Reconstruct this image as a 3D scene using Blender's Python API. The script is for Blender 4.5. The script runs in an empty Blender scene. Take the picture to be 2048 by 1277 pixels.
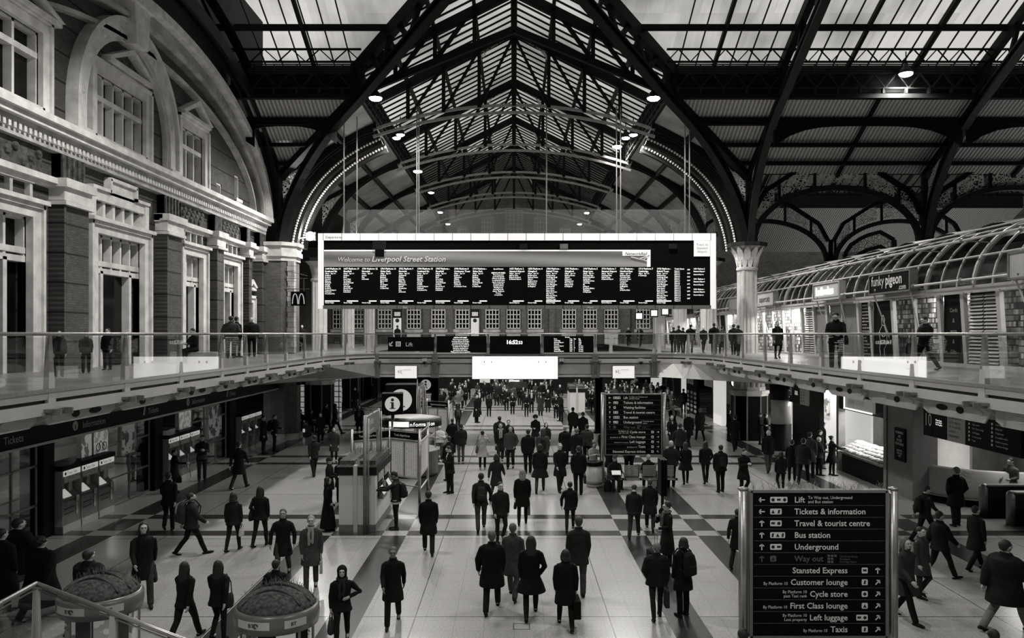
import bpy, bmesh, math, random
from math import sin, cos, pi, radians, sqrt, atan2, hypot
from mathutils import Vector, Matrix
random.seed(7)
C = bpy.context.scene
COL = C.collection
EYE = 6.0            # camera height above the concourse floor
FPX = 1600.0         # focal length in pixels of the 2048 wide frame
UP = 4.87            # upper walkway level
# ---------------------------------------------------------------- camera
cam_d = bpy.data.cameras.new('camera')
cam = bpy.data.objects.new('camera', cam_d)
COL.objects.link(cam)
cam.location = (0, 0, EYE)
cam.rotation_euler = (pi / 2, 0, 0)
cam_d.sensor_width = 36
cam_d.lens = 36 * FPX / 2048
cam_d.shift_x = -4 / 2048
cam_d.shift_y = 29.5 / 2048
cam_d.clip_end = 400
cam_d.clip_start = 0.1
C.camera = cam
# ---------------------------------------------------------------- look
C.view_settings.view_transform = 'Standard'
C.view_settings.look = 'None'
C.view_settings.gamma = 1
C.view_settings.use_curve_mapping = False
C.view_settings.exposure = 0.15
C.cycles.max_bounces = 8
C.cycles.transparent_max_bounces = 24
C.cycles.diffuse_bounces = 3
C.cycles.glossy_bounces = 3
C.cycles.caustics_reflective = False
C.cycles.caustics_refractive = False
C.cycles.use_denoising = True
C.cycles.sample_clamp_indirect = 4.0
# ---------------------------------------------------------------- dusk sky
w = bpy.data.worlds.new('dusk_sky')
C.world = w
w.use_nodes = True
nt = w.node_tree
for n_ in list(nt.nodes):
 nt.nodes.remove(n_)
bgn = nt.nodes.new('ShaderNodeBackground')
outn = nt.nodes.new('ShaderNodeOutputWorld')
noi = nt.nodes.new('ShaderNodeTexNoise')
noi.inputs['Scale'].default_value = 2.2
noi.inputs['Detail'].default_value = 3
rmp = nt.nodes.new('ShaderNodeValToRGB')
rmp.color_ramp.elements[0].position = 0.3
rmp.color_ramp.elements[0].color = (0.50, 0.495, 0.48, 1)
rmp.color_ramp.elements[1].position = 0.75
rmp.color_ramp.elements[1].color = (0.80, 0.79, 0.77, 1)
nt.links.new(noi.outputs['Fac'], rmp.inputs['Fac'])
nt.links.new(rmp.outputs['Color'], bgn.inputs['Color'])
bgn.inputs['Strength'].default_value = 0.95
nt.links.new(bgn.outputs['Background'], outn.inputs['Surface'])
def lamp(name, kind, loc, energy, size=0.3, rot=(0, 0, 0), spot=150, blend=0.6, parent=None, size_y=None):
 d = bpy.data.lights.new(name, kind)
 d.energy = energy
 if kind == 'SPOT':
  d.spot_size = radians(spot)
  d.spot_blend = blend
  d.shadow_soft_size = size
 elif kind == 'AREA':
  d.size = size
  if size_y:
   d.shape = 'RECTANGLE'
   d.size_y = size_y
 else:
  d.shadow_soft_size = size
 d.color = (1, 0.985, 0.95)
 o = bpy.data.objects.new(name, d)
 COL.objects.link(o)
 o.location = loc
 o.rotation_euler = rot
 if parent:
  o.parent = parent
 return o
# ---------------------------------------------------------------- helpers
def floor_pt(px, py, z=0.0):
 """the point of a level surface seen at a pixel of the photograph"""
 Y = FPX * (EYE - z) / (py - 668.0)
 return Vector(((px - 1028.0) * Y / FPX, Y, z))
def at(px, py, Y):
 return Vector(((px - 1028.0) * Y / FPX, Y, EYE - (py - 668.0) * Y / FPX))
class MB:
 """collects faces for one mesh"""
 def __init__(self):
  self.v = []
  self.f = []
  self.smooth = False
 def add(self, vs, fs):
  b = len(self.v)
  self.v += [tuple(p) for p in vs]
  self.f += [tuple(i + b for i in f) for f in fs]
  return self
 def box(self, x0, x1, y0, y1, z0, z1):
  v = [(x0, y0, z0), (x1, y0, z0), (x1, y1, z0), (x0, y1, z0), (x0, y0, z1), (x1, y0, z1), (x1, y1, z1), (x0, y1, z1)]
  return self.add(v, [(0, 3, 2, 1), (4, 5, 6, 7), (0, 1, 5, 4), (1, 2, 6, 5), (2, 3, 7, 6), (3, 0, 4, 7)])
 def quad(self, a, b, c, d):
  return self.add([a, b, c, d], [(0, 1, 2, 3)])
 def poly(self, pts):
  return self.add(pts, [tuple(range(len(pts)))])
 def bar(self, p, q, w, h=None, up=(0, 0, 1)):
  """a straight bar of section w x h between two points"""
  p, q, up = Vector(p), Vector(q), Vector(up)
  h = w if h is None else h
  d = (q - p)
  if d.length < 1e-6:
   return self
  d.normalize()
  s = d.cross(up)
  if s.length < 1e-4:
   s = d.cross(Vector((1, 0, 0)))
  s.normalize()
  u = s.cross(d)
  s *= w / 2
  u *= h / 2
  v = [p - s - u, p + s - u, p + s + u, p - s + u, q - s - u, q + s - u, q + s + u, q - s + u]
  return self.add(v, [(0, 3, 2, 1), (4, 5, 6, 7), (0, 1, 5, 4), (1, 2, 6, 5), (2, 3, 7, 6), (3, 0, 4, 7)])
 def prism(self, pts, vec):
  """a polygon extruded along a vector"""
  n = len(pts)
  vec = Vector(vec)
  a = [Vector(p) for p in pts]
  b = [p + vec for p in a]
  return self.add(a + b, [tuple(range(n))[::-1], tuple(range(n, 2 * n))] + [(i, (i + 1) % n, n + (i + 1) % n, n + i) for i in range(n)])
 def sweep(self, path, sect, up=(0, 0, 1), close=False):
  """a closed 2D section [(side, up)] carried along a path with a fixed up vector"""
  path = [Vector(p) for p in path]
  up = Vector(up)
  n, m = len(path), len(sect)
  vs = []
  for i, p in enumerate(path):
   if close:
    d = path[(i + 1) % n] - path[i - 1]
   else:
    d = path[min(i + 1, n - 1)] - path[max(i - 1, 0)]
   d.normalize()
   s = d.cross(up)
   if s.length < 1e-4:
    s = Vector((1, 0, 0))
   s.normalize()
   u = s.cross(d).normalized()
   vs += [p + s * a + u * b for a, b in sect]
  fs = []
  for i in range(n if close else n - 1):
   j = (i + 1) % n
   for k in range(m):
    l = (k + 1) % m
    fs.append((i * m + k, i * m + l, j * m + l, j * m + k))
  if not close:
   fs.append(tuple(range(m))[::-1])
   fs.append(tuple((n - 1) * m + k for k in range(m)))
  return self.add(vs, fs)
 def tube(self, path, r, n=8):
  rr = r if isinstance(r, (list, tuple)) else [r] * len(path)
  path = [Vector(p) for p in path]
  vs = []
  prev = None
  for i, p in enumerate(path):
   d = (path[min(i + 1, len(path) - 1)] - path[max(i - 1, 0)])
   if d.length < 1e-7:
    d = Vector((0, 0, 1))
   d.normalize()
   if prev is None:
    s = d.cross(Vector((0, 0, 1)))
    if s.length < 0.05:
     s = d.cross(Vector((0, 1, 0)))
   else:
    s = prev - d * prev.dot(d)
   s.normalize()
   prev = s
   u = s.cross(d)
   vs += [p + (s * cos(2 * pi * k / n) + u * sin(2 * pi * k / n)) * rr[i] for k in range(n)]
  fs = []
  for i in range(len(path) - 1):
   for k in range(n):
    l = (k + 1) % n
    fs.append((i * n + k, i * n + l, (i + 1) * n + l, (i + 1) * n + k))
  fs.append(tuple(range(n))[::-1])
  fs.append(tuple((len(path) - 1) * n + k for k in range(n)))
  return self.add(vs, fs)
 def lathe(self, prof, c=(0, 0, 0), n=24, a0=0.0, a1=2 * pi, sx=1.0, sy=1.0):
  """profile [(r, z)] turned about the z axis"""
  full = abs(a1 - a0 - 2 * pi) < 1e-6
  m = n if full else n + 1
  vs = []
  for r, z in prof:
   for k in range(m):
    a = a0 + (a1 - a0) * k / n
    vs.append((c[0] + r * cos(a) * sx, c[1] + r * sin(a) * sy, c[2] + z))
  fs = []
  for i in range(len(prof) - 1):
   for k in range(n):
    l = (k + 1) % m
    fs.append((i * m + k, i * m + l, (i + 1) * m + l, (i + 1) * m + k))
  if full:
   if prof[0][0] > 1e-6:
    fs.append(tuple(range(m))[::-1])
   if prof[-1][0] > 1e-6:
    fs.append(tuple((len(prof) - 1) * m + k for k in range(m)))
  return self.add(vs, fs)
 def ball(self, c, rx, ry=None, rz=None, n=8, m=6):
  ry = rx if ry is None else ry
  rz = rx if rz is None else rz
  prof = [(cos(-pi / 2 + pi * i / m), sin(-pi / 2 + pi * i / m)) for i in range(m + 1)]
  vs, fs = [], []
  for r, z in prof:
   for k in range(n):
    a = 2 * pi * k / n
    vs.append((c[0] + rx * r * cos(a), c[1] + ry * r * sin(a), c[2] + rz * z))
  for i in range(m):
   for k in range(n):
    l = (k + 1) % n
    fs.append((i * n + k, i * n + l, (i + 1) * n + l, (i + 1) * n + k))
  return self.add(vs, fs)
 def mesh(self, name, smooth=False):
  me = bpy.data.meshes.new(name)
  me.from_pydata([tuple(v) for v in self.v], [], self.f)
  if smooth:
   me.polygons.foreach_set('use_smooth', [True] * len(me.polygons))
  me.validate()
  me.update()
  return me
 def obj(self, name, mat, parent=None, smooth=False, label=None):
  me = self.mesh(name, smooth)
  if mat:
   me.materials.append(mat)
  o = bpy.data.objects.new(name, me)
  COL.objects.link(o)
  if parent is not None:
   o.parent = parent
  if label:
   o['label'] = label
  return o
def local(o, parent):
 """keep a mesh written in world coordinates in place under a moved parent"""
 o.parent = parent
 o.matrix_parent_inverse = parent.matrix_basis.inverted()
 return o
def tag(o, label, cat=None, group=None, kind=None):
 o['label'] = label
 if cat:
  o['category'] = cat
 if group:
  o['group'] = group
 if kind:
  o['kind'] = kind
 return o
def thing(name, label, cat, loc=(0, 0, 0), rz=0.0, group=None):
 o = bpy.data.objects.new(name, None)
 COL.objects.link(o)
 o.empty_display_size = 0.2
 o.location = loc
 o.rotation_euler = (0, 0, rz)
 tag(o, label, cat, group)
 return o
def struct(o, label=None):
 o['kind'] = 'structure'
 if label:
  o['label'] = label
 return o
def copy_tree(o, parent=None, name=None):
 c = o.copy()
 COL.objects.link(c)
 if parent is not None:
  c.parent = parent
 for ch in o.children:
  copy_tree(ch, c)
 return c
# ---------------------------------------------------------------- materials
MATS = {}
def mat(name, g=0.5, rough=0.6, metal=0.0, tint=(1.0, 0.985, 0.955), noise=0.0, scale=6.0, bump=0.0, spec=0.5, detail=4):
 """a grey surface whose tone varies with a noise of its own"""
 if name in MATS:
  return MATS[name]
 m = bpy.data.materials.new(name)
 m.use_nodes = True
 t = m.node_tree
 b = t.nodes['Principled BSDF']
 b.inputs['Roughness'].default_value = rough
 b.inputs['Metallic'].default_value = metal
 b.inputs['Specular IOR Level'].default_value = spec
 b.inputs['Base Color'].default_value = (g * tint[0], g * tint[1], g * tint[2], 1)
 if noise > 0 or bump > 0:
  tc = t.nodes.new('ShaderNodeTexCoord')
  nz = t.nodes.new('ShaderNodeTexNoise')
  nz.inputs['Scale'].default_value = scale
  nz.inputs['Detail'].default_value = detail
  t.links.new(tc.outputs['Object'], nz.inputs['Vector'])
  if noise > 0:
   r = t.nodes.new('ShaderNodeValToRGB')
   r.color_ramp.elements[0].position = 0.3
   r.color_ramp.elements[1].position = 0.72
   lo, hi = g * (1 - noise), g * (1 + noise)
   r.color_ramp.elements[0].color = (lo * tint[0], lo * tint[1], lo * tint[2], 1)
   r.color_ramp.elements[1].color = (hi * tint[0], hi * tint[1], hi * tint[2], 1)
   t.links.new(nz.outputs['Fac'], r.inputs['Fac'])
   t.links.new(r.outputs['Color'], b.inputs['Base Color'])
  if bump > 0:
   bp = t.nodes.new('ShaderNodeBump')
   bp.inputs['Strength'].default_value = bump
   bp.inputs['Distance'].default_value = 0.02
   t.links.new(nz.outputs['Fac'], bp.inputs['Height'])
   t.links.new(bp.outputs['Normal'], b.inputs['Normal'])
 MATS[name] = m
 return m
def emis(name, g=1.0, strength=1.0, tint=(1, 0.985, 0.955)):
 if name in MATS:
  return MATS[name]
 m = bpy.data.materials.new(name)
 m.use_nodes = True
 b = m.node_tree.nodes['Principled BSDF']
 b.inputs['Base Color'].default_value = (g * tint[0] * .8, g * tint[1] * .8, g * tint[2] * .8, 1)
 b.inputs['Emission Color'].default_value = (g * tint[0], g * tint[1], g * tint[2], 1)
 b.inputs['Emission Strength'].default_value = strength
 MATS[name] = m
 return m
class NT:
 """small helper for writing node trees"""
 def __init__(self, name):
  self.m = bpy.data.materials.new(name)
  self.m.use_nodes = True
  self.t = self.m.node_tree
  self.b = self.t.nodes['Principled BSDF']
  self.o = self.t.nodes['Material Output']
  MATS[name] = self.m
 def n(self, kind, **kw):
  x = self.t.nodes.new(kind)
  for k, v in kw.items():
   setattr(x, k, v)
  return x
 def l(self, a, b):
  self.t.links.new(a, b)
 def math(self, op, a, b=None, c=None):
  x = self.t.nodes.new('ShaderNodeMath')
  x.operation = op
  for i, v in enumerate((a, b, c)):
   if v is None:
    continue
   if isinstance(v, (int, float)):
    x.inputs[i].default_value = v
   else:
    self.l(v, x.inputs[i])
  return x.outputs[0]
 def pos(self):
  g = self.t.nodes.new('ShaderNodeNewGeometry')
  s = self.t.nodes.new('ShaderNodeSeparateXYZ')
  self.l(g.outputs['Position'], s.inputs[0])
  return s.outputs
 def mix(self, fac, a, b):
  x = self.t.nodes.new('ShaderNodeMix')
  x.data_type = 'RGBA'
  if isinstance(fac, (int, float)):
   x.inputs[0].default_value = fac
  else:
   self.l(fac, x.inputs[0])
  for i, v in ((6, a), (7, b)):
   if isinstance(v, (int, float)):
    x.inputs[i].default_value = (v, v * .985, v * .955, 1)
   else:
    self.l(v, x.inputs[i])
  return x.outputs[2]
 def noise(self, scale, detail=3, vec=None):
  x = self.t.nodes.new('ShaderNodeTexNoise')
  x.inputs['Scale'].default_value = scale
  x.inputs['Detail'].default_value = detail
  if vec is not None:
   self.l(vec, x.inputs['Vector'])
  else:
   g = self.t.nodes.new('ShaderNodeNewGeometry')
   self.l(g.outputs['Position'], x.inputs['Vector'])
  return x.outputs['Fac']
def in_band(N, v, a, b):
 return N.math('MULTIPLY', N.math('GREATER_THAN', v, a), N.math('LESS_THAN', v, b))
def floor_material():
 N = NT('terrazzo_floor')
 X, Y, Z = N.pos()
 ax = N.math('ABSOLUTE', X)
 L = in_band(N, ax, 3.2, 3.93)
 L = N.math('MAXIMUM', L, in_band(N, ax, 5.45, 6.15))
 L = N.math('MAXIMUM', L, in_band(N, ax, 11.9, 12.75))
 ym = N.math('MODULO', N.math('ADD', Y, 100 * 12.9 - 23.75), 12.9)
 T = N.math('MAXIMUM', in_band(N, ym, 0, 0.6), in_band(N, ym, 2.15, 2.75))
 G = N.math('ABSOLUTE', N.math('SUBTRACT', L, T))
 def joint(v, period, off, wd):
  k = N.math('MODULO', N.math('ADD', v, 1000 * period - off), period)
  return N.math('LESS_THAN', k, wd)
 big = N.math('MAXIMUM', joint(Y, 6.45, 16.93, 0.03), joint(X, 4.1, 2.0, 0.022))
 fine = N.math('MAXIMUM', joint(Y, 0.645, 0.0, 0.012), joint(X, 0.62, 0.0, 0.01))
 speck = N.noise(26, 6)
 patch = N.noise(0.25, 1)
 light = N.mix(speck, 0.10, 0.58)
 light2 = N.mix(patch, 0.32, 0.42)
 lt = N.n('ShaderNodeMix', data_type='RGBA', blend_type='MIX')
 lt.inputs[0].default_value = 0.2
 N.l(light, lt.inputs[6]); N.l(light2, lt.inputs[7])
 dark = N.mix(speck, 0.018, 0.05)
 c = N.mix(G, lt.outputs[2], dark)
 c = N.mix(N.math('MULTIPLY', fine, 0.35), c, 0.05)
 c = N.mix(big, c, 0.02)
 N.l(c, N.b.inputs['Base Color'])
 r = N.math('MULTIPLY_ADD', speck, 0.08, 0.19)
 N.l(r, N.b.inputs['Roughness'])
 N.b.inputs['Specular IOR Level'].default_value = 0.5
 return N.m
def brick_material(name, g1, g2, mortar, plane='YZ', scale=1.0, groove=0.0, groove_off=0.0):
 N = NT(name)
 X, Y, Z = N.pos()
 cb = N.n('ShaderNodeCombineXYZ')
 u = {'YZ': Y, 'XZ': X, 'SUM': N.math('ADD', X, Y)}[plane]
 N.l(u, cb.inputs[0]); N.l(Z, cb.inputs[1])
 br = N.n('ShaderNodeTexBrick')
 br.inputs['Scale'].default_value = scale
 br.inputs['Brick Width'].default_value = 0.23
 br.inputs['Row Height'].default_value = 0.076
 br.inputs['Mortar Size'].default_value = 0.007
 for i, v in (('Color1', g1), ('Color2', g2), ('Mortar', mortar)):
  br.inputs[i].default_value = (v, v * .985, v * .955, 1)
 N.l(cb.outputs[0], br.inputs['Vector'])
 nz = N.noise(1.3, 5)
 c = N.n('ShaderNodeMix', data_type='RGBA', blend_type='MULTIPLY')
 c.inputs[0].default_value = 0.8
 N.l(br.outputs['Color'], c.inputs[6])
 N.l(N.mix(nz, 0.4, 1.4), c.inputs[7])
 out = c.outputs[2]
 if groove:
  k = N.math('MODULO', N.math('ADD', Z, 10 * groove - groove_off), groove)
  out = N.mix(N.math('LESS_THAN', k, 0.06), out, g1 * 0.08)
 N.l(out, N.b.inputs['Base Color'])
 N.b.inputs['Roughness'].default_value = 0.85
 return N.m
def roof_glass_material(name, axis, step=0.87, off=0.0):
 """dirty roof panes: each pane lets through its own share of the sky"""
 N = NT(name)
 X, Y, Z = N.pos()
 u, v = (X, Y) if axis == 'X' else (Y, X)
 cell = N.n('ShaderNodeCombineXYZ')
 N.l(N.math('FLOOR', N.math('DIVIDE', N.math('SUBTRACT', u, off), step)), cell.inputs[0])
 N.l(N.math('FLOOR', N.math('DIVIDE', v, 2.2)), cell.inputs[1])
 wn = N.n('ShaderNodeTexWhiteNoise')
 N.l(cell.outputs[0], wn.inputs['Vector'])
 big = N.noise(0.16, 3)
 st = N.n('ShaderNodeMapping')
 g = N.n('ShaderNodeNewGeometry')
 N.l(g.outputs['Position'], st.inputs['Vector'])
 st.inputs['Scale'].default_value = (3.5, 0.5, 0.5) if axis == 'X' else (0.5, 3.5, 0.5)
 streak = N.noise(1.0, 4, st.outputs[0])
 a = N.math('MULTIPLY_ADD', wn.outputs['Value'], 0.25, 0.62)
 b = N.math('MULTIPLY_ADD', streak, 0.45, 0.12)
 d = N.math('MULTIPLY_ADD', big, 2.2, -0.42)
 k = N.math('MULTIPLY', N.math('ADD', a, b), N.math('MINIMUM', N.math('MAXIMUM', d, 0.34), 1.0))
 k = N.math('MINIMUM', k, 0.95)
 tr = N.n('ShaderNodeBsdfTransparent')
 cc = N.mix(k, 0.02, 1.0)
 N.l(cc, tr.inputs['Color'])
 gl = N.n('ShaderNodeBsdfGlossy')
 gl.inputs['Color'].default_value = (.3, .3, .3, 1)
 gl.inputs['Roughness'].default_value = 0.3
 ms = N.n('ShaderNodeMixShader')
 ms.inputs[0].default_value = 0.06
 N.l(tr.outputs[0], ms.inputs[1]); N.l(gl.outputs[0], ms.inputs[2])
 N.l(ms.outputs[0], N.o.inputs['Surface'])
 return N.m
def clear_glass_material(name, tintv=0.85, refl=0.10, rough=0.02, most=0.25):
 N = NT(name)
 tr = N.n('ShaderNodeBsdfTransparent')
 tr.inputs['Color'].default_value = (tintv, tintv, tintv, 1)
 gl = N.n('ShaderNodeBsdfGlossy')
 gl.inputs['Color'].default_value = (.9, .9, .9, 1)
 gl.inputs['Roughness'].default_value = rough
 fr = N.n('ShaderNodeFresnel')
 fr.inputs['IOR'].default_value = 1.45
 ms = N.n('ShaderNodeMixShader')
 N.l(N.math('MINIMUM', N.math('ADD', fr.outputs[0], refl), most), ms.inputs[0])
 N.l(tr.outputs[0], ms.inputs[1]); N.l(gl.outputs[0], ms.inputs[2])
 N.l(ms.outputs[0], N.o.inputs['Surface'])
 return N.m
def tracery_material(name, g=0.35, scale=7.0, cut=0.09):
 """cast iron scroll work with open holes"""
 N = NT(name)
 tc = N.n('ShaderNodeTexCoord')
 vo = N.n('ShaderNodeTexVoronoi', feature='DISTANCE_TO_EDGE')
 vo.inputs['Scale'].default_value = scale
 N.l(tc.outputs['Object'], vo.inputs['Vector'])
 v2 = N.n('ShaderNodeTexVoronoi', feature='F1')
 v2.inputs['Scale'].default_value = scale
 N.l(tc.outputs['Object'], v2.inputs['Vector'])
 ring = N.math('LESS_THAN', N.math('ABSOLUTE', N.math('SUBTRACT', v2.outputs['Distance'], 0.33)), 0.07)
 m = N.math('MAXIMUM', N.math('LESS_THAN', vo.outputs['Distance'], cut), ring)
 tr = N.n('ShaderNodeBsdfTransparent')
 ms = N.n('ShaderNodeMixShader')
 N.l(m, ms.inputs[0])
 N.l(tr.outputs[0], ms.inputs[1]); N.l(N.b.outputs[0], ms.inputs[2])
 N.l(ms.outputs[0], N.o.inputs['Surface'])
 N.b.inputs['Base Color'].default_value = (g, g * .985, g * .955, 1)
 N.b.inputs['Roughness'].default_value = 0.5
 return N.m
def corrugated_material(name, g, axis='X', pitch=0.2):
 N = NT(name)
 X, Y, Z = N.pos()
 u = X if axis == 'X' else Y
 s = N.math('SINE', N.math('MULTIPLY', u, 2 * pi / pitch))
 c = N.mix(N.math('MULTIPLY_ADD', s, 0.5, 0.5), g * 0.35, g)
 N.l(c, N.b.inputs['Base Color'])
 bp = N.n('ShaderNodeBump')
 bp.inputs['Distance'].default_value = 0.03
 N.l(s, bp.inputs['Height'])
 N.l(bp.outputs[0], N.b.inputs['Normal'])
 N.b.inputs['Roughness'].default_value = 0.6
 return N.m
def netting_material(name, g=0.22, cell=0.12, open_=0.62):
 N = NT(name)
 X, Y, Z = N.pos()
 def grid(v):
  k = N.math('MODULO', N.math('ADD', v, 100.0), cell)
  return N.math('LESS_THAN', k, cell * (1 - open_))
 m = N.math('MAXIMUM', grid(X), grid(Z))
 tr = N.n('ShaderNodeBsdfTransparent')
 ms = N.n('ShaderNodeMixShader')
 N.l(m, ms.inputs[0])
 N.l(tr.outputs[0], ms.inputs[1]); N.l(N.b.outputs[0], ms.inputs[2])
 N.l(ms.outputs[0], N.o.inputs['Surface'])
 N.b.inputs['Base Color'].default_value = (g, g, g, 1)
 return N.m
M_FLOOR = floor_material()
M_BRICK = brick_material('brick_wall', 0.07, 0.11, 0.045, 'YZ', groove=0.92, groove_off=0.2)
M_BRICKX = brick_material('brick_end', 0.10, 0.16, 0.07, 'XZ')
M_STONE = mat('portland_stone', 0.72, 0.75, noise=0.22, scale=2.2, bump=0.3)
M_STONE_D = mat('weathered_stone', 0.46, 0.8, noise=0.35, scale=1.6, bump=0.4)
M_CARVE = mat('carved_panel', 0.07, 0.8, noise=0.75, scale=5.5, bump=1.0)
M_IRON = mat('painted_iron', 0.007, 0.6, noise=0.3, scale=3, spec=0.12)
M_IRON_L = mat('riveted_iron', 0.02, 0.5, noise=0.3, scale=4, spec=0.2)
M_IRON_P = mat('pale_iron', 0.30, 0.5, noise=0.2, scale=4)
M_TRAC = tracery_material('iron_tracery', 0.65, 3.6, 0.09)
M_TRAC_L = tracery_material('lit_tracery', 0.6, 3.2, 0.08)
M_GLX = roof_glass_material('transept_glass', 'X', 0.87, 0.0)
M_GLY = roof_glass_material('nave_glass', 'Y', 0.87, 0.5)
M_DECKX = corrugated_material('corrugated_deck', 0.6, 'X', 0.21)
M_DECKY = mat('nave_deck', 0.26, 0.6, noise=0.3, scale=0.8)
M_STEEL = mat('brushed_steel', 0.36, 0.34, metal=0.8, noise=0.12, scale=9)
M_STEEL_D = mat('dull_steel', 0.22, 0.45, metal=0.6, noise=0.15, scale=5)
M_PANEL = mat('grey_cladding', 0.42, 0.5, noise=0.1, scale=3)
M_PANEL_L = mat('pale_cladding', 0.46, 0.45, noise=0.08, scale=3)
M_BLACK = mat('black_panel', 0.003, 0.5, noise=0.2, scale=5, spec=0.08)
M_DARK = mat('dark_metal', 0.012, 0.5, noise=0.3, scale=5, spec=0.15)
M_GREY = mat('mid_grey_panel', 0.16, 0.5, noise=0.15, scale=5)
M_WHITE = mat('white_paint', 0.78, 0.5, noise=0.06, scale=4)
M_INK = mat('black_lettering', 0.01, 0.6, noise=0.1, scale=9)
M_SIGNW = mat('white_lettering', 0.75, 0.5, noise=0.04, scale=9)
M_SIGNG = mat('faded_lettering', 0.11, 0.5, noise=0.1, scale=9)
M_GLASS = clear_glass_material('balustrade_glass', 0.8, 0.02)
M_SHOPGL = clear_glass_material('shop_glass', 0.95, 0.0, 0.02, 0.07)
M_DOME = clear_glass_material('canopy_glass', 0.42, 0.02, 0.08, 0.11)
M_HALLGL = clear_glass_material('hall_glass', 0.7, 0.06, 0.04)
E_LAMP = emis('lamp_glow', 1.0, 40)
E_SCREEN = emis('billboard_glow', 1.0, 2.6)
E_LED = emis('led_text', 1.0, 1.3)
E_DIM = emis('dim_screen', 0.6, 0.9)
E_SHOP = emis('shop_light', 1.0, 7.0)
E_SIGN = emis('lit_sign', 0.9, 1.1)
E_BOX = emis('white_frame_lit', 0.62, 0.55)
FONT_CACHE = {}
def text_mesh(body, size, bold=0.0, shear=0.0, align='LEFT', res=2, space=1.0, lines=1.0, extr=0.0, wide=1.0):
 key = (body, size, bold, shear, align, res, space, lines, extr, wide)
 if key in FONT_CACHE:
  return FONT_CACHE[key]
 cu = bpy.data.curves.new('lettering', 'FONT')
 cu.body = body
 cu.size = size
 cu.offset = bold * size
 cu.shear = shear
 cu.align_x = align
 cu.resolution_u = res
 cu.space_character = space
 cu.space_line = lines
 cu.extrude = extr
 tmp = bpy.data.objects.new('tmp_text', cu)
 COL.objects.link(tmp)
 dg = bpy.context.evaluated_depsgraph_get()
 me = bpy.data.meshes.new_from_object(tmp.evaluated_get(dg))
 COL.objects.unlink(tmp)
 bpy.data.objects.remove(tmp)
 bpy.data.curves.remove(cu)
 if wide != 1.0:
  for v in me.vertices:
   v.co.x *= wide
 FONT_CACHE[key] = me
 return me
def text(body, size, loc, m, parent=None, face=(0, -1, 0), name='lettering', along=None, **kw):
 """flat lettering standing upright and facing a horizontal direction"""
 me = text_mesh(body, size, **kw).copy()
 me.materials.clear()
 me.materials.append(m)
 o = bpy.data.objects.new(name, me)
 COL.objects.link(o)
 f = Vector(face).normalized()
 u = Vector((0, 0, 1))
 r = u.cross(f).normalized()
 u = f.cross(r)
 M = Matrix(((r.x, u.x, f.x), (r.y, u.y, f.y), (r.z, u.z, f.z))).to_4x4()
 M.translation = Vector(loc)
 if parent is not None:
  o.parent = parent
  o.matrix_parent_inverse = parent.matrix_basis.inverted()
 o.matrix_basis = M
 return o
def wpart(mb, name, m, parent, smooth=False, label=None):
 """a part whose mesh is written in world coordinates"""
 o = mb.obj(name, m, None, smooth, label)
 return local(o, parent)
# =============================================================== concourse floor
mb = MB().box(-26, 30, 4, 96, -0.3, 0)
fl = struct(mb.obj('floor', M_FLOOR), 'pale speckled terrazzo concourse floor crossed by darker grey bands')
# =============================================================== upper walkways
XL, XR, YB = -8.9, 9.8, 42.5          # edges of the two side walkways and of the cross bridge
EL = [(XL, 4.0), (XL, 37.6), (-8.78, 38.8), (-8.45, 40.2), (-7.9, 41.5), (-7.34, YB)]
ER = [(XR, 4.0), (XR, 39.0), (9.65, 40.0), (9.2, 41.2), (8.4, 42.2), (7.46, YB)]
YBB = 48.0
mb = MB()
slab = [(x, y) for x, y in EL] + [(x, y) for x, y in ER[::-1]] + [(30, 4), (30, 92), (9.8, 92), (9.8, YBB), (-8.9, YBB), (-8.9, 92), (-26, 92), (-26, 4)]
me_pts = [(x, y, UP - 0.02) for x, y in slab]
wf = MB()
# top as strips so that the outline stays simple
wf.poly([(-26, 4, UP), (XL, 4, UP), (XL, 37.6, UP), (-8.78, 38.8, UP), (-8.45, 40.2, UP), (-7.9, 41.5, UP), (-7.34, YB, UP), (-7.34, YBB, UP), (-8.9, YBB, UP), (-8.9, 92, UP), (-26, 92, UP)])
wf.poly([(30, 4, UP), (30, 92, UP), (9.8, 92, UP), (9.8, YBB, UP), (7.46, YBB, UP), (7.46, YB, UP), (8.4, 42.2, UP), (9.2, 41.2, UP), (9.65, 40.0, UP), (XR, 39, UP), (XR, 4, UP)])
wf.quad((-7.34, YB, UP), (7.46, YB, UP), (7.46, YBB, UP), (-7.34, YBB, UP))
M_WALK = mat('walkway_paving', 0.22, 0.3, noise=0.25, scale=1.2)
up_floor = struct(wf.obj('floor_upper', M_WALK), 'grey paved floor of the upper walkways and bridge')
def edge_profile(name, pts, sect, m, parent, z=0.0):
 """sect (inward distance, height) swept along the walkway edge"""
 b = MB()
 b.sweep([(x, y, z) for x, y in pts], sect)
 return b.obj(name, m, parent)
# walkway edge: pale fascia with two shadow lines, on both sides and along the bridge
FULL = EL + [(x, y) for x, y in ER[::-1]]
edge = thing('walkway_edge', 'pale layered metal edge band running round the upper walkways and bridge', 'fascia', (0, 0, 0))
wpart(MB().sweep([(x, y, UP) for x, y in FULL], [(0, 0.02), (0, -0.13), (-0.3, -0.13), (-0.3, 0.02)]), 'top_strip', M_PANEL_L, edge)
wpart(MB().sweep([(x, y, UP) for x, y in FULL], [(-0.06, -0.13), (-0.06, -0.22), (-0.3, -0.22), (-0.3, -0.13)]), 'shadow_strip', M_DARK, edge)
wpart(MB().sweep([(x, y, UP) for x, y in FULL], [(0.02, -0.2), (0.02, -0.42), (-0.3, -0.42), (-0.3, -0.2)]), 'lower_strip', M_PANEL_L, edge)
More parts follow.
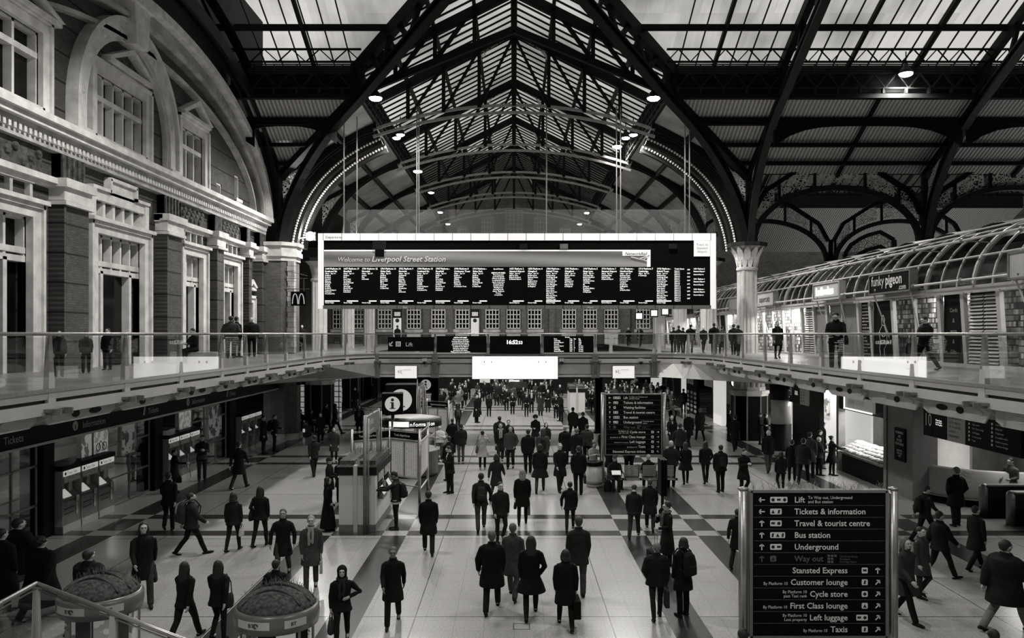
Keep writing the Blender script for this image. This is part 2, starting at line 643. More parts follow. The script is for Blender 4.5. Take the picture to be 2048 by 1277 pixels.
# underside: sloping soffits beside the hall, with cut-out lights
M_SOFF = mat('sloping_soffit', 0.26, 0.45, noise=0.15, scale=2)
sof = MB()
sof.quad((XL, 4, UP - 0.42), (XL, 38, UP - 0.42), (-13.1, 38, 3.5), (-13.1, 4, 3.5))
sof.quad((XL, 38, UP - 0.42), (-7.34, YB, UP - 0.42), (-7.34, YB, 3.72), (-13.1, 38, 3.5))
sof.quad((XR, 4, UP - 0.42), (14.0, 4, 3.5), (14.0, 38, 3.5), (XR, 38, UP - 0.42))
sof.quad((-26, 4, 3.5), (-13.1, 4, 3.5), (-13.1, 45, 3.5), (-26, 45, 3.5))
sof.quad((14.0, 4, 3.5), (30, 4, 3.5), (30, 45, 3.5), (14.0, 45, 3.5))
sof.poly([(-13.1, 38, 3.5), (-7.34, YB, 3.72), (-7.34, YBB, 3.72), (-26, YBB, 3.72), (-26, 45, 3.5), (-13.1, 45, 3.5)])
sof.poly([(14.0, 38, 3.5), (14, 45, 3.5), (30, 45, 3.5), (30, YBB, 3.72), (7.46, YBB, 3.72), (7.46, YB, 3.72)])
sof.quad((-7.34, YB, 3.72), (7.46, YB, 3.72), (7.46, YBB, 3.72), (-7.34, YBB, 3.72))
sof.quad((-26, YBB, 3.72), (-8.9, YBB, 3.72), (-8.9, 92, 3.72), (-26, 92, 3.72))
sof.quad((9.8, YBB, 3.72), (30, YBB, 3.72), (30, 92, 3.72), (9.8, 92, 3.72))
struct(sof.obj('ceiling_lower', M_SOFF), 'grey underside of the upper walkways')
# large curved cladding at the bridge corners
M_CORN = mat('pale_corner_cladding', 0.5, 0.4, noise=0.06, scale=2)
for sx, nm in ((-1, 'corner_cladding'), (1, 'corner_cladding')):
 b = MB()
 e = EL if sx < 0 else ER
 pts = e[1:]
 lo = [(x, y, 3.72) for x, y in pts]
 hi = [(x, y, UP - 0.42) for x, y in pts]
 far_lo = [(sx * 13.2, 38.0, 3.5)]
 for i in range(len(pts) - 1):
  t0, t1 = i / (len(pts) - 1), (i + 1) / (len(pts) - 1)
  p0 = Vector((sx * 12.6, 37.8, 3.6)).lerp(Vector((pts[-1][0], pts[-1][1], 3.72)), t0)
  p1 = Vector((sx * 12.6, 37.8, 3.6)).lerp(Vector((pts[-1][0], pts[-1][1], 3.72)), t1)
  b.quad(hi[i], hi[i + 1], p1, p0)
 o = b.obj(nm, M_CORN)
 tag(o, 'smooth pale curved panel under the walkway corner ' + ('by the ticket hall' if sx < 0 else 'by the food counters'), 'panel')
# bridge front: bays of recessed panels between steel posts
BX = [-7.34, -4.2, -1.38, 1.49, 4.32, 7.46]
beam = thing('bridge_beam', 'grey panelled steel front of the cross bridge', 'bridge', (0, YB, 3.7))
b = MB().box(-7.34, 7.46, YB + 0.12, YBB - 0.1, 3.74, UP - 0.03)
wpart(b, 'deck', M_PANEL, beam)
b = MB().box(-7.34, 7.46, YB - 0.04, YB + 0.2, 3.70, 3.80)
wpart(b, 'lower_flange', M_PANEL_L, beam)
for i in range(5):
 b = MB().box(BX[i] + 0.25, BX[i + 1] - 0.25, YB + 0.04, YB + 0.12, 3.86, 4.38)
 wpart(b, 'fascia_panel', M_PANEL, beam)
for x in BX:
 b = MB()
 b.box(x - 0.16, x + 0.16, YB - 0.06, YB + 0.12, 3.66, UP + 0.02)
 b.box(x - 0.22, x + 0.22, YB - 0.12, YB + 0.12, 3.66, 3.82)
 b.tube([(x - 0.12, YB - 0.1, 3.8), (x - 0.12, YB - 0.1, 4.5)], 0.035)
 b.tube([(x + 0.12, YB - 0.1, 3.8), (x + 0.12, YB - 0.1, 4.5)], 0.035)
 wpart(b, 'bracket', M_STEEL_D, beam)
# columns under the bridge
for x, lb in ((-4.75, 'black square column under the bridge behind the information desk'), (5.1, 'black square column under the bridge behind the bench')):
 t = thing('bridge_column', lb, 'column', (x, 48.3, 0))
 b = MB().box(-0.21, 0.21, -0.21, 0.21, 0, 3.74)
 b.obj('shaft', M_BLACK, t)
 b = MB().box(-0.3, 0.3, -0.3, 0.3, 0, 0.12)
 b.obj('base', M_DARK, t)
# =============================================================== balustrades
def post_mesh():
 b = MB()
 # tapered flat steel fin, wider at the foot, reaching below the floor edge
 z0, z1 = -0.32, 1.09
 b.add([(-0.13, -0.02, z0), (0.13, -0.02, z0), (0.13, 0.11, z0), (-0.13, 0.11, z0),
   (-0.045, 0.02, z1), (0.045, 0.02, z1), (0.045, 0.09, z1), (-0.045, 0.09, z1)],
   [(0, 3, 2, 1), (4, 5, 6, 7), (0, 1, 5, 4), (1, 2, 6, 5), (2, 3, 7, 6), (3, 0, 4, 7)])
 b.ball((0, 0.03, z0), 0.13, 0.06, 0.12, 10, 6)
 return b.mesh('post')
def bracket_mesh():
 b = MB().box(-0.3, 0.3, -0.16, 0.06, -0.36, -0.3)
 b.box(-0.22, -0.17, -0.3, 0.0, -0.42, -0.3)
 b.box(0.17, 0.22, -0.3, 0.0, -0.42, -0.3)
 return b.mesh('bracket')
PM, BM = post_mesh(), bracket_mesh()
PM.materials.append(M_PANEL_L)
BM.materials.append(M_STEEL_D)
def inst(me, name, parent, loc, rz=0.0, label=None):
 o = bpy.data.objects.new(name, me)
 COL.objects.link(o)
 o.parent = parent
 o.matrix_parent_inverse = parent.matrix_basis.inverted()
 o.location = loc
 o.rotation_euler = (0, 0, rz)
 if label:
  o['label'] = label
 return o
def balustrade(name, label, pts, posts, out=(0, -1)):
 """pts: plan polyline; posts: (x, y, outward angle)"""
 t = thing(name, label, 'balustrade', (pts[0][0], pts[0][1], UP))
 g = MB()
 for i in range(len(pts) - 1):
  (x0, y0), (x1, y1) = pts[i], pts[i + 1]
  g.quad((x0, y0, UP + 0.04), (x1, y1, UP + 0.04), (x1, y1, UP + 1.06), (x0, y0, UP + 1.06))
 wpart(g, 'glass_pane', M_GLASS, t)
 r = MB().tube([(x, y, UP + 1.125) for x, y in pts], 0.035, 8)
 wpart(r, 'handrail', M_STEEL, t, True)
 r = MB().sweep([(x, y, UP + 0.05) for x, y in pts], [(-0.03, -0.05), (0.03, -0.05), (0.03, 0.03), (-0.03, 0.03)])
 wpart(r, 'bottom_channel', M_STEEL, t)
 for x, y, a in posts:
  inst(PM, 'post', t, (x, y, UP), a)
  inst(BM, 'bracket', t, (x, y, UP), a)
 return t
ya = [6.6, 9.5, 12.4, 15.4, 18.4, 21.4, 24.4, 26.7, 28.9, 31.4, 34.2, 37.3]
balustrade('glass_balustrade', 'glass balustrade with tapered posts along the walkway by the stone building', EL,
   [(XL, y, pi / 2) for y in ya] + [(-8.4, 40.3, pi * 0.36)])
yb = [8.2, 11.1, 14, 16.75, 19.7, 22.7, 25.6, 28.5, 31.4, 34.5, 37.3, 39.4]
balustrade('glass_balustrade', 'glass balustrade with tapered posts along the walkway by the shops', ER,
   [(XR, y, -pi / 2) for y in yb] + [(9.0, 41.5, -pi * 0.3)])
balustrade('glass_balustrade', 'glass balustrade across the near edge of the bridge above the blank lit billboard', [(-7.34, YB), (7.46, YB)],
   [(x, YB, 0) for x in BX])
balustrade('glass_balustrade', 'glass balustrade across the far edge of the bridge', [(-8.9, YBB), (9.8, YBB)],
   [(x, YBB, pi) for x in (-8.7, -5.8, -2.9, 0, 2.9, 5.8, 8.7)])
# soffit cut-outs: oval lights and brackets on the sloping soffits
def soffit_z(x, sx):
 a, bx = (XL, -13.1) if sx < 0 else (XR, 14.0)
 return (UP - 0.42) + (x - a) / (bx - a) * (3.5 - (UP - 0.42))
cols_l = thing('soffit_fitting', 'row of cut-out plates and oval fittings under the walkway by the ticket hall', 'fitting', (XL, 8, 4.4))
cols_r = thing('soffit_fitting', 'row of cut-out plates and oval fittings under the walkway by the food counters', 'fitting', (XR, 8, 4.4))
for sx, root, ys in ((-1, cols_l, ya), (1, cols_r, yb)):
 for k, y in enumerate(ys):
  a = XL if sx < 0 else XR
  yn = ys[k + 1] if k + 1 < len(ys) else y + 2.0
  zt, zb = 4.44, (4.2 if sx < 0 else 4.08)
  xp = a + sx * 0.25
  wpart(MB().prism([(xp, y + 0.05, zt), (xp, yn - 0.05, zt), (xp, yn - 0.05, zb + 0.1), (xp, yn - 0.3, zb), (xp, y + 0.35, zb)], (sx * 0.04, 0, 0)), 'cut_plate', M_PANEL, root)
  for j, (dy, m, ln, wd) in enumerate(((0.62, M_PANEL_L, 0.5, 0.07), (1.25, M_BLACK, 0.3, 0.08), (2.0, M_PANEL_L if (k % 2 == 0) else M_BLACK, 0.5, 0.07))):
   b = MB()
   ring = [(xp - sx * 0.015, y + dy * (yn - y) / 2.9 + ln * 0.5 * sin(q), (zt + zb) / 2 + 0.02 + wd * cos(q)) for q in [2 * pi * i / 14 for i in range(14)]]
   b.prism(ring, (sx * 0.012, 0, 0))
   wpart(b, 'oval_light' if m is M_PANEL_L else 'oval_opening', m, root)
  b = MB()
  # triangular rib plate under every post
  b.prism([(a, y - 0.02, 4.42), (a + sx * 3.9, y - 0.02, 3.58), (a + sx * 3.6, y - 0.02, 3.56), (a + sx * 0.3, y - 0.02, 4.26)], (0, 0.05, 0))
  wpart(b, 'rib_plate', M_PANEL, root)
# =============================================================== wall on the stone building side
WX = -14.4
def wp(px, py, d=0.0):
 """a point of the building's face seen at a pixel; d stands it out from the face"""
 x = WX + d
 Y = x * FPX / (px - 1028.0)
 return (x, Y, EYE + (668.0 - py) * Y / FPX)
wall = MB()
# the wall is a lunette under the roof's arch; the outline follows the arch
arc_o, arc_i = [], []
YC, ZS = 31.5, 12.4
for i in range(41):
 a = pi * i / 40
 arc_o.append((YC - 14.0 * cos(a), ZS + 6.15 * sin(a)))
 arc_i.append((YC - 13.0 * cos(a), ZS + 5.35 * sin(a)))
def wall_with_holes(name, x, outline, holes, thick, m):
 """an upright wall in the YZ plane with rectangular holes, cut into vertical strips"""
 ys = sorted(set([p[0] for p in outline] + [h[0] for h in holes] + [h[1] for h in holes]))
 b = MB()
 def top(y):
  for i in range(len(outline) - 1):
   (y0, z0), (y1, z1) = outline[i], outline[i + 1]
   if y0 - 1e-6 <= y <= y1 + 1e-6:
    return z0 + (z1 - z0) * (y - y0) / max(1e-6, y1 - y0)
  return outline[-1][1]
 for i in range(len(ys) - 1):
  y0, y1 = ys[i], ys[i + 1]
  if y1 - y0 < 1e-5:
   continue
  cuts = sorted([(h[2], h[3]) for h in holes if h[0] <= y0 + 1e-6 and h[1] >= y1 - 1e-6])
  z = UP
  for c0, c1 in cuts:
   if c0 > z:
    b.quad((x, y0, z), (x, y1, z), (x, y1, c0), (x, y0, c0))
   z = max(z, c1)
  b.quad((x, y0, z), (x, y1, z), (x, y1, top(y1)), (x, y0, top(y0)))
 # reveals
 for y0, y1, z0, z1 in holes:
  for q in (((x, y0, z0), (x, y0, z1), (x - thick, y0, z1), (x - thick, y0, z0)),
     ((x, y1, z0), (x - thick, y1, z0), (x - thick, y1, z1), (x, y1, z1)),
     ((x, y0, z1), (x, y1, z1), (x - thick, y1, z1), (x - thick, y0, z1)),
     ((x, y0, z0), (x - thick, y0, z0), (x - thick, y1, z0), (x, y1, z0))):
   b.quad(*q)
 o = b.obj(name, m)
 return o
outl = [(4, 12.0), (YC - 13.6, 12.3)] + arc_o[1:-1] + [(45.6, 12.4)]
outl = [(4.0, 17.0), (17.0, 17.0)] + [p for p in arc_o if 17.4 < p[0] < 45.5] + [(45.6, 12.0)]
# ground floor openings: (y0, y1, z0, z1)
HOLES = [
 (18.9, 23.6, UP, 9.55), (27.3, 30.75, UP, 9.45), (34.6, 36.55, UP, 9.45), (39.2, 41.1, UP, 9.45),
 (19.6, 24.2, 12.75, 15.1), (27.35, 31.0, 12.75, 15.0), (34.4, 36.9, 12.65, 15.0),
 (38.7, 39.4, 12.6, 13.35), (41.2, 41.9, 12.9, 14.2),
 (43.0, 43.7, UP, 7.7), (27.3, 30.75, 9.95, 10.55),
]
wl = wall_with_holes('wall_west', WX, outl, HOLES, 0.55, M_BRICK)
struct(wl, 'dark brick wall of the old building with stone windows under a great arch')
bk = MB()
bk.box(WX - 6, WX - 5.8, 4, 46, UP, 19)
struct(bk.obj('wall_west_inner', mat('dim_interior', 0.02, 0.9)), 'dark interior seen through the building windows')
def stone_window(n, y0, y1, z0, z1, cols, rows, label, border=0.34, door_to=0, sill=True, proud=0.16, deep=0.3):
 """stone surround, mullions and transoms; rows are heights of transoms"""
 r = MB()
 # surround, proud of the brick
 for a0, a1, c0, c1 in () if border < 0.1 else ((y0 - border, y0, z0, z1 + border), (y1, y1 + border, z0, z1 + border), (y0, y1, z1, z1 + border)):
  r.box(WX - 0.25, WX + proud, a0, a1, c0, c1)
 if border < 0.1:
  r.box(WX - 0.1, WX + 0.12, y0 - 0.1, y1 + 0.1, z0 - 0.12, z0)
 for a0, a1, c0, c1 in () if border < 0.1 else ((y0 - border - 0.1, y0 - border + 0.02, z0, z1 + border + 0.1), (y1 + border - 0.02, y1 + border + 0.1, z0, z1 + border + 0.1), (y0 - border - 0.1, y1 + border + 0.1, z1 + border - 0.02, z1 + border + 0.12)):
  r.box(WX - 0.1, WX + proud + 0.08, a0, a1, c0, c1)
 o = r.obj('window_%d' % n, M_STONE)
 struct(o, label)
 f = MB()
 xa, xb = WX - deep - 0.1, WX - 0.04
 w_ = (y1 - y0) / cols
 for i in range(cols + 1):
  y = y0 + w_ * i
  f.box(xa, xb, y - 0.055, y + 0.055, max(z0, door_to), z1)
 for z in rows:
  f.box(xa, xb + 0.02, y0, y1, z - 0.09, z + 0.09)
 f.box(xa, xb, y0, y1, z1 - 0.08, z1)
 if sill:
  f.box(xa, xb + 0.2, y0 - 0.1, y1 + 0.1, z0 - 0.06, z0 + 0.1)
 f.obj('window_frame', M_STONE, o)
 g = MB().quad((xa + 0.1, y0, z0), (xa + 0.1, y1, z0), (xa + 0.1, y1, z1), (xa + 0.1, y0, z1))
 g.obj('window_pane', M_GLASSD, o)
 return o
M_GLASSD = mat('dark_window_glass', 0.006, 0.12, noise=0.5, scale=1.5, spec=0.2)
def pediment(y0, y1, z, h, parent, proud=0.35):
 ym = (y0 + y1) / 2
 b = MB()
 t = 0.16
 b.box(WX, WX + proud, y0, y1, z, z + t)
 b.prism([(WX, y0 - 0.1, z + t), (WX, ym, z + h), (WX, ym, z + h - 0.22), (WX, y0 + 0.25, z + t)], (proud + 0.05, 0, 0))
 b.prism([(WX, y1 + 0.1, z + t), (WX, y1 - 0.25, z + t), (WX, ym, z + h - 0.22), (WX, ym, z + h)], (proud + 0.05, 0, 0))
 o = b.obj('pediment', M_STONE, parent)
 c = MB().prism([(WX, y0 + 0.25, z + t), (WX, y1 - 0.25, z + t), (WX, ym, z + h - 0.22)], (0.1, 0, 0))
 c.obj('carved_panel', M_CARVE, parent)
# ground floor windows with door openings
gw = [(1, 18.9, 23.6, 5, 'wide stone framed shopfront opening at the edge of the view'),
  (2, 27.3, 30.75, 5, 'stone framed shopfront with a stepped head and dark doors'),
  (3, 34.6, 36.55, 3, 'narrow stone framed shopfront between two brick pilasters'),
  (4, 39.2, 41.1, 3, 'narrow stone framed shopfront next to the two standing men')]
for n, y0, y1, c, lb in gw:
 o = stone_window(n, y0, y1, UP, 9.45, c, [8.2, 8.45], lb, border=0.42, sill=False, proud=0.22, door_to=8.2)
 d = MB()
 for k in range(2):
  y = y0 + (y1 - y0) * (0.2 + 0.6 * k)
  d.box(WX - 0.5, WX - 0.02, y - 0.09, y + 0.09, UP, 8.2)
 d.obj('door_frame', M_STONE, o)
 led = MB().box(WX - 0.1, WX + 0.4, y0 - 0.6, y1 + 0.6, 9.85, 9.98)
 led.box(WX - 0.1, WX + 0.3, y0 - 0.5, y1 + 0.5, 9.72, 9.85)
 led.obj('ledge', M_STONE, o)
 if n == 2:
  # the stepped head over five small lights
  h = MB()
  h.box(WX - 0.02, WX + 0.16, y0 - 0.3, y1 + 0.3, 10.6, 11.0)
  h.box(WX - 0.02, WX + 0.16, 28.2, 30.0, 10.9, 11.42)
  h.box(WX - 0.02, WX + 0.26, y0 - 0.38, 28.15, 10.95, 11.06)
  h.box(WX - 0.02, WX + 0.26, 30.0, y1 + 0.38, 10.95, 11.06)
  h.box(WX - 0.02, WX + 0.26, 28.1, 30.1, 11.38, 11.5)
  h.box(WX - 0.02, WX + 0.26, 28.08, 28.2, 10.95, 11.45)
  h.box(WX - 0.02, WX + 0.26, 30.0, 30.12, 10.95, 11.45)
  for k in range(6):
   y = y0 + (y1 - y0) * k / 5
   h.box(WX - 0.3, WX + 0.06, y - 0.08, y + 0.08, 9.95, 10.6)
  h.box(WX - 0.02, WX + 0.2, y0 - 0.38, y0 - 0.1, 9.95, 10.95)
  h.box(WX - 0.02, WX + 0.2, y1 + 0.1, y1 + 0.38, 9.95, 10.95)
  h.obj('stepped_head', M_STONE, o)
 else:
  h = MB()
  nn = c
  for k in range(nn + 1):
   y = y0 + (y1 - y0) * k / nn
   h.box(WX - 0.02, WX + 0.16, y - 0.07, y + 0.07, 9.98, 10.5)
  h.box(WX - 0.02, WX + 0.2, y0 - 0.1, y1 + 0.1, 10.45, 10.6)
  h.obj('attic_light_frame', M_STONE_D, o)
# upper windows
o = stone_window(5, 19.6, 24.2, 12.75, 15.1, 4, [14.4], 'upper stone mullioned window with a broken pediment at the edge of the view')
pediment(19.3, 24.9, 15.5, 1.1, o)
o = stone_window(6, 27.35, 31.0, 12.75, 15.0, 5, [14.2], 'upper five-light stone window set in the arched niche')
pediment(27.9, 31.2, 15.55, 0.95, o)
h = MB().box(WX, WX + 0.2, 28.3, 30.6, 15.35, 15.6)
h.obj('frieze', M_STONE_D, o)
o = stone_window(7, 34.4, 36.9, 12.65, 15.0, 3, [14.2], 'upper three-light stone window with a small pediment beyond the niche')
pediment(34.2, 37.2, 15.45, 0.95, o)
o = stone_window(8, 38.7, 39.4, 12.6, 13.35, 1, [], 'small square dark window above the cornice', border=0.05)
o = stone_window(9, 41.2, 41.9, 12.9, 14.2, 1, [], 'small tall dark window near the end of the arch', border=0.05)
o = stone_window(10, 43.0, 43.7, UP, 7.7, 1, [], 'narrow stone doorway with a tiny pediment beside the brick pier', border=0.25, sill=False)
pediment(42.7, 44.0, 8.35, 0.6, o, 0.25)
# niche arch with keystone
na = thing('niche_arch', 'tall pale stone arch with roundels and a big keystone round the upper window', 'arch', (WX, 29.65, 12.5))
path_o = [(25.8, 12.6), (25.8, 13.55)] + [(29.65 - 3.85 * cos(pi * i / 24), 13.55 + 3.85 * sin(pi * i / 24)) for i in range(1, 24)] + [(33.5, 13.55), (33.5, 12.6)]
path = [(WX, y, z) for y, z in path_o]
def arch_ring(pts, w0, w1, d0, d1):
 """a flat ring w0..w1 outward of the path, standing d0..d1 proud of the wall"""
 b = MB()
 n = len(pts)
 inn, out = [], []
 for i, (y, z) in enumerate(pts):
  a = pts[max(0, i - 1)]
  c = pts[min(n - 1, i + 1)]
  t = Vector((c[0] - a[0], c[1] - a[1])).normalized()
  nn = Vector((-t.y, t.x))
  inn.append((y + nn.x * w0, z + nn.y * w0))
  out.append((y + nn.x * w1, z + nn.y * w1))
 for i in range(n - 1):
  q = [inn[i], inn[i + 1], out[i + 1], out[i]]
  b.prism([(WX + d0, y, z) for y, z in q], (d1 - d0, 0, 0))
 return b
wpart(arch_ring(path_o, -0.62, -0.02, 0, 0.3), 'archivolt', M_STONE, na)
wpart(arch_ring(path_o, -0.05, 0.12, 0, 0.42), 'hood_mould', M_STONE, na)
wpart(arch_ring(path_o, -0.74, -0.60, 0, 0.2), 'inner_mould', M_STONE, na)
rd = MB()
for i in range(2, len(path_o) - 2, 3):
 y, z = path_o[i]
 cy, cz = 29.65, 13.55
 f = 0.91
 yy, zz = cy + (y - cy) * f, cz + (z - cz) * f
 rd.ball((WX + 0.3, yy, zz), 0.06, 0.13, 0.13, 8, 4)
wpart(rd, 'roundel', M_STONE, na, True)
ks = MB().prism([(WX, 29.2, 16.6), (WX, 30.1, 16.6), (WX, 30.3, 18.1), (WX, 29.0, 18.1)], (0.65, 0, 0))
ks.box(WX, WX + 0.8, 28.85, 30.45, 18.05, 18.3)
wpart(ks, 'keystone', M_STONE, na)
for y in (26.1, 33.2):
 wpart(MB().box(WX, WX + 0.45, y - 0.5, y + 0.5, 12.5, 12.75), 'impost', M_STONE, na)
# cornice between the storeys
co = thing('cornice', 'deep pale stone cornice with dentils running the length of the old building', 'cornice', (WX, 25, 12))
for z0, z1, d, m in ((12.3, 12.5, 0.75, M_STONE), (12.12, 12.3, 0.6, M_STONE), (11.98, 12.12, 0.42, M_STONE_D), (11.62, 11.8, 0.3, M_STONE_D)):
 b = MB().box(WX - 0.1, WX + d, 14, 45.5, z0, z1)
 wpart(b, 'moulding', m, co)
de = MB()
y = 14.0
while y < 45.3:
 de.box(WX, WX + 0.4, y, y + 0.13, 11.8, 11.98)
 y += 0.24
wpart(de, 'dentil', M_STONE, co)
# second band with capitals
sc = thing('string_course', 'pale stone band and pilaster caps above the shopfronts', 'moulding', (WX, 25, 10.5))
for y0, y1 in ((14, 26.4), (32.0, 45.5)):
 b = MB().box(WX - 0.1, WX + 0.34, y0, y1, 10.62, 10.8)
 b.box(WX - 0.1, WX + 0.22, y0, y1, 10.5, 10.62)
 wpart(b, 'moulding', M_STONE, sc)
PIL = [(24.75, 26.35), (32.1, 33.7), (37.5, 38.6), (42.0, 42.7), (44.2, 45.4)]
for y0, y1 in PIL:
 b = MB().box(WX, WX + 0.62, y0 - 0.1, y1 + 0.1, 10.55, 10.82)
 b.box(WX, WX + 0.5, y0, y1, 10.15, 10.55)
 b.box(WX, WX + 0.58, y0 - 0.06, y1 + 0.06, 10.0, 10.12)
 wpart(b, 'capital', M_STONE, sc)
for i, (y0, y1) in enumerate(PIL):
 b = MB()
 b.box(WX - 0.05, WX + 0.42, y0 + 0.05, y1 - 0.05, UP, 10.0)
 b.box(WX - 0.05, WX + 0.5, y0 - 0.02, y0 + 0.1, UP, 10.0)
 o = b.obj('pilaster', M_BRICK)
 tag(o, ['brick pilaster between the wide shopfront and the stepped one', 'brick pilaster just past the stepped-head shopfront', 'brick pilaster between the two narrow shopfronts',
   'slim brick pilaster beside the narrow stone doorway', 'brick pilaster at the very end of the old building'][i], 'pilaster', 'brick pilasters')
 b = MB()
 b.box(WX, WX + 0.3, y0 + 0.15, y1 - 0.15, 10.82, 11.62)
 for k in range(5):
  yy = y0 + 0.2 + (y1 - y0 - 0.4) * k / 4
  b.box(WX, WX + 0.36, yy - 0.05, yy + 0.05, 10.85, 11.6)
 b.obj('fluted_block', M_CARVE, o)
for i, (y0, y1, lb) in enumerate(((19, 24.2, 'carved scroll panel above the wide shopfront'), (34.3, 36.8, 'carved scroll panel above the first narrow shopfront'), (39.0, 41.5, 'carved scroll panel above the second narrow shopfront'))):
 b = MB()
 b.box(WX, WX + 0.12, y0, y1, 10.85, 11.6)
 for k in range(14):
  q = random.random
  b.ball((WX + 0.12, y0 + 0.2 + (y1 - y0 - 0.4) * k / 13, 11.22 + 0.2 * sin(k * 2.1)), 0.1, 0.17, 0.15, 8, 4)
 tag(b.obj('carved_panel', M_CARVE), lb, 'carving', 'carved scroll panels')
# the great arch that carries the roof against the building
ga = thing('wall_arch', 'broad pale moulded stone arch curving over the whole building face', 'arch', (WX, YC, 12.4))
gpts = [(YC - 14.0 * cos(pi * i / 48), ZS + 6.15 * sin(pi * i / 48)) for i in range(49)]
def gring(r0, r1, d0, d1):
 b = MB()
 p = []
 for i in range(49):
  a = pi * i / 48
  p.append(((YC - (14 + r0) * cos(a), ZS + (6.15 + r0) * sin(a)), (YC - (14 + r1) * cos(a), ZS + (6.15 + r1) * sin(a))))
 for i in range(14, 48):
  q = [p[i][0], p[i + 1][0], p[i + 1][1], p[i][1]]
  b.prism([(WX + d0, y, z) for y, z in q], (d1 - d0, 0, 0))
 return b
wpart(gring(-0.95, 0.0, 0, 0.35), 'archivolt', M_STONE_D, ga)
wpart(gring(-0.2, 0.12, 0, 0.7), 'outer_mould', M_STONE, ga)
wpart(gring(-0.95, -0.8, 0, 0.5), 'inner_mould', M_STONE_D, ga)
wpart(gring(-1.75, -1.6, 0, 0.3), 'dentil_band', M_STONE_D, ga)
# brick pier at the end of the building
pier = thing('brick_pier', 'octagonal pale-quoined brick pier under the roof springing', 'pier', (-13.55, 46.1, UP))
oc = [(1.15 * cos(pi / 8 + pi / 4 * k), 1.15 * sin(pi / 8 + pi / 4 * k)) for k in range(8)]
M_BRICK8 = brick_material('pier_brick', 0.14, 0.2, 0.09, 'SUM')
b = MB().prism([(x, y, 0) for x, y in oc], (0, 0, 5.25))
b.obj('shaft', M_BRICK8, pier)
b = MB()
for (r, z0, z1) in ((1.22, 5.25, 5.5), (1.34, 5.5, 5.75), (1.26, 5.75, 6.1), (1.4, 6.1, 6.3)):
 b.prism([(x * r / 1.15, y * r / 1.15, z0) for x, y in oc], (0, 0, z1 - z0))
b.obj('capital', M_STONE, pier)
b = MB()
for k in range(18):
 w_ = 0.22 if k % 2 else 0.32
 b.box(0.85 - w_ * 0.4, 1.12, -0.75 - 0.16, -0.45, 0.05 + k * 0.29, 0.05 + k * 0.29 + 0.27)
b.obj('quoin', M_STONE_D, pier)
b = MB().box(-3.2, -1.2, -0.4, 0.2, 0, 6.6)
b.obj('return_wall', M_BRICKX, pier)
# =============================================================== far end of the hall
YE = 88.0
ew = struct(MB().box(-26, 50, YE, YE + 0.6, 0, 26).obj('wall_north', M_BRICKX), 'dark brick end wall of the station hall')
# arched windows high in the end gable and a round-headed recess
hw = [(0.0, 17.0, 20.4, 1.0), (-2.9, 16.2, 19.2, 0.7), (2.9, 16.2, 19.2, 0.7), (-5.6, 15.4, 18.0, 0.6), (5.6, 15.4, 18.0, 0.6)]
for i, (x, z0, z1, r) in enumerate(hw):
 o = MB()
 pts = [(x - r, YE - 0.12, z0), (x + r, YE - 0.12, z0), (x + r, YE - 0.12, z1 - r)] + [(x + r * cos(pi * k / 10), YE - 0.12, z1 - r + r * sin(pi * k / 10)) for k in range(1, 10)] + [(x - r, YE - 0.12, z1 - r)]
 o.prism(pts, (0, 0.15, 0))
 g = o.obj('window_%d' % (11 + i), mat('gable_window', 0.16, 0.5, noise=0.3, scale=2))
 struct(g, 'round-headed window high in the end gable')
 f = MB()
 for k in range(-2, 3):
  f.box(x + k * r * 0.45 - 0.03, x + k * r * 0.45 + 0.03, YE - 0.18, YE - 0.12, z0, z1 - r * 0.6)
 k = z0
 while k < z1 - r * 0.5:
  f.box(x - r, x + r, YE - 0.18, YE - 0.12, k, k + 0.06)
  k += 0.5
 f.obj('window_frame', M_PANEL, g)
# rows of white-barred windows on the upper level and lit ones under them
wx = [at(q, 640, YE).x for q in (680, 722, 770, 828, 877, 925, 985, 1027, 1069, 1138, 1180, 1222, 1286)]
M_LITW = emis('lit_window', 0.42, 0.6)
n = 16
for i, x in enumerate(wx):
 for lvl, (z0, z1) in enumerate(((6.6, 9.6), (4.9, 6.1))):
  if lvl == 1 and i in (0, 1, 2, 12):
   continue
  o = MB().box(x - 0.72, x + 0.72, YE - 0.1, YE + 0.02, z0, z1)
  g = o.obj('window_%d' % n, M_GLASSD if lvl == 0 else M_LITW)
  n += 1
  struct(g, 'white-barred window in the end wall' if lvl == 0 else 'lit barred window low in the end wall')
  f = MB()
  for k in range(5):
   xx = x - 0.72 + 1.44 * k / 4
   f.box(xx - 0.045, xx + 0.045, YE - 0.16, YE - 0.08, z0, z1)
  rows = 6 if lvl == 0 else 2
  for k in range(rows + 1):
   z = z0 + (z1 - z0) * k / rows
   f.box(x - 0.76, x + 0.76, YE - 0.16, YE - 0.08, z - 0.045, z + 0.045)
  f.obj('window_frame', M_WHITE, g)
  if lvl == 0:
   MB().box(x - 1.0, x + 1.0, YE - 0.3, YE, z0 - 0.45, z0 - 0.12).obj('window_sill', M_STONE_D, g)
for i in range(12):
 x = (wx[i] + wx[i + 1]) / 2
 o = MB().box(x - 0.3, x + 0.3, YE - 0.35, YE, UP, 11).obj('pilaster', M_BRICKX)
 tag(o, 'plain brick pilaster between two barred windows of the end wall', 'pilaster', 'end wall pilasters')
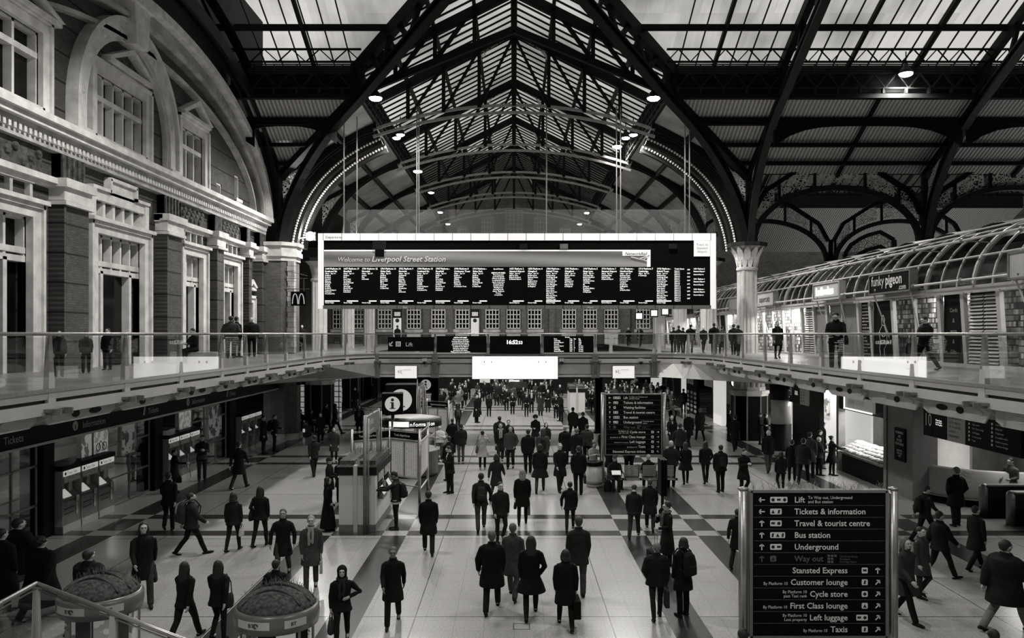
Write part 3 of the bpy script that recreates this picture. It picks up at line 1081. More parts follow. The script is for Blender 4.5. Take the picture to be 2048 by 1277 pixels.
# lower-level end: steps going up, both ends of the hall
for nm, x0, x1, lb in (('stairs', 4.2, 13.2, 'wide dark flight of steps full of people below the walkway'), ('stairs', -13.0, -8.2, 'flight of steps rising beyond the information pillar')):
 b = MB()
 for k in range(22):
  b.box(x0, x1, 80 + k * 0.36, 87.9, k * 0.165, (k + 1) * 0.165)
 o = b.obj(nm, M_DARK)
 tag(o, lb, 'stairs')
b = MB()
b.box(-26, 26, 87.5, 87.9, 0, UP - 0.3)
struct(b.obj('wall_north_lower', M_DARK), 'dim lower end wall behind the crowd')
b = MB()
struct(MB().box(-26.2, -26, 46, 92, 0, 15.4).obj('wall_outer_west', M_BRICK), 'outer brick wall beyond the side aisle')
struct(MB().box(50, 50.2, -20, 92, 0, 26).obj('wall_outer_east', M_BRICK), 'outer brick wall far beyond the shops')
# =============================================================== roof
RZ, EZ, BZ, DZ = 23.7, 19.6, 18.1, 15.2      # ridge, glazed eave, foot of the gutter band, foot of the deck
HN, HT, CN = 8.05, 9.0, 13.5                 # lantern half widths, column line
TY = 31.5
YF = 88.0
def slope_n(x):
 return RZ - (RZ - EZ) * abs(x) / HN
def slope_t(y):
 return RZ - (RZ - EZ) * abs(y - TY) / HT
def glass_panel(name, polys, m, label):
 b = MB()
 for p in polys:
  b.poly(p)
 return struct(b.obj(name, m), label)
gp = []
XE0, XE1 = WX, 49.0
Y0 = -18.0
nave = []
for s in (-1, 1):
 nave.append([(0, TY, RZ), (s * HN, TY + HT, EZ), (s * HN, YF, EZ), (0, YF, RZ)])
cn = glass_panel('ceiling_nave', nave, M_GLY, 'pitched glazed roof over the long hall')
tr = []
for s in (1,):
 tr.append([(0, TY, RZ), (XE0, TY, RZ), (XE0, TY + s * HT, EZ), (-HN, TY + s * HT, EZ)])
 tr.append([(0, TY, RZ), (HN, TY + s * HT, EZ), (XE1, TY + s * HT, EZ), (XE1, TY, RZ)])
ct = glass_panel('ceiling_cross', tr, M_GLX, 'pitched glazed roof over the cross hall')
nb_ = MB()
for s in (-1, 1):
 nb_.poly([(0, TY, RZ), (0, Y0, RZ), (s * HN, Y0, EZ), (s * HN, TY - HT, EZ)])
nb_.poly([(0, TY, RZ), (XE0, TY, RZ), (XE0, TY - HT, EZ), (-HN, TY - HT, EZ)])
nb_.poly([(0, TY, RZ), (HN, TY - HT, EZ), (XE1, TY - HT, EZ), (XE1, TY, RZ)])
nb_.box(-26, 50, Y0 - 0.2, Y0, 0, 24)
struct(nb_.obj('ceiling_near', M_IRON_L), 'unseen near roof made opaque to hold back sky light')  # out-of-view slopes kept opaque to cut the fill light from the sky
# glazing bars, rafters and purlins of the cross roof (the slope that faces the viewer)
ab, ar = MB(), MB()
x = -14.3
k = 0
while x < XE1:
 yt = TY + max(0.05, HT * abs(x) / HN) if abs(x) < HN else TY + 0.05
 if abs(x) < HN:
  x += 0.87
  k += 1
  continue
 for s in (-1, 1):
  ab.bar((x, TY + 0.05 * s, RZ), (x, TY + s * HT, EZ), 0.055, 0.07)
 x += 0.87
 k += 1
x = -14.3
for x in [-14.2, -10.1, 10.1] + [13.5 + 3.37 * j for j in range(11)]:
 for s in (-1, 1):
  ar.bar((x, TY, RZ - 0.1), (x, TY + s * HT, EZ - 0.1), 0.16, 0.24)
# bars of the hips inside the crossing: valleys
for sx in (-1, 1):
 for s in (-1, 1):
  ar.bar((0, TY, RZ - 0.1), (sx * HN, TY + s * HT, EZ - 0.1), 0.3, 0.34)
ab.obj('glazing_bar', M_IRON, ct)
ar.obj('rafter', M_IRON, ct)
pu = MB()
for d in (2.1, 4.3, 6.6):
 for s in (-1, 1):
  y = TY + s * d
  z = slope_t(y) - 0.1
  xl = -HN * d / HT
  pu.bar((XE0, y, z), (xl, y, z), 0.22, 0.26)
  pu.bar((-xl, y, z), (XE1, y, z), 0.22, 0.26)
pu.obj('purlin', M_IRON, ct)
def lattice(b, p, q, depth, pitch, w=0.09, wd=0.05, up=(0, 0, 1)):
 """a warren girder between two points: two chords and zigzag web"""
 p, q = Vector(p), Vector(q)
 dn = Vector((0, 0, -depth))
 b.bar(p, q, w)
 b.bar(p + dn, q + dn, w)
 n_ = max(2, int((q - p).length / pitch))
 for i in range(n_):
  a, c = p.lerp(q, i / n_), p.lerp(q, (i + 1) / n_)
  m_ = (a + c) / 2
  b.bar(a + dn, m_, wd)
  b.bar(m_, c + dn, wd)
lt = MB()
for y, dz in ((TY + 7.75, 0.12), (TY + 3.4, 0.12)):
 z = slope_t(y) - 0.2
 lattice(lt, (-14.3, y, z), (-7.5, y, z), 0.62, 1.15)
 lattice(lt, (7.5, y, z), (XE1, y, z), 0.62, 1.15)
lt.obj('lattice_girder', M_IRON, ct)
# gutter band: dark boarding with a lattice girder and rails in front
gb, gl_ = MB(), MB()
for s in (-1, 1):
 y = TY + s * (HT + 0.25)
 for x0, x1 in ((XE0, -HN), (HN, XE1)):
  gb.box(x0, x1, y - 0.1, y + 0.1, BZ, EZ + 0.05)
for x0, x1 in ((XE0, -HN - 0.2), (HN + 0.2, XE1)):
 yy = TY + HT - 0.15
 lattice(gl_, (x0, yy, EZ - 0.45), (x1, yy, EZ - 0.45), 0.75, 1.15, 0.07, 0.06)
 for z in (EZ, EZ - 0.2, EZ - 0.33, BZ + 0.3):
  gl_.bar((x0, yy, z), (x1, yy, z), 0.06)
 x = x0
 while x < x1:
  gl_.bar((x, yy, EZ), (x, yy, EZ - 0.45), 0.05)
  gl_.box(x - 0.05, x + 0.05, yy - 0.12, yy + 0.1, BZ + 0.02, BZ + 0.3)
  x += 1.15
gb.obj('gutter_board', M_IRON, ct)
gl_.obj('gutter_girder', M_IRON_L, ct)
ed = MB()
for x0, x1 in ((XE0, -HN), (HN, XE1)):
 ed.box(x0, x1, TY + HT - 0.25, TY + HT + 0.1, BZ - 0.22, BZ)
ed.obj('eave_beam', M_IRON, ct)
# decks below the lanterns
dk = MB()
dk.poly([(HN, TY + HT, BZ), (CN, TY + 14.5, DZ), (XE1, TY + 14.5, DZ), (XE1, TY + HT, BZ)])
dk.poly([(-HN, TY + HT, BZ), (WX, TY + HT, BZ), (WX, TY + 14.5, DZ), (-CN, TY + 14.5, DZ)])
dk.poly([(HN, TY - HT, BZ), (XE1, TY - HT, BZ), (XE1, TY - 14.5, DZ), (CN, TY - 14.5, DZ)])
dk.poly([(-HN, TY - HT, BZ), (-CN, TY - 14.5, DZ), (WX, TY - 14.5, DZ), (WX, TY - HT, BZ)])
cd = struct(dk.obj('ceiling_deck_cross', M_DECKX), 'ribbed sloping deck between the cross lantern and the columns')
dk = MB()
for s in (-1, 1):
 dk.poly([(s * HN, TY + HT, BZ), (s * HN, YF, BZ), (s * CN, YF, DZ), (s * CN, TY + 14.5, DZ)])
 dk.poly([(s * HN, TY - HT, BZ), (s * CN, TY - 14.5, DZ), (s * CN, Y0, DZ), (s * HN, Y0, BZ)])
dn_ = struct(dk.obj('ceiling_deck_nave', M_DECKY), 'dark sloping deck beside the long lantern')
# beams on the cross deck and little arched brackets
bm = MB()
for y, h in ((41.9, 0.38), (43.5, 0.2), (44.85, 0.2)):
 t_ = (y - 40.5) / 5.5
 z = BZ + (DZ - BZ) * t_ - 0.25
 xa = HN + (CN - HN) * t_
 bm.bar((-14.3, y, z), (-xa, y, z), 0.25, h)
 bm.bar((xa, y, z), (XE1, y, z), 0.25, h)
bm.obj('deck_beam', M_IRON, cd)
FX = [13.5, 23.6, 33.7, 43.8]
br_ = MB()
y = 41.9
z = BZ + (DZ - BZ) * (1.4 / 5.5) - 0.42
for i in range(-1, 4):
 xa, xb = (FX[i], FX[i + 1]) if 0 <= i < 3 else ((43.8, 49) if i == 3 else (-23.6, -13.5))
 for m_ in range(1):
  pts = [(xa + 0.1, y, z), (xb - 0.1, y, z)]
  low = []
  for k in range(13):
   q = k / 12
   x = xb - 0.1 + (xa - xb + 0.2) * q
   e = 1 - (abs(q - 0.5) * 2) ** 4
   low.append((x, y, z - 1.15 + 1.1 * e))
  br_.prism(pts + low, (0, 0.08, 0))
pts = [(-14.3, y, z), (-9.3, y, z)] + [(-9.3 - 5 * k / 8, y, z - 0.75 + 0.7 * (1 - (abs(k / 8 - 0.55) * 2) ** 3)) for k in range(9)]
br_.prism(pts, (0, 0.08, 0))
br_.obj('arched_bracket', M_IRON, cd)
# short rafters crossing the deck
sr = MB()
for x in (18.55, 28.65, 38.7):
 sr.bar((x, 40.6, BZ - 0.15), (x, 46, DZ - 0.15), 0.16, 0.2)
sr.obj('deck_rafter', M_IRON, cd)
# nave bars
nb, npur = MB(), MB()
y = TY + 0.5
while y < YF:
 lim = HN if y >= TY + HT else HN * (y - TY) / HT
 for s in (-1, 1):
  if y >= TY + HT:
   nb.bar((0, y, RZ), (s * HN, y, EZ), 0.07, 0.09)
  else:
   nb.bar((0, y, RZ), (s * lim, y, slope_n(lim)), 0.07, 0.09)
 y += 0.87
nb.obj('glazing_bar', M_IRON, cn)
for d in (2.0, 4.05, 6.1):
 for s in (-1, 1):
  y0 = TY + HT * d / HN
  npur.bar((s * d, y0, slope_n(d) - 0.15), (s * d, YF, slope_n(d) - 0.15), 0.16, 0.3)
npur.obj('purlin', M_IRON, cn)
rb = MB().box(-0.17, 0.17, TY, YF, RZ - 0.75, RZ - 0.02)
rb.obj('ridge_beam', M_IRON, cn)
gb = MB()
for s in (-1, 1):
 gb.box(s * HN - 0.1, s * HN + 0.1, TY + HT, YF, BZ, EZ)
gb.obj('gutter_board', M_IRON, cn)
gl2 = MB()
for s in (-1, 1):
 x = s * (HN - 0.18)
 for z in (EZ - 0.1, EZ - 0.55, BZ + 0.4, BZ + 0.05):
  gl2.bar((x, TY + HT, z), (x, YF, z), 0.08)
 y = TY + HT
 while y < YF:
  gl2.box(x - 0.04, x + 0.04, y - 0.04, y + 0.04, BZ, EZ)
  gl2.bar((x, y, EZ - 0.55), (x, y + 0.6, BZ + 0.4), 0.05)
  gl2.bar((x, y + 0.6, BZ + 0.4), (x, y + 1.2, EZ - 0.55), 0.05)
  y += 1.2
gl2.obj('gutter_girder', M_IRON_L, cn)
# deck beams along the hall
db = MB()
for s in (-1, 1):
 for t_ in (0.33, 0.66):
  x = s * (HN + (CN - HN) * t_)
  z = BZ + (DZ - BZ) * t_ - 0.15
  db.bar((x, TY + HT + 5.5 * t_, z), (x, YF, z), 0.2, 0.3)
db.obj('deck_beam', M_IRON, dn_)
# roof aisles beyond the columns, dim and high
ai = MB()
ai.quad((-26, 46, DZ + 0.3), (-CN, 46, DZ + 0.3), (-CN, YF, DZ + 0.3), (-26, YF, DZ + 0.3))
ai.poly([(CN, 46, DZ + 0.02), (XE1, 46, DZ + 0.02), (XE1, 59.6, 21.0), (CN, 59.6, 21.0)])
struct(ai.obj('ceiling_aisle', M_IRON_L), 'dark boarded roof over the side aisles')
# second cross lantern far behind the shops
c2 = MB()
c2.quad((CN, 68, RZ), (XE1, 68, RZ), (XE1, 77, EZ), (CN, 77, EZ))
c2o = struct(c2.obj('ceiling_far_cross', M_GLX), 'distant glazed roof slope seen through the arcade')
b = MB()
x = CN
while x < XE1:
 b.bar((x, 68, RZ), (x, 77, EZ), 0.08, 0.1)
 x += 0.87
for x in (13.5, 16.9, 20.2, 23.6, 27, 30.3, 33.7, 37, 40.4, 43.8):
 b.bar((x, 68, RZ), (x, 77, EZ), 0.22, 0.3)
for yy in (71, 74):
 b.bar((CN, yy, RZ - 4.1 * (yy - 68) / 9 - .1), (XE1, yy, RZ - 4.1 * (yy - 68) / 9 - .1), 0.2, 0.3)
lattice(b, (CN, 75.8, EZ + .35), (XE1, 75.8, EZ + .35), 0.8, 1.5, 0.12, 0.09)
b.obj('glazing_bar', M_IRON, c2o)
b = MB().box(CN, XE1, 77, 77.3, BZ, EZ)
b.obj('gutter_board', M_IRON_L, c2o)
b = MB().quad((CN, 77, BZ), (XE1, 77, BZ), (XE1, 84, 14.6), (CN, 84, 14.6))
b.obj('deck', M_DECKX, c2o)
b = MB()
b.quad((CN, 59.6, 21), (XE1, 59.6, 21), (XE1, 59.7, 23.7), (CN, 59.7, 23.7))
b.quad((CN, 59.6, 23.7), (XE1, 59.6, 23.7), (XE1, 68, RZ), (CN, 68, RZ))
b.obj('dark_slope', M_IRON, c2o)
# =============================================================== roof trusses of the long hall
def bez(p0, p1, p2, n_=12):
 p0, p1, p2 = Vector(p0), Vector(p1), Vector(p2)
 return [p0 * (1 - t) ** 2 + p1 * 2 * t * (1 - t) + p2 * t * t for t in [i / n_ for i in range(n_ + 1)]]
def bez3(p0, p1, p2, p3, n_=14):
 p0, p1, p2, p3 = map(Vector, (p0, p1, p2, p3))
 return [p0 * (1 - t) ** 3 + p1 * 3 * t * (1 - t) ** 2 + p2 * 3 * t * t * (1 - t) + p3 * t ** 3 for t in [i / n_ for i in range(n_ + 1)]]
def isect(w_, h_, f=0.03):
 """an I-beam section (side, up)"""
 a, b_ = w_ / 2, h_ / 2
 return [(-a, -b_), (a, -b_), (a, -b_ + f * 2), (f, -b_ + f * 2), (f, b_ - f * 2), (a, b_ - f * 2), (a, b_), (-a, b_), (-a, b_ - f * 2), (-f, b_ - f * 2), (-f, -b_ + f * 2), (-a, -b_ + f * 2)]
def rect(w_, h_):
 a, b_ = w_ / 2, h_ / 2
 return [(-a, -b_), (a, -b_), (a, b_), (-a, b_)]
def nave_truss():
 """one transverse frame about y = 0"""
 t = thing('roof_truss', 'x', 'truss', (0, 0, 0), 0, 'iron trusses across the long hall')
 for s in (-1, 1):
  leg = bez3((s * 13.45, 0, 11.4), (s * 13.2, 0, 14.6), (s * 10.8, 0, 17.0), (s * 8.1, 0, 17.75))
  MB().sweep(leg, isect(0.42, 0.5, 0.05), up=(0, 1, 0)).obj('curved_rib', M_IRON, t)
  MB().bar((s * CN, 0, DZ - 0.1), (s * HN, 0, BZ - 0.05), 0.3, 0.35).obj('deck_rafter', M_IRON, t)
  MB().bar((s * HN, 0, EZ - 0.25), (0, 0, RZ - 0.3), 0.26, 0.42).obj('top_chord', M_IRON, t)
  MB().bar((s * HN, 0, BZ - 0.3), (s * HN, 0, EZ), 0.3, 0.3).obj('eave_post', M_IRON, t)
  # struts
  for (xa, za, xb, zb) in ((s * 6.1, 18.35, s * 6.1, 20.4), (s * 6.1, 18.35, s * 4.05, 21.4), (s * 4.05, 18.75, s * 4.05, 21.4), (s * 4.05, 18.75, s * 2.0, 22.4), (s * 2.0, 19.0, s * 2.0, 22.4), (s * 2.0, 19.0, 0, 23.2)):
   MB().bar((xa, 0, za), (xb, 0, zb), 0.2 if xa == xb else 0.14, 0.2, up=(0, 1, 0)).obj('strut', M_IRON, t)
  # tracery in the crook of the rib
  p = [(s * 13.3, 0, 11.6)] + [(v.x - s * 0.25, 0, v.z + 0.25) for v in leg[2:8]] + [(s * 13.3, 0, 15.2)]
  MB().poly(p).obj('spandrel_tracery', M_TRAC, t)
  # little lace brackets under the ridge
  MB().poly([(s * 1.9, 0, 22.5), (s * 1.9, 0, 21.6), (s * 1.5, 0, 22.3), (s * 0.2, 0, 23.1), (s * 0.2, 0, 23.4)]).obj('ridge_tracery', M_TRAC, t)
 MB().bar((0, 0, 19.1), (0, 0, RZ - 0.3), 0.22).obj('king_post', M_IRON, t)
 for dz, m in ((0, M_IRON_P), (-0.42, M_IRON_P)):
  pth = [(x, 0, 17.75 + dz + 1.4 * (1 - (x / 8.1) ** 2)) for x in [-8.1 + 16.2 * i / 20 for i in range(21)]]
  MB().sweep(pth, rect(0.16, 0.10), up=(0, 1, 0)).obj('tie_arc', m, t)
 return t
tr_labels = ['first arched iron truss over the far edge of the crossing', 'second arched iron truss behind the first pair of lamps', 'third arched iron truss along the long hall',
    'fourth arched iron truss along the long hall', 'fifth arched iron truss just before the end gable']
proto = nave_truss()
for i, y in enumerate((46.0, 55.5, 65.0, 74.5, 84.0)):
 o = proto if i == 0 else copy_tree(proto)
 o.location = (0, y, 0)
 o['label'] = tr_labels[i]
 o['group'] = 'iron trusses across the long hall'
# straight collar frame at the crossing edge
cf = thing('crossing_frame', 'heavy straight iron frame where the long roof meets the crossing', 'truss', (0, 40.5, 0))
for s in (-1, 1):
 wpart(MB().bar((s * HN, 40.5, EZ - 0.3), (0, 40.5, RZ - 0.35), 0.3, 0.5), 'top_chord', M_IRON, cf)
 wpart(MB().bar((s * HN, 40.5, BZ - 0.2), (s * HN, 40.5, EZ), 0.4, 0.4), 'eave_post', M_IRON, cf)
 wpart(MB().bar((s * HN, 40.5, BZ), (0, 40.5, 21.4), 0.26, 0.34), 'lower_chord', M_IRON, cf)
 for (xa, za, xb, zb) in ((6, 18.95, 6, 20.6), (6, 18.95, 4, 21.6), (4, 19.8, 4, 21.6), (4, 19.8, 2, 22.6), (2, 20.6, 2, 22.6)):
  wpart(MB().bar((s * xa, 40.5, za), (s * xb, 40.5, zb), 0.16, 0.2), 'strut', M_IRON, cf)
wpart(MB().bar((0, 40.5, 21.3), (0, 40.5, RZ), 0.24), 'king_post', M_IRON, cf)
# hip ribs from the columns to the middle of the crossing
for s in (-1, 1):
 hr = thing('hip_rib', 'great diagonal iron rib rising from the ' + ('brick pier' if s < 0 else 'fluted column') + ' to the middle of the crossing roof', 'rib', (s * 13.5, 46, 11.2))
 low = bez3((s * 13.4, 45.9, 11.3), (s * 12.9, 45.4, 14.3), (s * 10.2, 42.6, 16.6), (s * 8.0, 40.4, 17.7))
 low += [Vector((s * 8.0, 40.4, 17.7)).lerp(Vector((0, TY, 22.4)), k / 6) for k in range(1, 7)]
 wpart(MB().sweep(low, isect(0.42, 0.46, 0.05)), 'lower_chord', M_IRON, hr)
 wpart(MB().bar((s * 13.4, 45.9, DZ - 0.2), (s * HN, 40.5, BZ - 0.1), 0.4, 0.4), 'upper_chord', M_IRON, hr)
 wpart(MB().bar((s * HN, 40.5, EZ - 0.3), (0, TY, RZ - 0.4), 0.4, 0.5), 'valley_beam', M_IRON, hr)
 for k in range(5):
  a = Vector((s * 8.0, 40.4, 17.7)).lerp(Vector((0, TY, 22.4)), k / 5)
  c = Vector((s * HN, 40.5, EZ)).lerp(Vector((0, TY, RZ)), (k + 0.5) / 5)
  c2_ = Vector((s * HN, 40.5, EZ)).lerp(Vector((0, TY, RZ)), max(0, (k - 0.5) / 5))
  wpart(MB().bar(a, c, 0.2), 'strut', M_IRON, hr)
  wpart(MB().bar(a, c2_, 0.2), 'strut', M_IRON, hr)
 wpart(MB().bar((s * 13.45, 46, 11.2), (s * 13.45, 46, DZ), 0.3), 'post', M_IRON, hr)
 tp = [v for v in low[1:10]]
 up_ = [Vector((s * 13.4, 45.9, DZ - 0.3)).lerp(Vector((s * HN, 40.5, BZ - 0.2)), k / 6) for k in range(6, -1, -1)]
 b = MB()
 top = [Vector((s * 13.42, 45.95, 12.3 + 2.6 * k / 8)) for k in range(9)]
 for k in range(8):
  t0 = low[k + 1] + Vector((0, 0, 0.25))
  t1 = low[k + 2] + Vector((0, 0, 0.25))
  o0 = t0.lerp(Vector((s * 13.42, 45.95, t0.z + 0.6)), 0.55 * (1 - k / 8))
  o1 = t1.lerp(Vector((s * 13.42, 45.95, t1.z + 0.6)), 0.55 * (1 - (k + 1) / 8))
  if (o0 - t0).length > 0.02:
   b.quad(t0, t1, o1, o0)
 wpart(b, 'spandrel_tracery', M_TRAC, hr)
# ribs of the cross roof standing on every column of the arcade
rl = ['iron rib rising over the fluted column to the cross roof ridge', 'iron rib over the second arcade column behind the shops', 'iron rib over the third arcade column', 'iron rib over the last arcade column']
def cross_rib(x, lb, left=False):
 t = thing('cross_rib', lb, 'rib', (x, 46, 11.2), 0, 'ribs of the cross roof')
 low = bez3((x, 45.8, 11.3), (x, 45.2, 14.6), (x, 42.5, 16.9), (x, 40.4, 17.8))
 low += [Vector((x, 40.4, 17.8)).lerp(Vector((x, TY, 22.2)), k / 5) for k in range(1, 6)]
 wpart(MB().sweep(low, isect(0.4, 0.46, 0.05)), 'lower_chord', M_IRON_L, t)
 wpart(MB().bar((x, 46, DZ - 0.2), (x, 40.5, BZ - 0.1), 0.36, 0.36), 'deck_rafter', M_IRON, t)
 wpart(MB().bar((x, 40.5, EZ - 0.25), (x, TY, RZ - 0.25), 0.36, 0.42), 'top_chord', M_IRON, t)
 wpart(MB().bar((x, 40.5, BZ - 0.3), (x, 40.5, EZ), 0.34), 'eave_post', M_IRON, t)
 for k in range(4):
  a = Vector((x, 40.4, 17.8)).lerp(Vector((x, TY, 22.2)), k / 4)
  c = Vector((x, 40.5, EZ)).lerp(Vector((x, TY, RZ)), (k + 0.5) / 4)
  wpart(MB().bar(a, c, 0.18), 'strut', M_IRON, t)
 b = MB()
 for k in range(8):
  t0, t1 = low[k + 1] + Vector((0, 0, 0.3)), low[k + 2] + Vector((0, 0, 0.3))
  w0, w1 = 0.85 * sin(pi * (k + 0.3) / 9), 0.85 * sin(pi * (k + 1.3) / 9)
  b.quad(t0, t1, t1 + Vector((0, w1 * 0.8, w1 * 0.6)), t0 + Vector((0, w0 * 0.8, w0 * 0.6)))
 wpart(b, 'spandrel_tracery', M_TRAC, t)
 wpart(MB().bar((x, 46, 11.2), (x, 46, DZ), 0.28), 'post', M_IRON, t)
 return t
for i, x in enumerate(FX):
 cross_rib(x, rl[i])
# roof edge rib against the great wall arch
t = thing('cross_rib', 'dark iron rib following the great stone arch of the building', 'rib', (WX + 0.8, 46, 11.2), 0, 'ribs of the cross roof')
pth = [(WX + 0.9, YC - 14.35 * cos(a), ZS + 0.2 + 7.1 * sin(a)) for a in [pi * i / 40 for i in range(12, 41)]]
wpart(MB().sweep(pth, isect(0.6, 0.5, 0.06), up=(1, 0, 0)), 'curved_chord', M_IRON, t)
pth = [(WX + 0.9, YC - 15.2 * cos(a), ZS + 0.5 + 8.6 * sin(a)) for a in [pi * i / 40 for i in range(12, 41)]]
wpart(MB().sweep(pth, isect(0.6, 0.5, 0.06), up=(1, 0, 0)), 'outer_chord', M_IRON, t)
struct(MB().prism([(WX - 0.1, y, z) for y, z in [(4, 17), (17, 17)] + [p for p in arc_o if 17.4 < p[0] < 45.5] + [(45.6, 12.0), (46.2, 12), (46.2, 24), (4, 24)]], (-0.1, 0, 0)).obj('wall_west_gable', M_IRON), 'dark boarding above the great arch')
# =============================================================== arcade behind the shops
def arcade(x0, x1, y, label, z0=11.3, zt=15.2):
 t = thing('arcade_arch', label, 'arch', ((x0 + x1) / 2, y, z0), 0, 'pierced iron arches of the arcade')
 xm, r = (x0 + x1) / 2, (x1 - x0) / 2 - 0.3
 rise = 3.1
 inner = [(xm + r * cos(a), y, z0 + rise * sin(a)) for a in [pi * i / 28 for i in range(29)]]
 wpart(MB().sweep(inner, rect(0.3, 0.3), up=(0, 1, 0)), 'lower_ring', M_IRON_L, t)
 outer = [(xm + (r + 0.0) * c, y, z0 + 1.55 + (rise - 0.15) * s) for c, s in [(cos(a), sin(a)) for a in [pi * i / 28 for i in range(29)]]]
 top = [(x0 + 0.2, y, z0 + 1.6), (x0 + 0.9, y, z0 + 2.9), (xm - 1.9, y, z0 + 4.35), (xm, y, z0 + 4.9), (xm + 1.9, y, z0 + 4.35), (x1 - 0.9, y, z0 + 2.9), (x1 - 0.2, y, z0 + 1.6)]
 for i in range(len(top) - 1):
  wpart(MB().bar(top[i], top[i + 1], 0.25, 0.28, up=(0, 1, 0)), 'upper_chord', M_IRON, t)
 for x in (x0, x1):
  wpart(MB().bar((x, y, 11.0), (x, y, z0 + 1.7), 0.26, 0.26), 'foot_post', M_IRON, t)
 def inn(a):
  return Vector((xm + r * cos(a), y, z0 + rise * sin(a)))
 def topz(x):
  for i in range(len(top) - 1):
   if top[i][0] <= x <= top[i + 1][0]:
    q = (x - top[i][0]) / (top[i + 1][0] - top[i][0])
    return top[i][2] + (top[i + 1][2] - top[i][2]) * q
  return top[0][2]
 for a0, a1 in ((0.1, 0.72), (0.80, 1.22), (1.30, 1.84), (1.92, 2.34), (2.42, 3.04)):
  b = MB()
  n_ = 5
  for k in range(n_):
   q0, q1 = a0 + (a1 - a0) * k / n_, a0 + (a1 - a0) * (k + 1) / n_
   pa, pb = inn(q0), inn(q1)
   ta = Vector((pa.x, y, topz(pa.x) - 0.22))
   tb = Vector((pb.x, y, topz(pb.x) - 0.22))
   if 1.0 < (a0 + a1) / 2 < 2.2:
    pa, pb = pa + Vector((0, 0, 0.3)), pb + Vector((0, 0, 0.3))
   else:
    pa, pb = pa.lerp(ta, 0.16), pb.lerp(tb, 0.16)
   b.quad(pa, pb, tb, ta)
  wpart(b, 'tracery_panel', M_TRAC, t)
  p, q = inn(a1), Vector((inn(a1).x, y, topz(inn(a1).x)))
  wpart(MB().bar(p, q, 0.14, 0.16, up=(0, 1, 0)), 'panel_rib', M_IRON, t)
 return t
arcade(13.5, 23.6, 46.0, 'pierced iron arch between the fluted column and the second arcade column')
arcade(23.6, 33.7, 46.0, 'pierced iron arch between the second and third arcade columns')
arcade(33.7, 43.8, 46.0, 'pierced iron arch at the far side of the arcade')
arcade(13.5, 23.6, 59.6, 'dim pierced iron arch one bay behind the arcade')
arcade(23.6, 33.7, 59.6, 'dim pierced iron arch behind the second bay of the arcade')
# a bright lit length of tracery behind the shop roof
lt_ = thing('lit_arch', 'short brightly lit length of pierced iron arch behind the shop roof', 'arch', (22, 52, 12))
cpt = [at(q, p, 52) for q, p in ((1690, 508), (1702, 490), (1722, 477), (1735, 471), (1760, 464), (1788, 480))]
hgt = 0.95
b = MB()
for i in range(5):
 if i == 3:
  pass
 b.quad(cpt[i] + Vector((0, 0, -hgt)), cpt[i + 1] + Vector((0, 0, -hgt)), cpt[i + 1], cpt[i])
wpart(b, 'tracery_panel', M_TRAC_L, lt_)
b = MB()
b.sweep([p + Vector((0, 0, -hgt)) for p in cpt], rect(0.25, 0.12), up=(0, 1, 0))
b.sweep([p for p in cpt], rect(0.25, 0.12), up=(0, 1, 0))
b.bar((cpt[0].x, 52, UP), (cpt[0].x, 52, cpt[0].z), 0.25)
b.bar((cpt[5].x, 52, UP), (cpt[5].x, 52, cpt[5].z), 0.25)
wpart(b, 'frame', M_IRON_L, lt_)
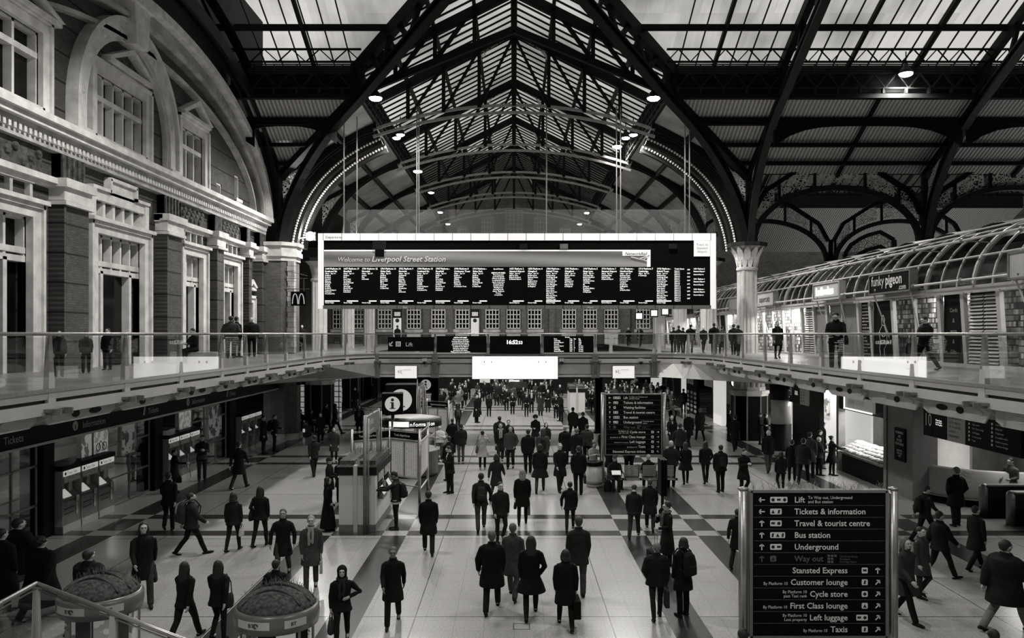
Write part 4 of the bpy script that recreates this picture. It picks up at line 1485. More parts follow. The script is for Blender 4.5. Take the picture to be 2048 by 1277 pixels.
# =============================================================== columns
def capital(mb_, z, r):
 """flared leafy capital"""
 mb_.lathe([(r, z), (r * 1.04, z + 0.25), (r * 1.35, z + 0.8), (r * 1.75, z + 1.15)], n=16)
def fluted_column(loc, label, h=6.33, r=0.5, below=True, detail=True):
 t = thing('fluted_column', label, 'column', loc, 0, 'cast iron columns of the hall')
 b = MB()
 vs, n_ = [], 48
 for z in (0, h - 1.55):
  for k in range(n_):
   a = 2 * pi * k / n_
   rr = r * (1 + 0.06 * abs(sin(a * 6)))
   vs.append((rr * cos(a), rr * sin(a), z))
 b.add(vs, [(k, (k + 1) % n_, n_ + (k + 1) % n_, n_ + k) for k in range(n_)])
 for a in (0.9, 2.5, 4.1, 5.6):
  b.tube([(r * 1.02 * cos(a), r * 1.02 * sin(a), 0), (r * 1.02 * cos(a), r * 1.02 * sin(a), h - 1.6)], 0.09, 8)
 b.obj('shaft', M_COLP, t)
 b = MB()
 b.lathe([(r * 1.05, h - 1.6), (r * 1.2, h - 1.55), (r * 1.2, h - 1.42), (r * 1.08, h - 1.38)], n=24)
 b.lathe([(r * 1.0, h - 1.45), (r * 1.05, h - 1.1), (r * 1.35, h - 0.5), (r * 1.9, h - 0.22)], n=24)
 b.obj('capital_bell', M_STONE_D, t)
 if detail:
  lf = MB()
  for k in range(12):
   a = 2 * pi * k / 12
   for (z0, z1, f0, f1, w_) in ((h - 1.4, h - 0.75, 1.12, 1.45, 0.13), (h - 1.0, h - 0.3, 1.3, 1.98, 0.16)):
    aa = a if z0 < h - 1.2 else a + pi / 12
    for q in range(4):
     t0, t1 = q / 4, (q + 1) / 4
     r0, r1 = r * (f0 + (f1 - f0) * t0 ** 1.6), r * (f0 + (f1 - f0) * t1 ** 1.6)
     za, zb = z0 + (z1 - z0) * t0, z0 + (z1 - z0) * t1
     wa, wb = w_ * (0.6 + 1.2 * t0 * (1 - t0) * 2), w_ * (0.6 + 1.2 * t1 * (1 - t1) * 2) * (0.5 if q == 3 else 1)
     ca, sa = cos(aa), sin(aa)
     lf.add([(r0 * ca - wa * sa, r0 * sa + wa * ca, za), (r0 * ca + wa * sa, r0 * sa - wa * ca, za), (r1 * ca + wb * sa, r1 * sa - wb * ca, zb), (r1 * ca - wb * sa, r1 * sa + wb * ca, zb)], [(0, 1, 2, 3)])
  lf.obj('acanthus_leaf', M_STONE, t)
 b = MB()
 ab_ = [(r * 2.25 * cos(pi / 8 + pi / 4 * k), r * 2.25 * sin(pi / 8 + pi / 4 * k), h - 0.22) for k in range(8)]
 b.prism(ab_, (0, 0, 0.22))
 b.obj('abacus', M_IRON_L, t)
 return t
M_COLP = mat('column_paint', 0.5, 0.45, noise=0.12, scale=2)
fc = fluted_column((13.4, 46, UP), 'big pale fluted column with a leafy capital beside the shops')
cy = [55.5, 65.0, 74.5]
for y in cy:
 o = fluted_column((-13.5, y, UP), 'pale fluted column beyond the brick pier, ' + {55.5: 'at the end of the departure board', 65.0: 'second one past the pier', 74.5: 'third one past the pier'}[y], detail=False)
 o = fluted_column((13.5, y, UP), 'pale fluted column behind the departure board, ' + {55.5: 'first past the big one', 65.0: 'second past the big one', 74.5: 'third past the big one'}[y], detail=False)
for x in (23.6, 33.7):
 fluted_column((x, 59.6, UP), 'dim column of the further arcade, ' + ('nearer the hall' if x < 30 else 'away from the hall'), detail=False)
for x, lb in ((23.6, 'second arcade column hidden behind the shop roof'), (33.7, 'third arcade column behind the shops')):
 fluted_column((x, 46, UP), lb, detail=True)
# pedestal of the big column on the lower level
pd = thing('column_pedestal', 'tall black panelled column pedestal with a pale stone cap on the lower level', 'pedestal', (13.4, 45.6, 0))
o8 = [(cos(pi / 8 + pi / 4 * k), sin(pi / 8 + pi / 4 * k)) for k in range(8)]
MB().prism([(x * 0.98, y * 0.98, 0) for x, y in o8], (0, 0, 2.5)).obj('base', M_BLACK, pd)
b = MB()
b.prism([(x * 1.05, y * 1.05, 2.5) for x, y in o8], (0, 0, 0.12))
b.prism([(x * 1.12, y * 1.12, 2.62) for x, y in o8], (0, 0, 0.18))
b.prism([(x * 0.9, y * 0.9, 2.8) for x, y in o8], (0, 0, 0.2))
b.obj('cap', M_STONE_D, pd)
b = MB()
for k in range(16):
 a = 2 * pi * k / 16
 b.tube([(0.72 * cos(a), 0.72 * sin(a), 3.0), (0.72 * cos(a), 0.72 * sin(a), 3.7)], 0.15, 8)
b.obj('shaft', M_STONE_D, pd)
b = MB()
for k in range(8):
 x, y = o8[k]
 b.bar((x * 0.99, y * 0.99, 0.02), (x * 0.99, y * 0.99, 2.48), 0.07)
b.obj('corner_strip', M_GREY, pd)
# riveted arcs beside the column heads (rows of rivets painted white to look lit)
for s in (-1, 1):
 for j, (y, off) in enumerate(((47.2, 0.0), (49.2, 0.5))):
  t = thing('riveted_arch', ('first' if j == 0 else 'second') + ' dark arch edged with rivets painted white as if lit above the ' + ('brick pier' if s < 0 else 'fluted column'), 'arch', (s * 13.4, y, 11.3), 0, 'riveted arches')
  leg = bez3((s * 13.2, 0, 11.2), (s * 12.9, 0, 14.0), (s * 11.2, 0, 16.3), (s * 7.9, 0, 17.6), 26)
  leg = [v + Vector((0, y, 0)) for v in leg]
  wpart(MB().sweep(leg, isect(0.9, 0.34, 0.05), up=(0, 1, 0)), 'web', M_IRON_L, t)
  rv = MB()
  for k in range(len(leg) - 1):
   for q in (0.0, 0.5):
    p = leg[k].lerp(leg[k + 1], q)
    rv.ball((p.x - s * 0.2, p.y - 0.3, p.z - 0.12), 0.075, n=6, m=4)
  wpart(rv, 'rivet', M_SIGNW, t)
# =============================================================== lamps under the lantern
def roof_lamp(loc, energy, label, r=0.36, tilt=0.0, sp=150):
 t = thing('roof_lamp', label, 'lamp', loc, 0, 'lamps hanging under the roof')
 b = MB().lathe([(0.08, 0.55), (0.12, 0.35), (0.2, 0.28), (r, 0.02), (r * 1.02, 0.0)], n=16)
 b.obj('lamp_hood', M_DARK, t, True)
 b = MB().ball((0, 0, 0), r * 0.92, r * 0.92, r * 0.42, 16, 8)
 b.obj('lamp_globe', E_LAMP, t, True)
 b = MB().tube([(0, 0, 0.5), (0, 0, 1.1)], 0.03, 6)
 b.obj('hanger', M_DARK, t)
 lamp('lamp_light', 'SPOT', (0, 0, -0.25), energy, 0.3, (0, 0, 0), sp, 0.5, t)
 t.rotation_euler = (tilt, 0, 0)
 return t
LAMPE = 4700
lamps = [(-7.04, 40.7, 18.0, 1, 'brightest roof lamp at the crossing corner on the stone building side'), (7.1, 40.7, 18.0, 1, 'brightest roof lamp at the crossing corner on the shop side'),
   (-6.9, 48.6, 18.1, .5, 'inner of the paired roof lamps over the first truss, stone building side'), (-7.25, 49.4, 18.1, .5, 'outer of the paired roof lamps over the first truss, stone building side'),
   (6.9, 49.4, 18.1, .5, 'inner of the paired roof lamps over the first truss, shop side'), (7.25, 48.6, 18.1, .5, 'outer of the paired roof lamps over the first truss, shop side'),
   (-7.1, 59, 18.0, .8, 'third roof lamp along the hall, stone building side'), (7.15, 55.5, 19.0, .8, 'third roof lamp along the hall, shop side'),
   (-7.1, 68.5, 18.1, .6, 'fourth roof lamp along the hall, stone building side'),
   (-7.1, 77, 17.7, .5, 'fifth roof lamp along the hall, stone building side'), (7.1, 78, 17.8, .5, 'fifth roof lamp along the hall, shop side'),
   (-7.1, 86, 17.8, .5, 'last roof lamp before the end wall, stone building side'), (7.05, 86, 17.8, .5, 'last roof lamp before the end wall, shop side'),
   (19.5, 39.8, 18.95, .8, 'single roof lamp under the glazed slope over the shops')]
for x, y, z, e, lb in lamps:
 roof_lamp((x, y, z), LAMPE * e, lb, 0.36 if e > .7 else 0.27)
for x, y, e, lb in ((-6.5, 5.0, 0.5, 'added unseen lamp for the fronts of signs and people, stone building side'), (6.5, 5.0, 0.45, 'added unseen lamp for the fronts of signs and people, shop side')):
 roof_lamp((x, y, 18.0), LAMPE * e, lb)  # extra lamps added out of frame to brighten upright faces
# their twins on the near side of the crossing, out of the frame
roof_lamp((-7.04, 22.3, 18.0), LAMPE * .8, 'roof lamp at the near crossing corner, stone building side')
roof_lamp((7.1, 22.3, 18.0), LAMPE * .5, 'roof lamp at the near crossing corner, shop side')
# floodlight by the brick pier
fl_ = thing('floodlight', 'dazzling floodlight beside the brick pier at the end of the departure board', 'lamp', at(621, 473, 48))
MB().box(-0.3, 0.3, 0.0, 0.25, -0.25, 0.25).obj('housing', M_DARK, fl_)
MB().ball((0, -0.08, 0), 0.27, 0.1, 0.27, 14, 8).obj('lamp_lens', E_LAMP, fl_, True)
MB().bar((0, 0.2, 0.0), (-1.2, -1.5, -0.45), 0.06).obj('bracket', M_DARK, fl_)
lamp('lamp_light', 'POINT', (0, -0.45, 0), 900, 0.2, parent=fl_)
# =============================================================== netting above the board
nm = MB()
z0, z1 = at(0, 467, 45.6).z, at(0, 419, 45.6).z
x0, x1 = at(640, 0, 45.6).x, at(1400, 0, 45.6).x
nm.quad((x0 + 1.2, 45.6, z0), (x1 - 0.3, 45.6, z0), (x1 - 0.9, 45.6, z1), (x0 + 1.6, 45.6, z1))
nt_ = nm.obj('safety_netting', netting_material('safety_net', 0.2, 0.06, 0.86))
tag(nt_, 'fine grey netting stretched above the departure board', 'netting')
# =============================================================== departure board
YD = 43.4
def slab(px0, py0, px1, py1, Y, name, m, parent=None, d=0.08, lift=0.0):
 """an upright slab facing the hall, given by its corners as seen in the photograph"""
 a, b_ = at(px0, py0, Y), at(px1, py1, Y)
 mb_ = MB().box(min(a.x, b_.x), max(a.x, b_.x), Y - lift, Y - lift + d, min(a.z, b_.z), max(a.z, b_.z))
 o = mb_.obj(name, m)
 if parent is not None:
  local(o, parent)
 return o
def lab(body, px, py, hpx, Y, m, parent, cap=0.72, **kw):
 """lettering whose baseline starts at a pixel; hpx is the height of a capital in pixels"""
 p = at(px, py, Y)
 return text(body, hpx * Y / FPX / cap, p, m, parent, **kw)
M_BOARDF = emis('board_frame_glow', 0.7, 0.75)  # pale frame given a faint glow of its own to look brighter
bd = thing('departure_board', 'huge pale-framed black departure board with columns of train times over the bridge', 'departure board', (0.2, YD, 7.36))
slab(636, 467, 1432, 618, YD + 0.06, 'back_panel', M_BLACK, bd, 0.5)
slab(636, 467, 1432, 481, YD, 'top_frame', M_BOARDF, bd, 0.3)
slab(636, 481, 647, 618, YD, 'side_frame', M_BOARDF, bd, 0.3)
slab(1421, 481, 1432, 618, YD, 'side_frame', M_BOARDF, bd, 0.3)
slab(647, 611, 1421, 618, YD, 'bottom_frame', M_GREY, bd, 0.3)
jb = MB()
for k in range(22):
 x = at(646.5 + 36.9 * k, 0, YD).x
 jb.box(x - 0.01, x + 0.01, YD - 0.012, YD + 0.1, at(0, 481, YD).z, at(0, 467, YD).z)
 jb.box(x - 0.012, x + 0.012, YD - 0.015, YD + 0.1, at(0, 618, YD).z, at(0, 611, YD).z)
local(jb.obj('frame_joint', M_DARK), bd)
NB = NT('banner_print')
bx, by, bz = NB.pos()
wv = NB.math('SINE', NB.math('ADD', NB.math('MULTIPLY', bx, 0.33), NB.math('MULTIPLY', bz, 7.0)))
bc = NB.mix(NB.math('MULTIPLY_ADD', wv, 0.4, 0.45), 0.09, 0.27)
NB.l(bc, NB.b.inputs['Base Color'])
NB.l(bc, NB.b.inputs['Emission Color'])
NB.b.inputs['Emission Strength'].default_value = 0.35
slab(648, 501, 1301, 534, YD + 0.02, 'welcome_banner', NB.m, bd, 0.1)
slab(648, 500, 1301, 503, YD + 0.01, 'banner_edge', M_BOARDF, bd, 0.1)
slab(1245, 500, 1301, 512, YD + 0.005, 'logo_panel', M_BOARDF, bd, 0.1)
slab(1294, 510, 1301, 534, YD + 0.005, 'logo_panel', M_BOARDF, bd, 0.1)
lab('Welcome to', 674, 523.5, 9.2, YD - 0.01, M_SIGNW, bd, shear=0.25)
lab('Liverpool Street Station', 743, 523.5, 11.0, YD - 0.01, M_SIGNW, bd, shear=0.22, bold=0.018)
lab('NetworkRail', 1250, 510.5, 6.0, YD - 0.02, M_INK, bd, shear=0.25, bold=0.015)
b = MB()
for (xa, ya_, xb, yb_) in ((1262, 514, 1294, 522), (1278, 518, 1299, 511), (1286, 520, 1299, 511)):
 b.bar(at(xa, ya_, YD - 0.02), at(xb, yb_, YD - 0.02), 0.02, 0.045)
local(b.obj('logo', M_SIGNW), bd)
lab('Departures', 651, 477, 5.2, YD - 0.02, M_INK, bd, bold=0.006)
slab(1388, 481, 1420, 513, YD + 0.01, 'stansted_panel', M_BOARDF, bd, 0.1)
for i, s_ in enumerate(('Trains to', 'Stansted', 'Airport')):
 lab(s_, 1404.5, 491.5 + 7 * i, 4.6, YD - 0.01, M_INK, bd, align='CENTER')
lab('East', 806, 617, 4.0, YD - 0.02, M_SIGNW, bd)
lab('West', 1174, 617, 4.0, YD - 0.02, M_SIGNW, bd)
slab(745, 483, 772, 499, YD - 0.05, 'camera_box', M_DARK, bd, 0.2)
slab(750, 499, 768, 514, YD - 0.05, 'camera_box', M_BLACK, bd, 0.2)
for x in (1047, 1128, 1346):
 slab(x - 8, 488, x + 8, 498, YD - 0.04, 'sensor_box', M_GREY if x == 1128 else M_DARK, bd, 0.12)
DEP = [
 ('1644 Platform 10', 'Southend Vic', ['Stratford', 'Romford', 'Shenfield', 'Billericay', 'Wickford', 'Rayleigh', 'Hockley', 'Rochford', 'Southend Airport', 'Prittlewell', '& Southend Vic.']),
 ('1657 Platform 17', 'Shenfield', ['Stratford', 'Ilford', 'Seven Kings', 'Goodmayes', 'Chadwell Heath', 'Romford', 'Gidea Park', 'Harold Wood', 'Brentwood', '& Shenfield']),
 ('1700 Platform 12', 'Norwich', ['Ipswich', 'Diss', '& Norwich']),
 ('1700 Platform 16', 'Gidea Park', ['Stratford', 'Maryland', 'Forest Gate', 'Manor Park', 'Ilford', 'Goodmayes', 'Romford', '& Gidea Park']),
 ('1702 Platform 9', 'Norwich', ['Chelmsford', 'Witham', 'Kelvedon', 'Marks Tey', 'Colchester', 'Manningtree', 'Ipswich', 'Stowmarket', 'Diss', '& Norwich']),
 ('1704 Platform 10', 'Southend Vic', ['Stratford', 'Shenfield', 'Billericay', 'Wickford', 'Rayleigh', 'Hockley', 'Southend Airport', 'Prittlewell', '& Southend Vic.']),
 ('1707 Platform -', 'Shenfield', ['Stratford', 'Ilford', 'Seven Kings', 'Goodmayes', 'Chadwell Heath', 'Romford', 'Harold Wood', 'Brentwood', '& Shenfield']),
 ('1708 Platform 8', 'Colchester Town', ['Stratford', 'Chelmsford', 'Witham', 'Kelvedon', 'Marks Tey', 'Colchester', '& Colchester Town']),
 ('1710 Platform -', 'Gidea Park', ['Stratford', 'Maryland', 'Forest Gate', 'Manor Park', 'Chadwell Heath', 'Romford', '& Gidea Park']),
 None,
 ('1655 Platform 2', 'Stansted Airport', ['Harlow Town', "Bishop's Stortford", '& Stansted Airport']),
 ('1658 Platform 4', 'Chingford', ['Bethnal Green', 'Hackney Downs', 'Clapton', 'St James Street', 'Walthamstow', 'Wood Street', '& Chingford']),
 ('1700 Platform -', 'Enfield Town', ['Bethnal Green', 'Cambridge Heath', 'London Fields', 'Hackney Downs', 'Rectory Road', 'Stoke Newington', 'Stamford Hill', 'Seven Sisters', 'Bruce Grove', 'White Hart Lane', 'Silver Street', 'Edmonton Green', 'Bush Hill Park', '& Enfield Town']),
 ('1703 Platform -', 'Chingford', ['Hackney Downs', 'Clapton', 'St James St', 'Walthamstow', 'Wood Street', 'Highams Park', '& Chingford']),
 ('1707 Platform 5', 'Kings Lynn', ['Tottenham Hale', "Bishop's Stortford", 'Audley End', 'Whittlesford Park', 'Cambridge', 'Ely', 'Littleport', 'Downham Market', 'Watlington', '& Kings Lynn']),
 ('1710 Platform 1', 'Stansted Airport', ['Tottenham Hale', 'Harlow Town', '& Stansted Airport']),
 ('1711 Platform -', 'Hertford East', ['Hackney Downs', 'Tottenham Hale', 'Edmonton Green', 'Ponders End', 'Cheshunt', 'Broxbourne', 'St Margarets', 'Ware', '& Hertford East']),
 ('1713 Platform 7', 'Cambridge', ['& Cambridge']),
 ('1715 Platform -', 'Enfield Town', ['Bethnal Green', 'Cambridge Heath', 'London Fields', 'Hackney Downs', 'Rectory Road', 'Stoke Newington', 'Stamford Hill', 'Seven Sisters', 'Bruce Grove', 'White Hart Lane', 'Silver Street', 'Edmonton Green', 'Bush Hill Park', '& Enfield Town']),
]
RP = 3.65
def led(rows, px, py, Y, parent, hp=2.7, pitch=RP, align='LEFT', bold=0.012, m=None, wide=0.82, name='lettering'):
 bold = bold * 0.35
 body = '\n'.join(rows)
 size = hp * Y / FPX / 0.72
 p = at(px, py, Y)
 return text(body, size, p, m or E_LED, parent, name=name, res=1, align=align, bold=bold, lines=pitch / hp * 0.72 / 1.0, wide=wide)
for k, dpt in enumerate(DEP):
 px = 650 + 36.87 * k
 if dpt is None:
  led(['Special Notices'], px + 15, 539.5, YD, bd, 2.8, align='CENTER', bold=0.02)
  led(['KEEPING INFORMED', 'Please keep your', 'personal property', 'with you at all times', 'as unattended items', 'may be removed or', 'destroyed by the', 'security services.', 'Smoking is not', 'permitted at the', 'station. Thank you', 'for your', 'co-operation'], px + 15, 547.5, YD, bd, align='CENTER')
  continue
 led([dpt[0], dpt[1]], px, 539.5, YD, bd, 3.4, 5.1, bold=0.025, wide=0.95)
 led(['Calling at     Page 1 of 1'], px, 548.6, YD, bd, wide=0.6)
 led(dpt[2], px, 552.6, YD, bd)
 led(['Greater Anglia' if k not in (10, 15) else 'Stansted Express'], px, 607, YD, bd, 2.6)
 slab(px + (14 * ((k * 7) % 3) / 2), 601.6, px + 29, 603.4, YD + 0.01, 'ticker_line', E_LED, bd, 0.06)
led(['Today\'s Buses'], 1349, 539.5, YD, bd, 3.0, bold=0.02)
led(['Platform %s' % (1 + i) for i in range(18)], 1349, 543.8, YD, bd, 2.6, 3.5, wide=0.7)
for i in range(9):
 led(['%d' % (1655 + 4 * i)], 1374, 541 + i * 7.2, YD, bd, 2.7, bold=0.03)
for i, r_ in enumerate((('1654  Platform 2', 'Stansted Airport', '', 'Stansted Express'), ('1710  Platform 1', 'Stansted Airport', '', 'Stansted Express'), ('1724  Platform -', 'Stansted Airport', '', 'Stansted Express'))):
 led([r_[0], r_[1]], 1387, 539.5 + 20.5 * i, YD, bd, 3.0, 5.0, bold=0.02, wide=0.8)
 led([r_[3]], 1387, 550.5 + 20.5 * i, YD, bd, 2.6)
b = MB()
for px in (688, 714, 834, 838, 1093, 1233, 1241, 1370, 1379):
 p = at(px, 467, YD + 0.2)
 b.tube([p, (p.x, p.y, 18.4)], 0.035, 6)
local(b.obj('hanging_rod', M_STEEL_D), bd)
b = MB()
for x in (-9.2, 9.6):
 b.bar((x, YD + 0.5, 9.0), (x, YD + 2.2, 9.0), 0.2)
local(b.obj('rear_bracket', M_DARK), bd)
# =============================================================== blank lit billboard and small screens
bb = thing('billboard', 'big blank white glowing billboard on the front of the bridge', 'billboard', (0, YB - 0.2, 3.6))
slab(945, 714, 1115, 758, YB - 0.24, 'screen', E_SCREEN, bb, 0.05)
slab(944, 713, 1116, 759, YB - 0.2, 'casing', M_GREY, bb, 0.16)
o = lab('JCDecaux', 1018.5, 763.5, 3.6, YB - 0.22, E_LED, bb, bold=0.03)
slab(1015, 759.2, 1046, 764.5, YB - 0.19, 'name_plate', M_GREY, bb, 0.06)
for px, lb in ((790, 'small white percent display screen on the bridge above the information pillar'), (1225.5, 'small white percent display screen on the bridge above the black sign')):
 t = thing('display_screen', lb, 'screen', at(px + 21, 757, YB - 0.15), 0, 'small screens on the bridge')
 slab(px, 732.5, px + 43.5, 757, YB - 0.3, 'screen', emis('pale_screen', 0.75, 0.75), t, 0.04)
 slab(px - 0.7, 731.8, px + 44.2, 757.7, YB - 0.26, 'casing', M_DARK, t, 0.14)
 lab('97', px + 5, 747, 6.0, YB - 0.31, M_INK, t)
 lab('%', px + 12, 748.5, 3.2, YB - 0.31, M_INK, t)
 slab(px + 16, 739.8, px + 32, 740.3, YB - 0.31, 'caption_line', M_GREY, t, 0.01)
# screens standing in the bridge balustrade
t = thing('direction_screen', 'black panel with a white arrow, lift symbol and the word Lift', 'sign', at(812, 706, YB - 0.2))
slab(776, 674.5, 868, 703, YB - 0.12, 'panel', M_BLACK, t, 0.08)
lab('Lift', 811, 693, 8.0, YB - 0.13, M_SIGNW, t)
b = MB()
for (xa, ya_, xb, yb_) in ((785, 684, 779, 692), (779, 692, 779, 686), (779, 692, 785, 692)):
 b.bar(at(xa, ya_, YB - 0.13), at(xb, yb_, YB - 0.13), 0.01, 0.05)
slab(791.5, 683.5, 801.5, 693.5, YB - 0.13, 'lift_symbol', M_SIGNW, t, 0.01)
for x in (794.5, 796.5, 798.5):
 slab(x - 0.4, 685.5, x + 0.4, 691.5, YB - 0.14, 'symbol_mark', M_INK, t, 0.01)
local(b.obj('arrow', M_SIGNW), t)
t = thing('notice_screen', 'black screen full of centred white notice text in the bridge balustrade', 'screen', at(920, 706, YB - 0.2), 0, 'black screens in the bridge balustrade')
slab(873, 672.5, 973, 706, YB - 0.12, 'screen', M_BLACK, t, 0.08)
led(['KEEPING INFORMED', 'Please keep your personal', 'property with you at all times', 'as unattended items may be', 'removed or destroyed by the', 'specialists for the safety of', 'customers. Smoking is not', 'permitted at this station.', 'Thank you for your co-operation'], 921, 677, YB - 0.13, t, 2.6, 3.55, align='CENTER', wide=0.8)
t = thing('station_clock', 'black digital clock screen showing the time in the bridge balustrade', 'clock', at(1030, 706, YB - 0.2), 0, 'black screens in the bridge balustrade')
slab(979.5, 672.5, 1080.5, 708, YB - 0.12, 'screen', M_BLACK, t, 0.08)
lab('16:52', 1012, 688.5, 7.8, YB - 0.13, E_LED, t, bold=0.03)
lab('53', 1037, 688.5, 6.0, YB - 0.13, E_LED, t, bold=0.02)
t = thing('arrivals_screen', 'black screen listing train arrivals in the bridge balustrade', 'screen', at(1140, 706, YB - 0.2), 0, 'black screens in the bridge balustrade')
slab(1088, 672.5, 1187, 706, YB - 0.12, 'screen', M_BLACK, t, 0.08)
led(['Arrivals'], 1130, 676, YB - 0.13, t, 2.6)
led(['From', 'Cambridge', 'Stansted Airport', 'Norwich', 'Stansted Airport', 'Braintree', 'Cambridge', 'Stansted Airport'], 1108, 679.5, YB - 0.13, t, 2.5, 3.5)
led(['Time', '1648', '1649', '1650', '1700', '1703', '1714', '1719'], 1139, 679.5, YB - 0.13, t, 2.5, 3.5)
led(['Plat', '6', '2', '9', '3', '12', '5', '1'], 1147.5, 679.5, YB - 0.13, t, 2.5, 3.5)
led(['Exp', '1651', '1652', '1655', 'On time', 'On time', 'On time', 'On time'], 1157, 679.5, YB - 0.13, t, 2.5, 3.5)
b = MB()
for px in (823, 921, 1030, 1137):
 p = at(px, 706, YB + 0.05)
t = thing('oval_fitting', 'grey plate with two oval rings hanging under the billboard', 'fitting', at(1033, 778, 47.2))
c0 = at(1033, 770, 47)
b = MB()
b.box(c0.x - 0.6, c0.x + 0.6, 46.95, 47.0, c0.z - 0.16, c0.z + 0.16)
for s in (-1, 1):
 b.tube([(c0.x + s * (0.35 + 0.17 * cos(q)), 46.92, c0.z + 0.13 * sin(q)) for q in [2 * pi * i / 12 for i in range(13)]], 0.03, 5)
 b.bar((c0.x + s * 0.55, 46.95, c0.z - 0.1), (c0.x + s * 0.85, 46.95, c0.z + 0.2), 0.05)
local(b.obj('plate', M_PANEL), t)
b = MB()
for s in (-1, 1):
 b.bar((c0.x + s * 0.5, 47, c0.z + 0.1), (c0.x + s * 0.5, 47, 3.72), 0.04)
local(b.obj('hanger', M_STEEL_D), t)
# dome cameras on the bridge front
for px, lb in ((1123, 'white dome camera beside the lit billboard'), (849, 'small camera box beside the percent screen, information pillar side'), (1282, 'small camera box beside the percent screen, bench side')):
 t = thing('security_camera', lb, 'camera', at(px, 722, YB - 0.12))
 MB().box(-0.12, 0.12, -0.1, 0.1, -0.05, 0.12).obj('mount', M_PANEL, t)
 MB().ball((0, -0.05, -0.1), 0.1, n=10, m=6).obj('dome', M_DARK, t, True)
# =============================================================== finger signs
PXM = 13.2 / FPX      # metres per pixel at the near sign
def arrow(b, x, z, kind, s=0.05, y=-0.012):
 d = {'L': (-1, 0), 'U': (0, 1), 'R': (1, 0), 'UR': (0.7071, 0.7071), 'UL': (-0.7071, 0.7071)}[kind]
 D = Vector((d[0], 0, d[1]))
 c = Vector((x, y, z))
 tip, tail = c + D * s, c - D * s
 b.bar(tail, tip, 0.004, 0.018, up=(d[1] * 1.0, 0, -d[0] * 1.0))
 for a in (0.75 * pi, -0.75 * pi):
  e = Vector((d[0] * cos(a) - d[1] * sin(a), 0, d[0] * sin(a) + d[1] * cos(a)))
  q = tip + e * s * 1.05
  b.bar(tip - D * 0.006, q, 0.004, 0.018, up=(-(q - tip).z, 0, (q - tip).x))
 return b
ROWS1 = [('L', 3, 'Lift', 'To Way out, Underground\nand Bus station', 'l'), ('L', 2, 'Tickets & information', '', 'l'), ('U', 2, 'Travel & tourist centre', '', 'l'), ('U', 2.6, 'Bus station', '', 'l'),
   ('U', 2, 'Underground', '', 'l'), ('U', 1, 'Way out', 'Old Broad Street\nBroadgate\nExchange Square', 'dim'), ('U', 1, 'Stansted Express', '', 'r'), ('UR', 1, 'Customer lounge', 'By Platform 10', 'r'),
   ('UR', 1, 'Cycle store', 'By Platform 10\npast Taxi rank', 'r'), ('UR', 1, 'First Class lounge', 'By Platform 10', 'r'), ('UR', 2, 'Left luggage', 'By Platform 10\nLost property', 'r'), ('UR', 1, 'Taxis', 'By Platform 10', 'r')]
ROWS2 = [('L', 3, 'Lift', 'To Way out, Underground\nand Bus station', 'l'), ('L', 2, 'Tickets & information', '', 'l'), ('U', 1, 'Waiting facilities', '', 'l'), ('U', 2, 'Travel & tourist centre', '', 'l'), ('U', 2.6, 'Bus station', '', 'l'),
   ('U', 2, 'Underground', 'Travel & tourist\ncentre', 'l'), ('U', 1, 'Way out', 'Old Broad Street\nBroadgate\nExchange Square', 'dim'), ('R', 1, 'Cycle store', 'By Platform 10\npast Taxi rank', 'r'), ('R', 1, 'First Class lounge', 'By Platform 10', 'r'),
   ('R', 1, 'Left luggage', 'By Platform 10  Lost property', 'r'), ('R', 1, 'Taxis', 'By Platform 10', 'r'), ('UL', 1, 'Stansted Express tickets', '', 'r')]
ICON = MB().box(0, 1, 0, 0.004, 0, 1).mesh('symbol')
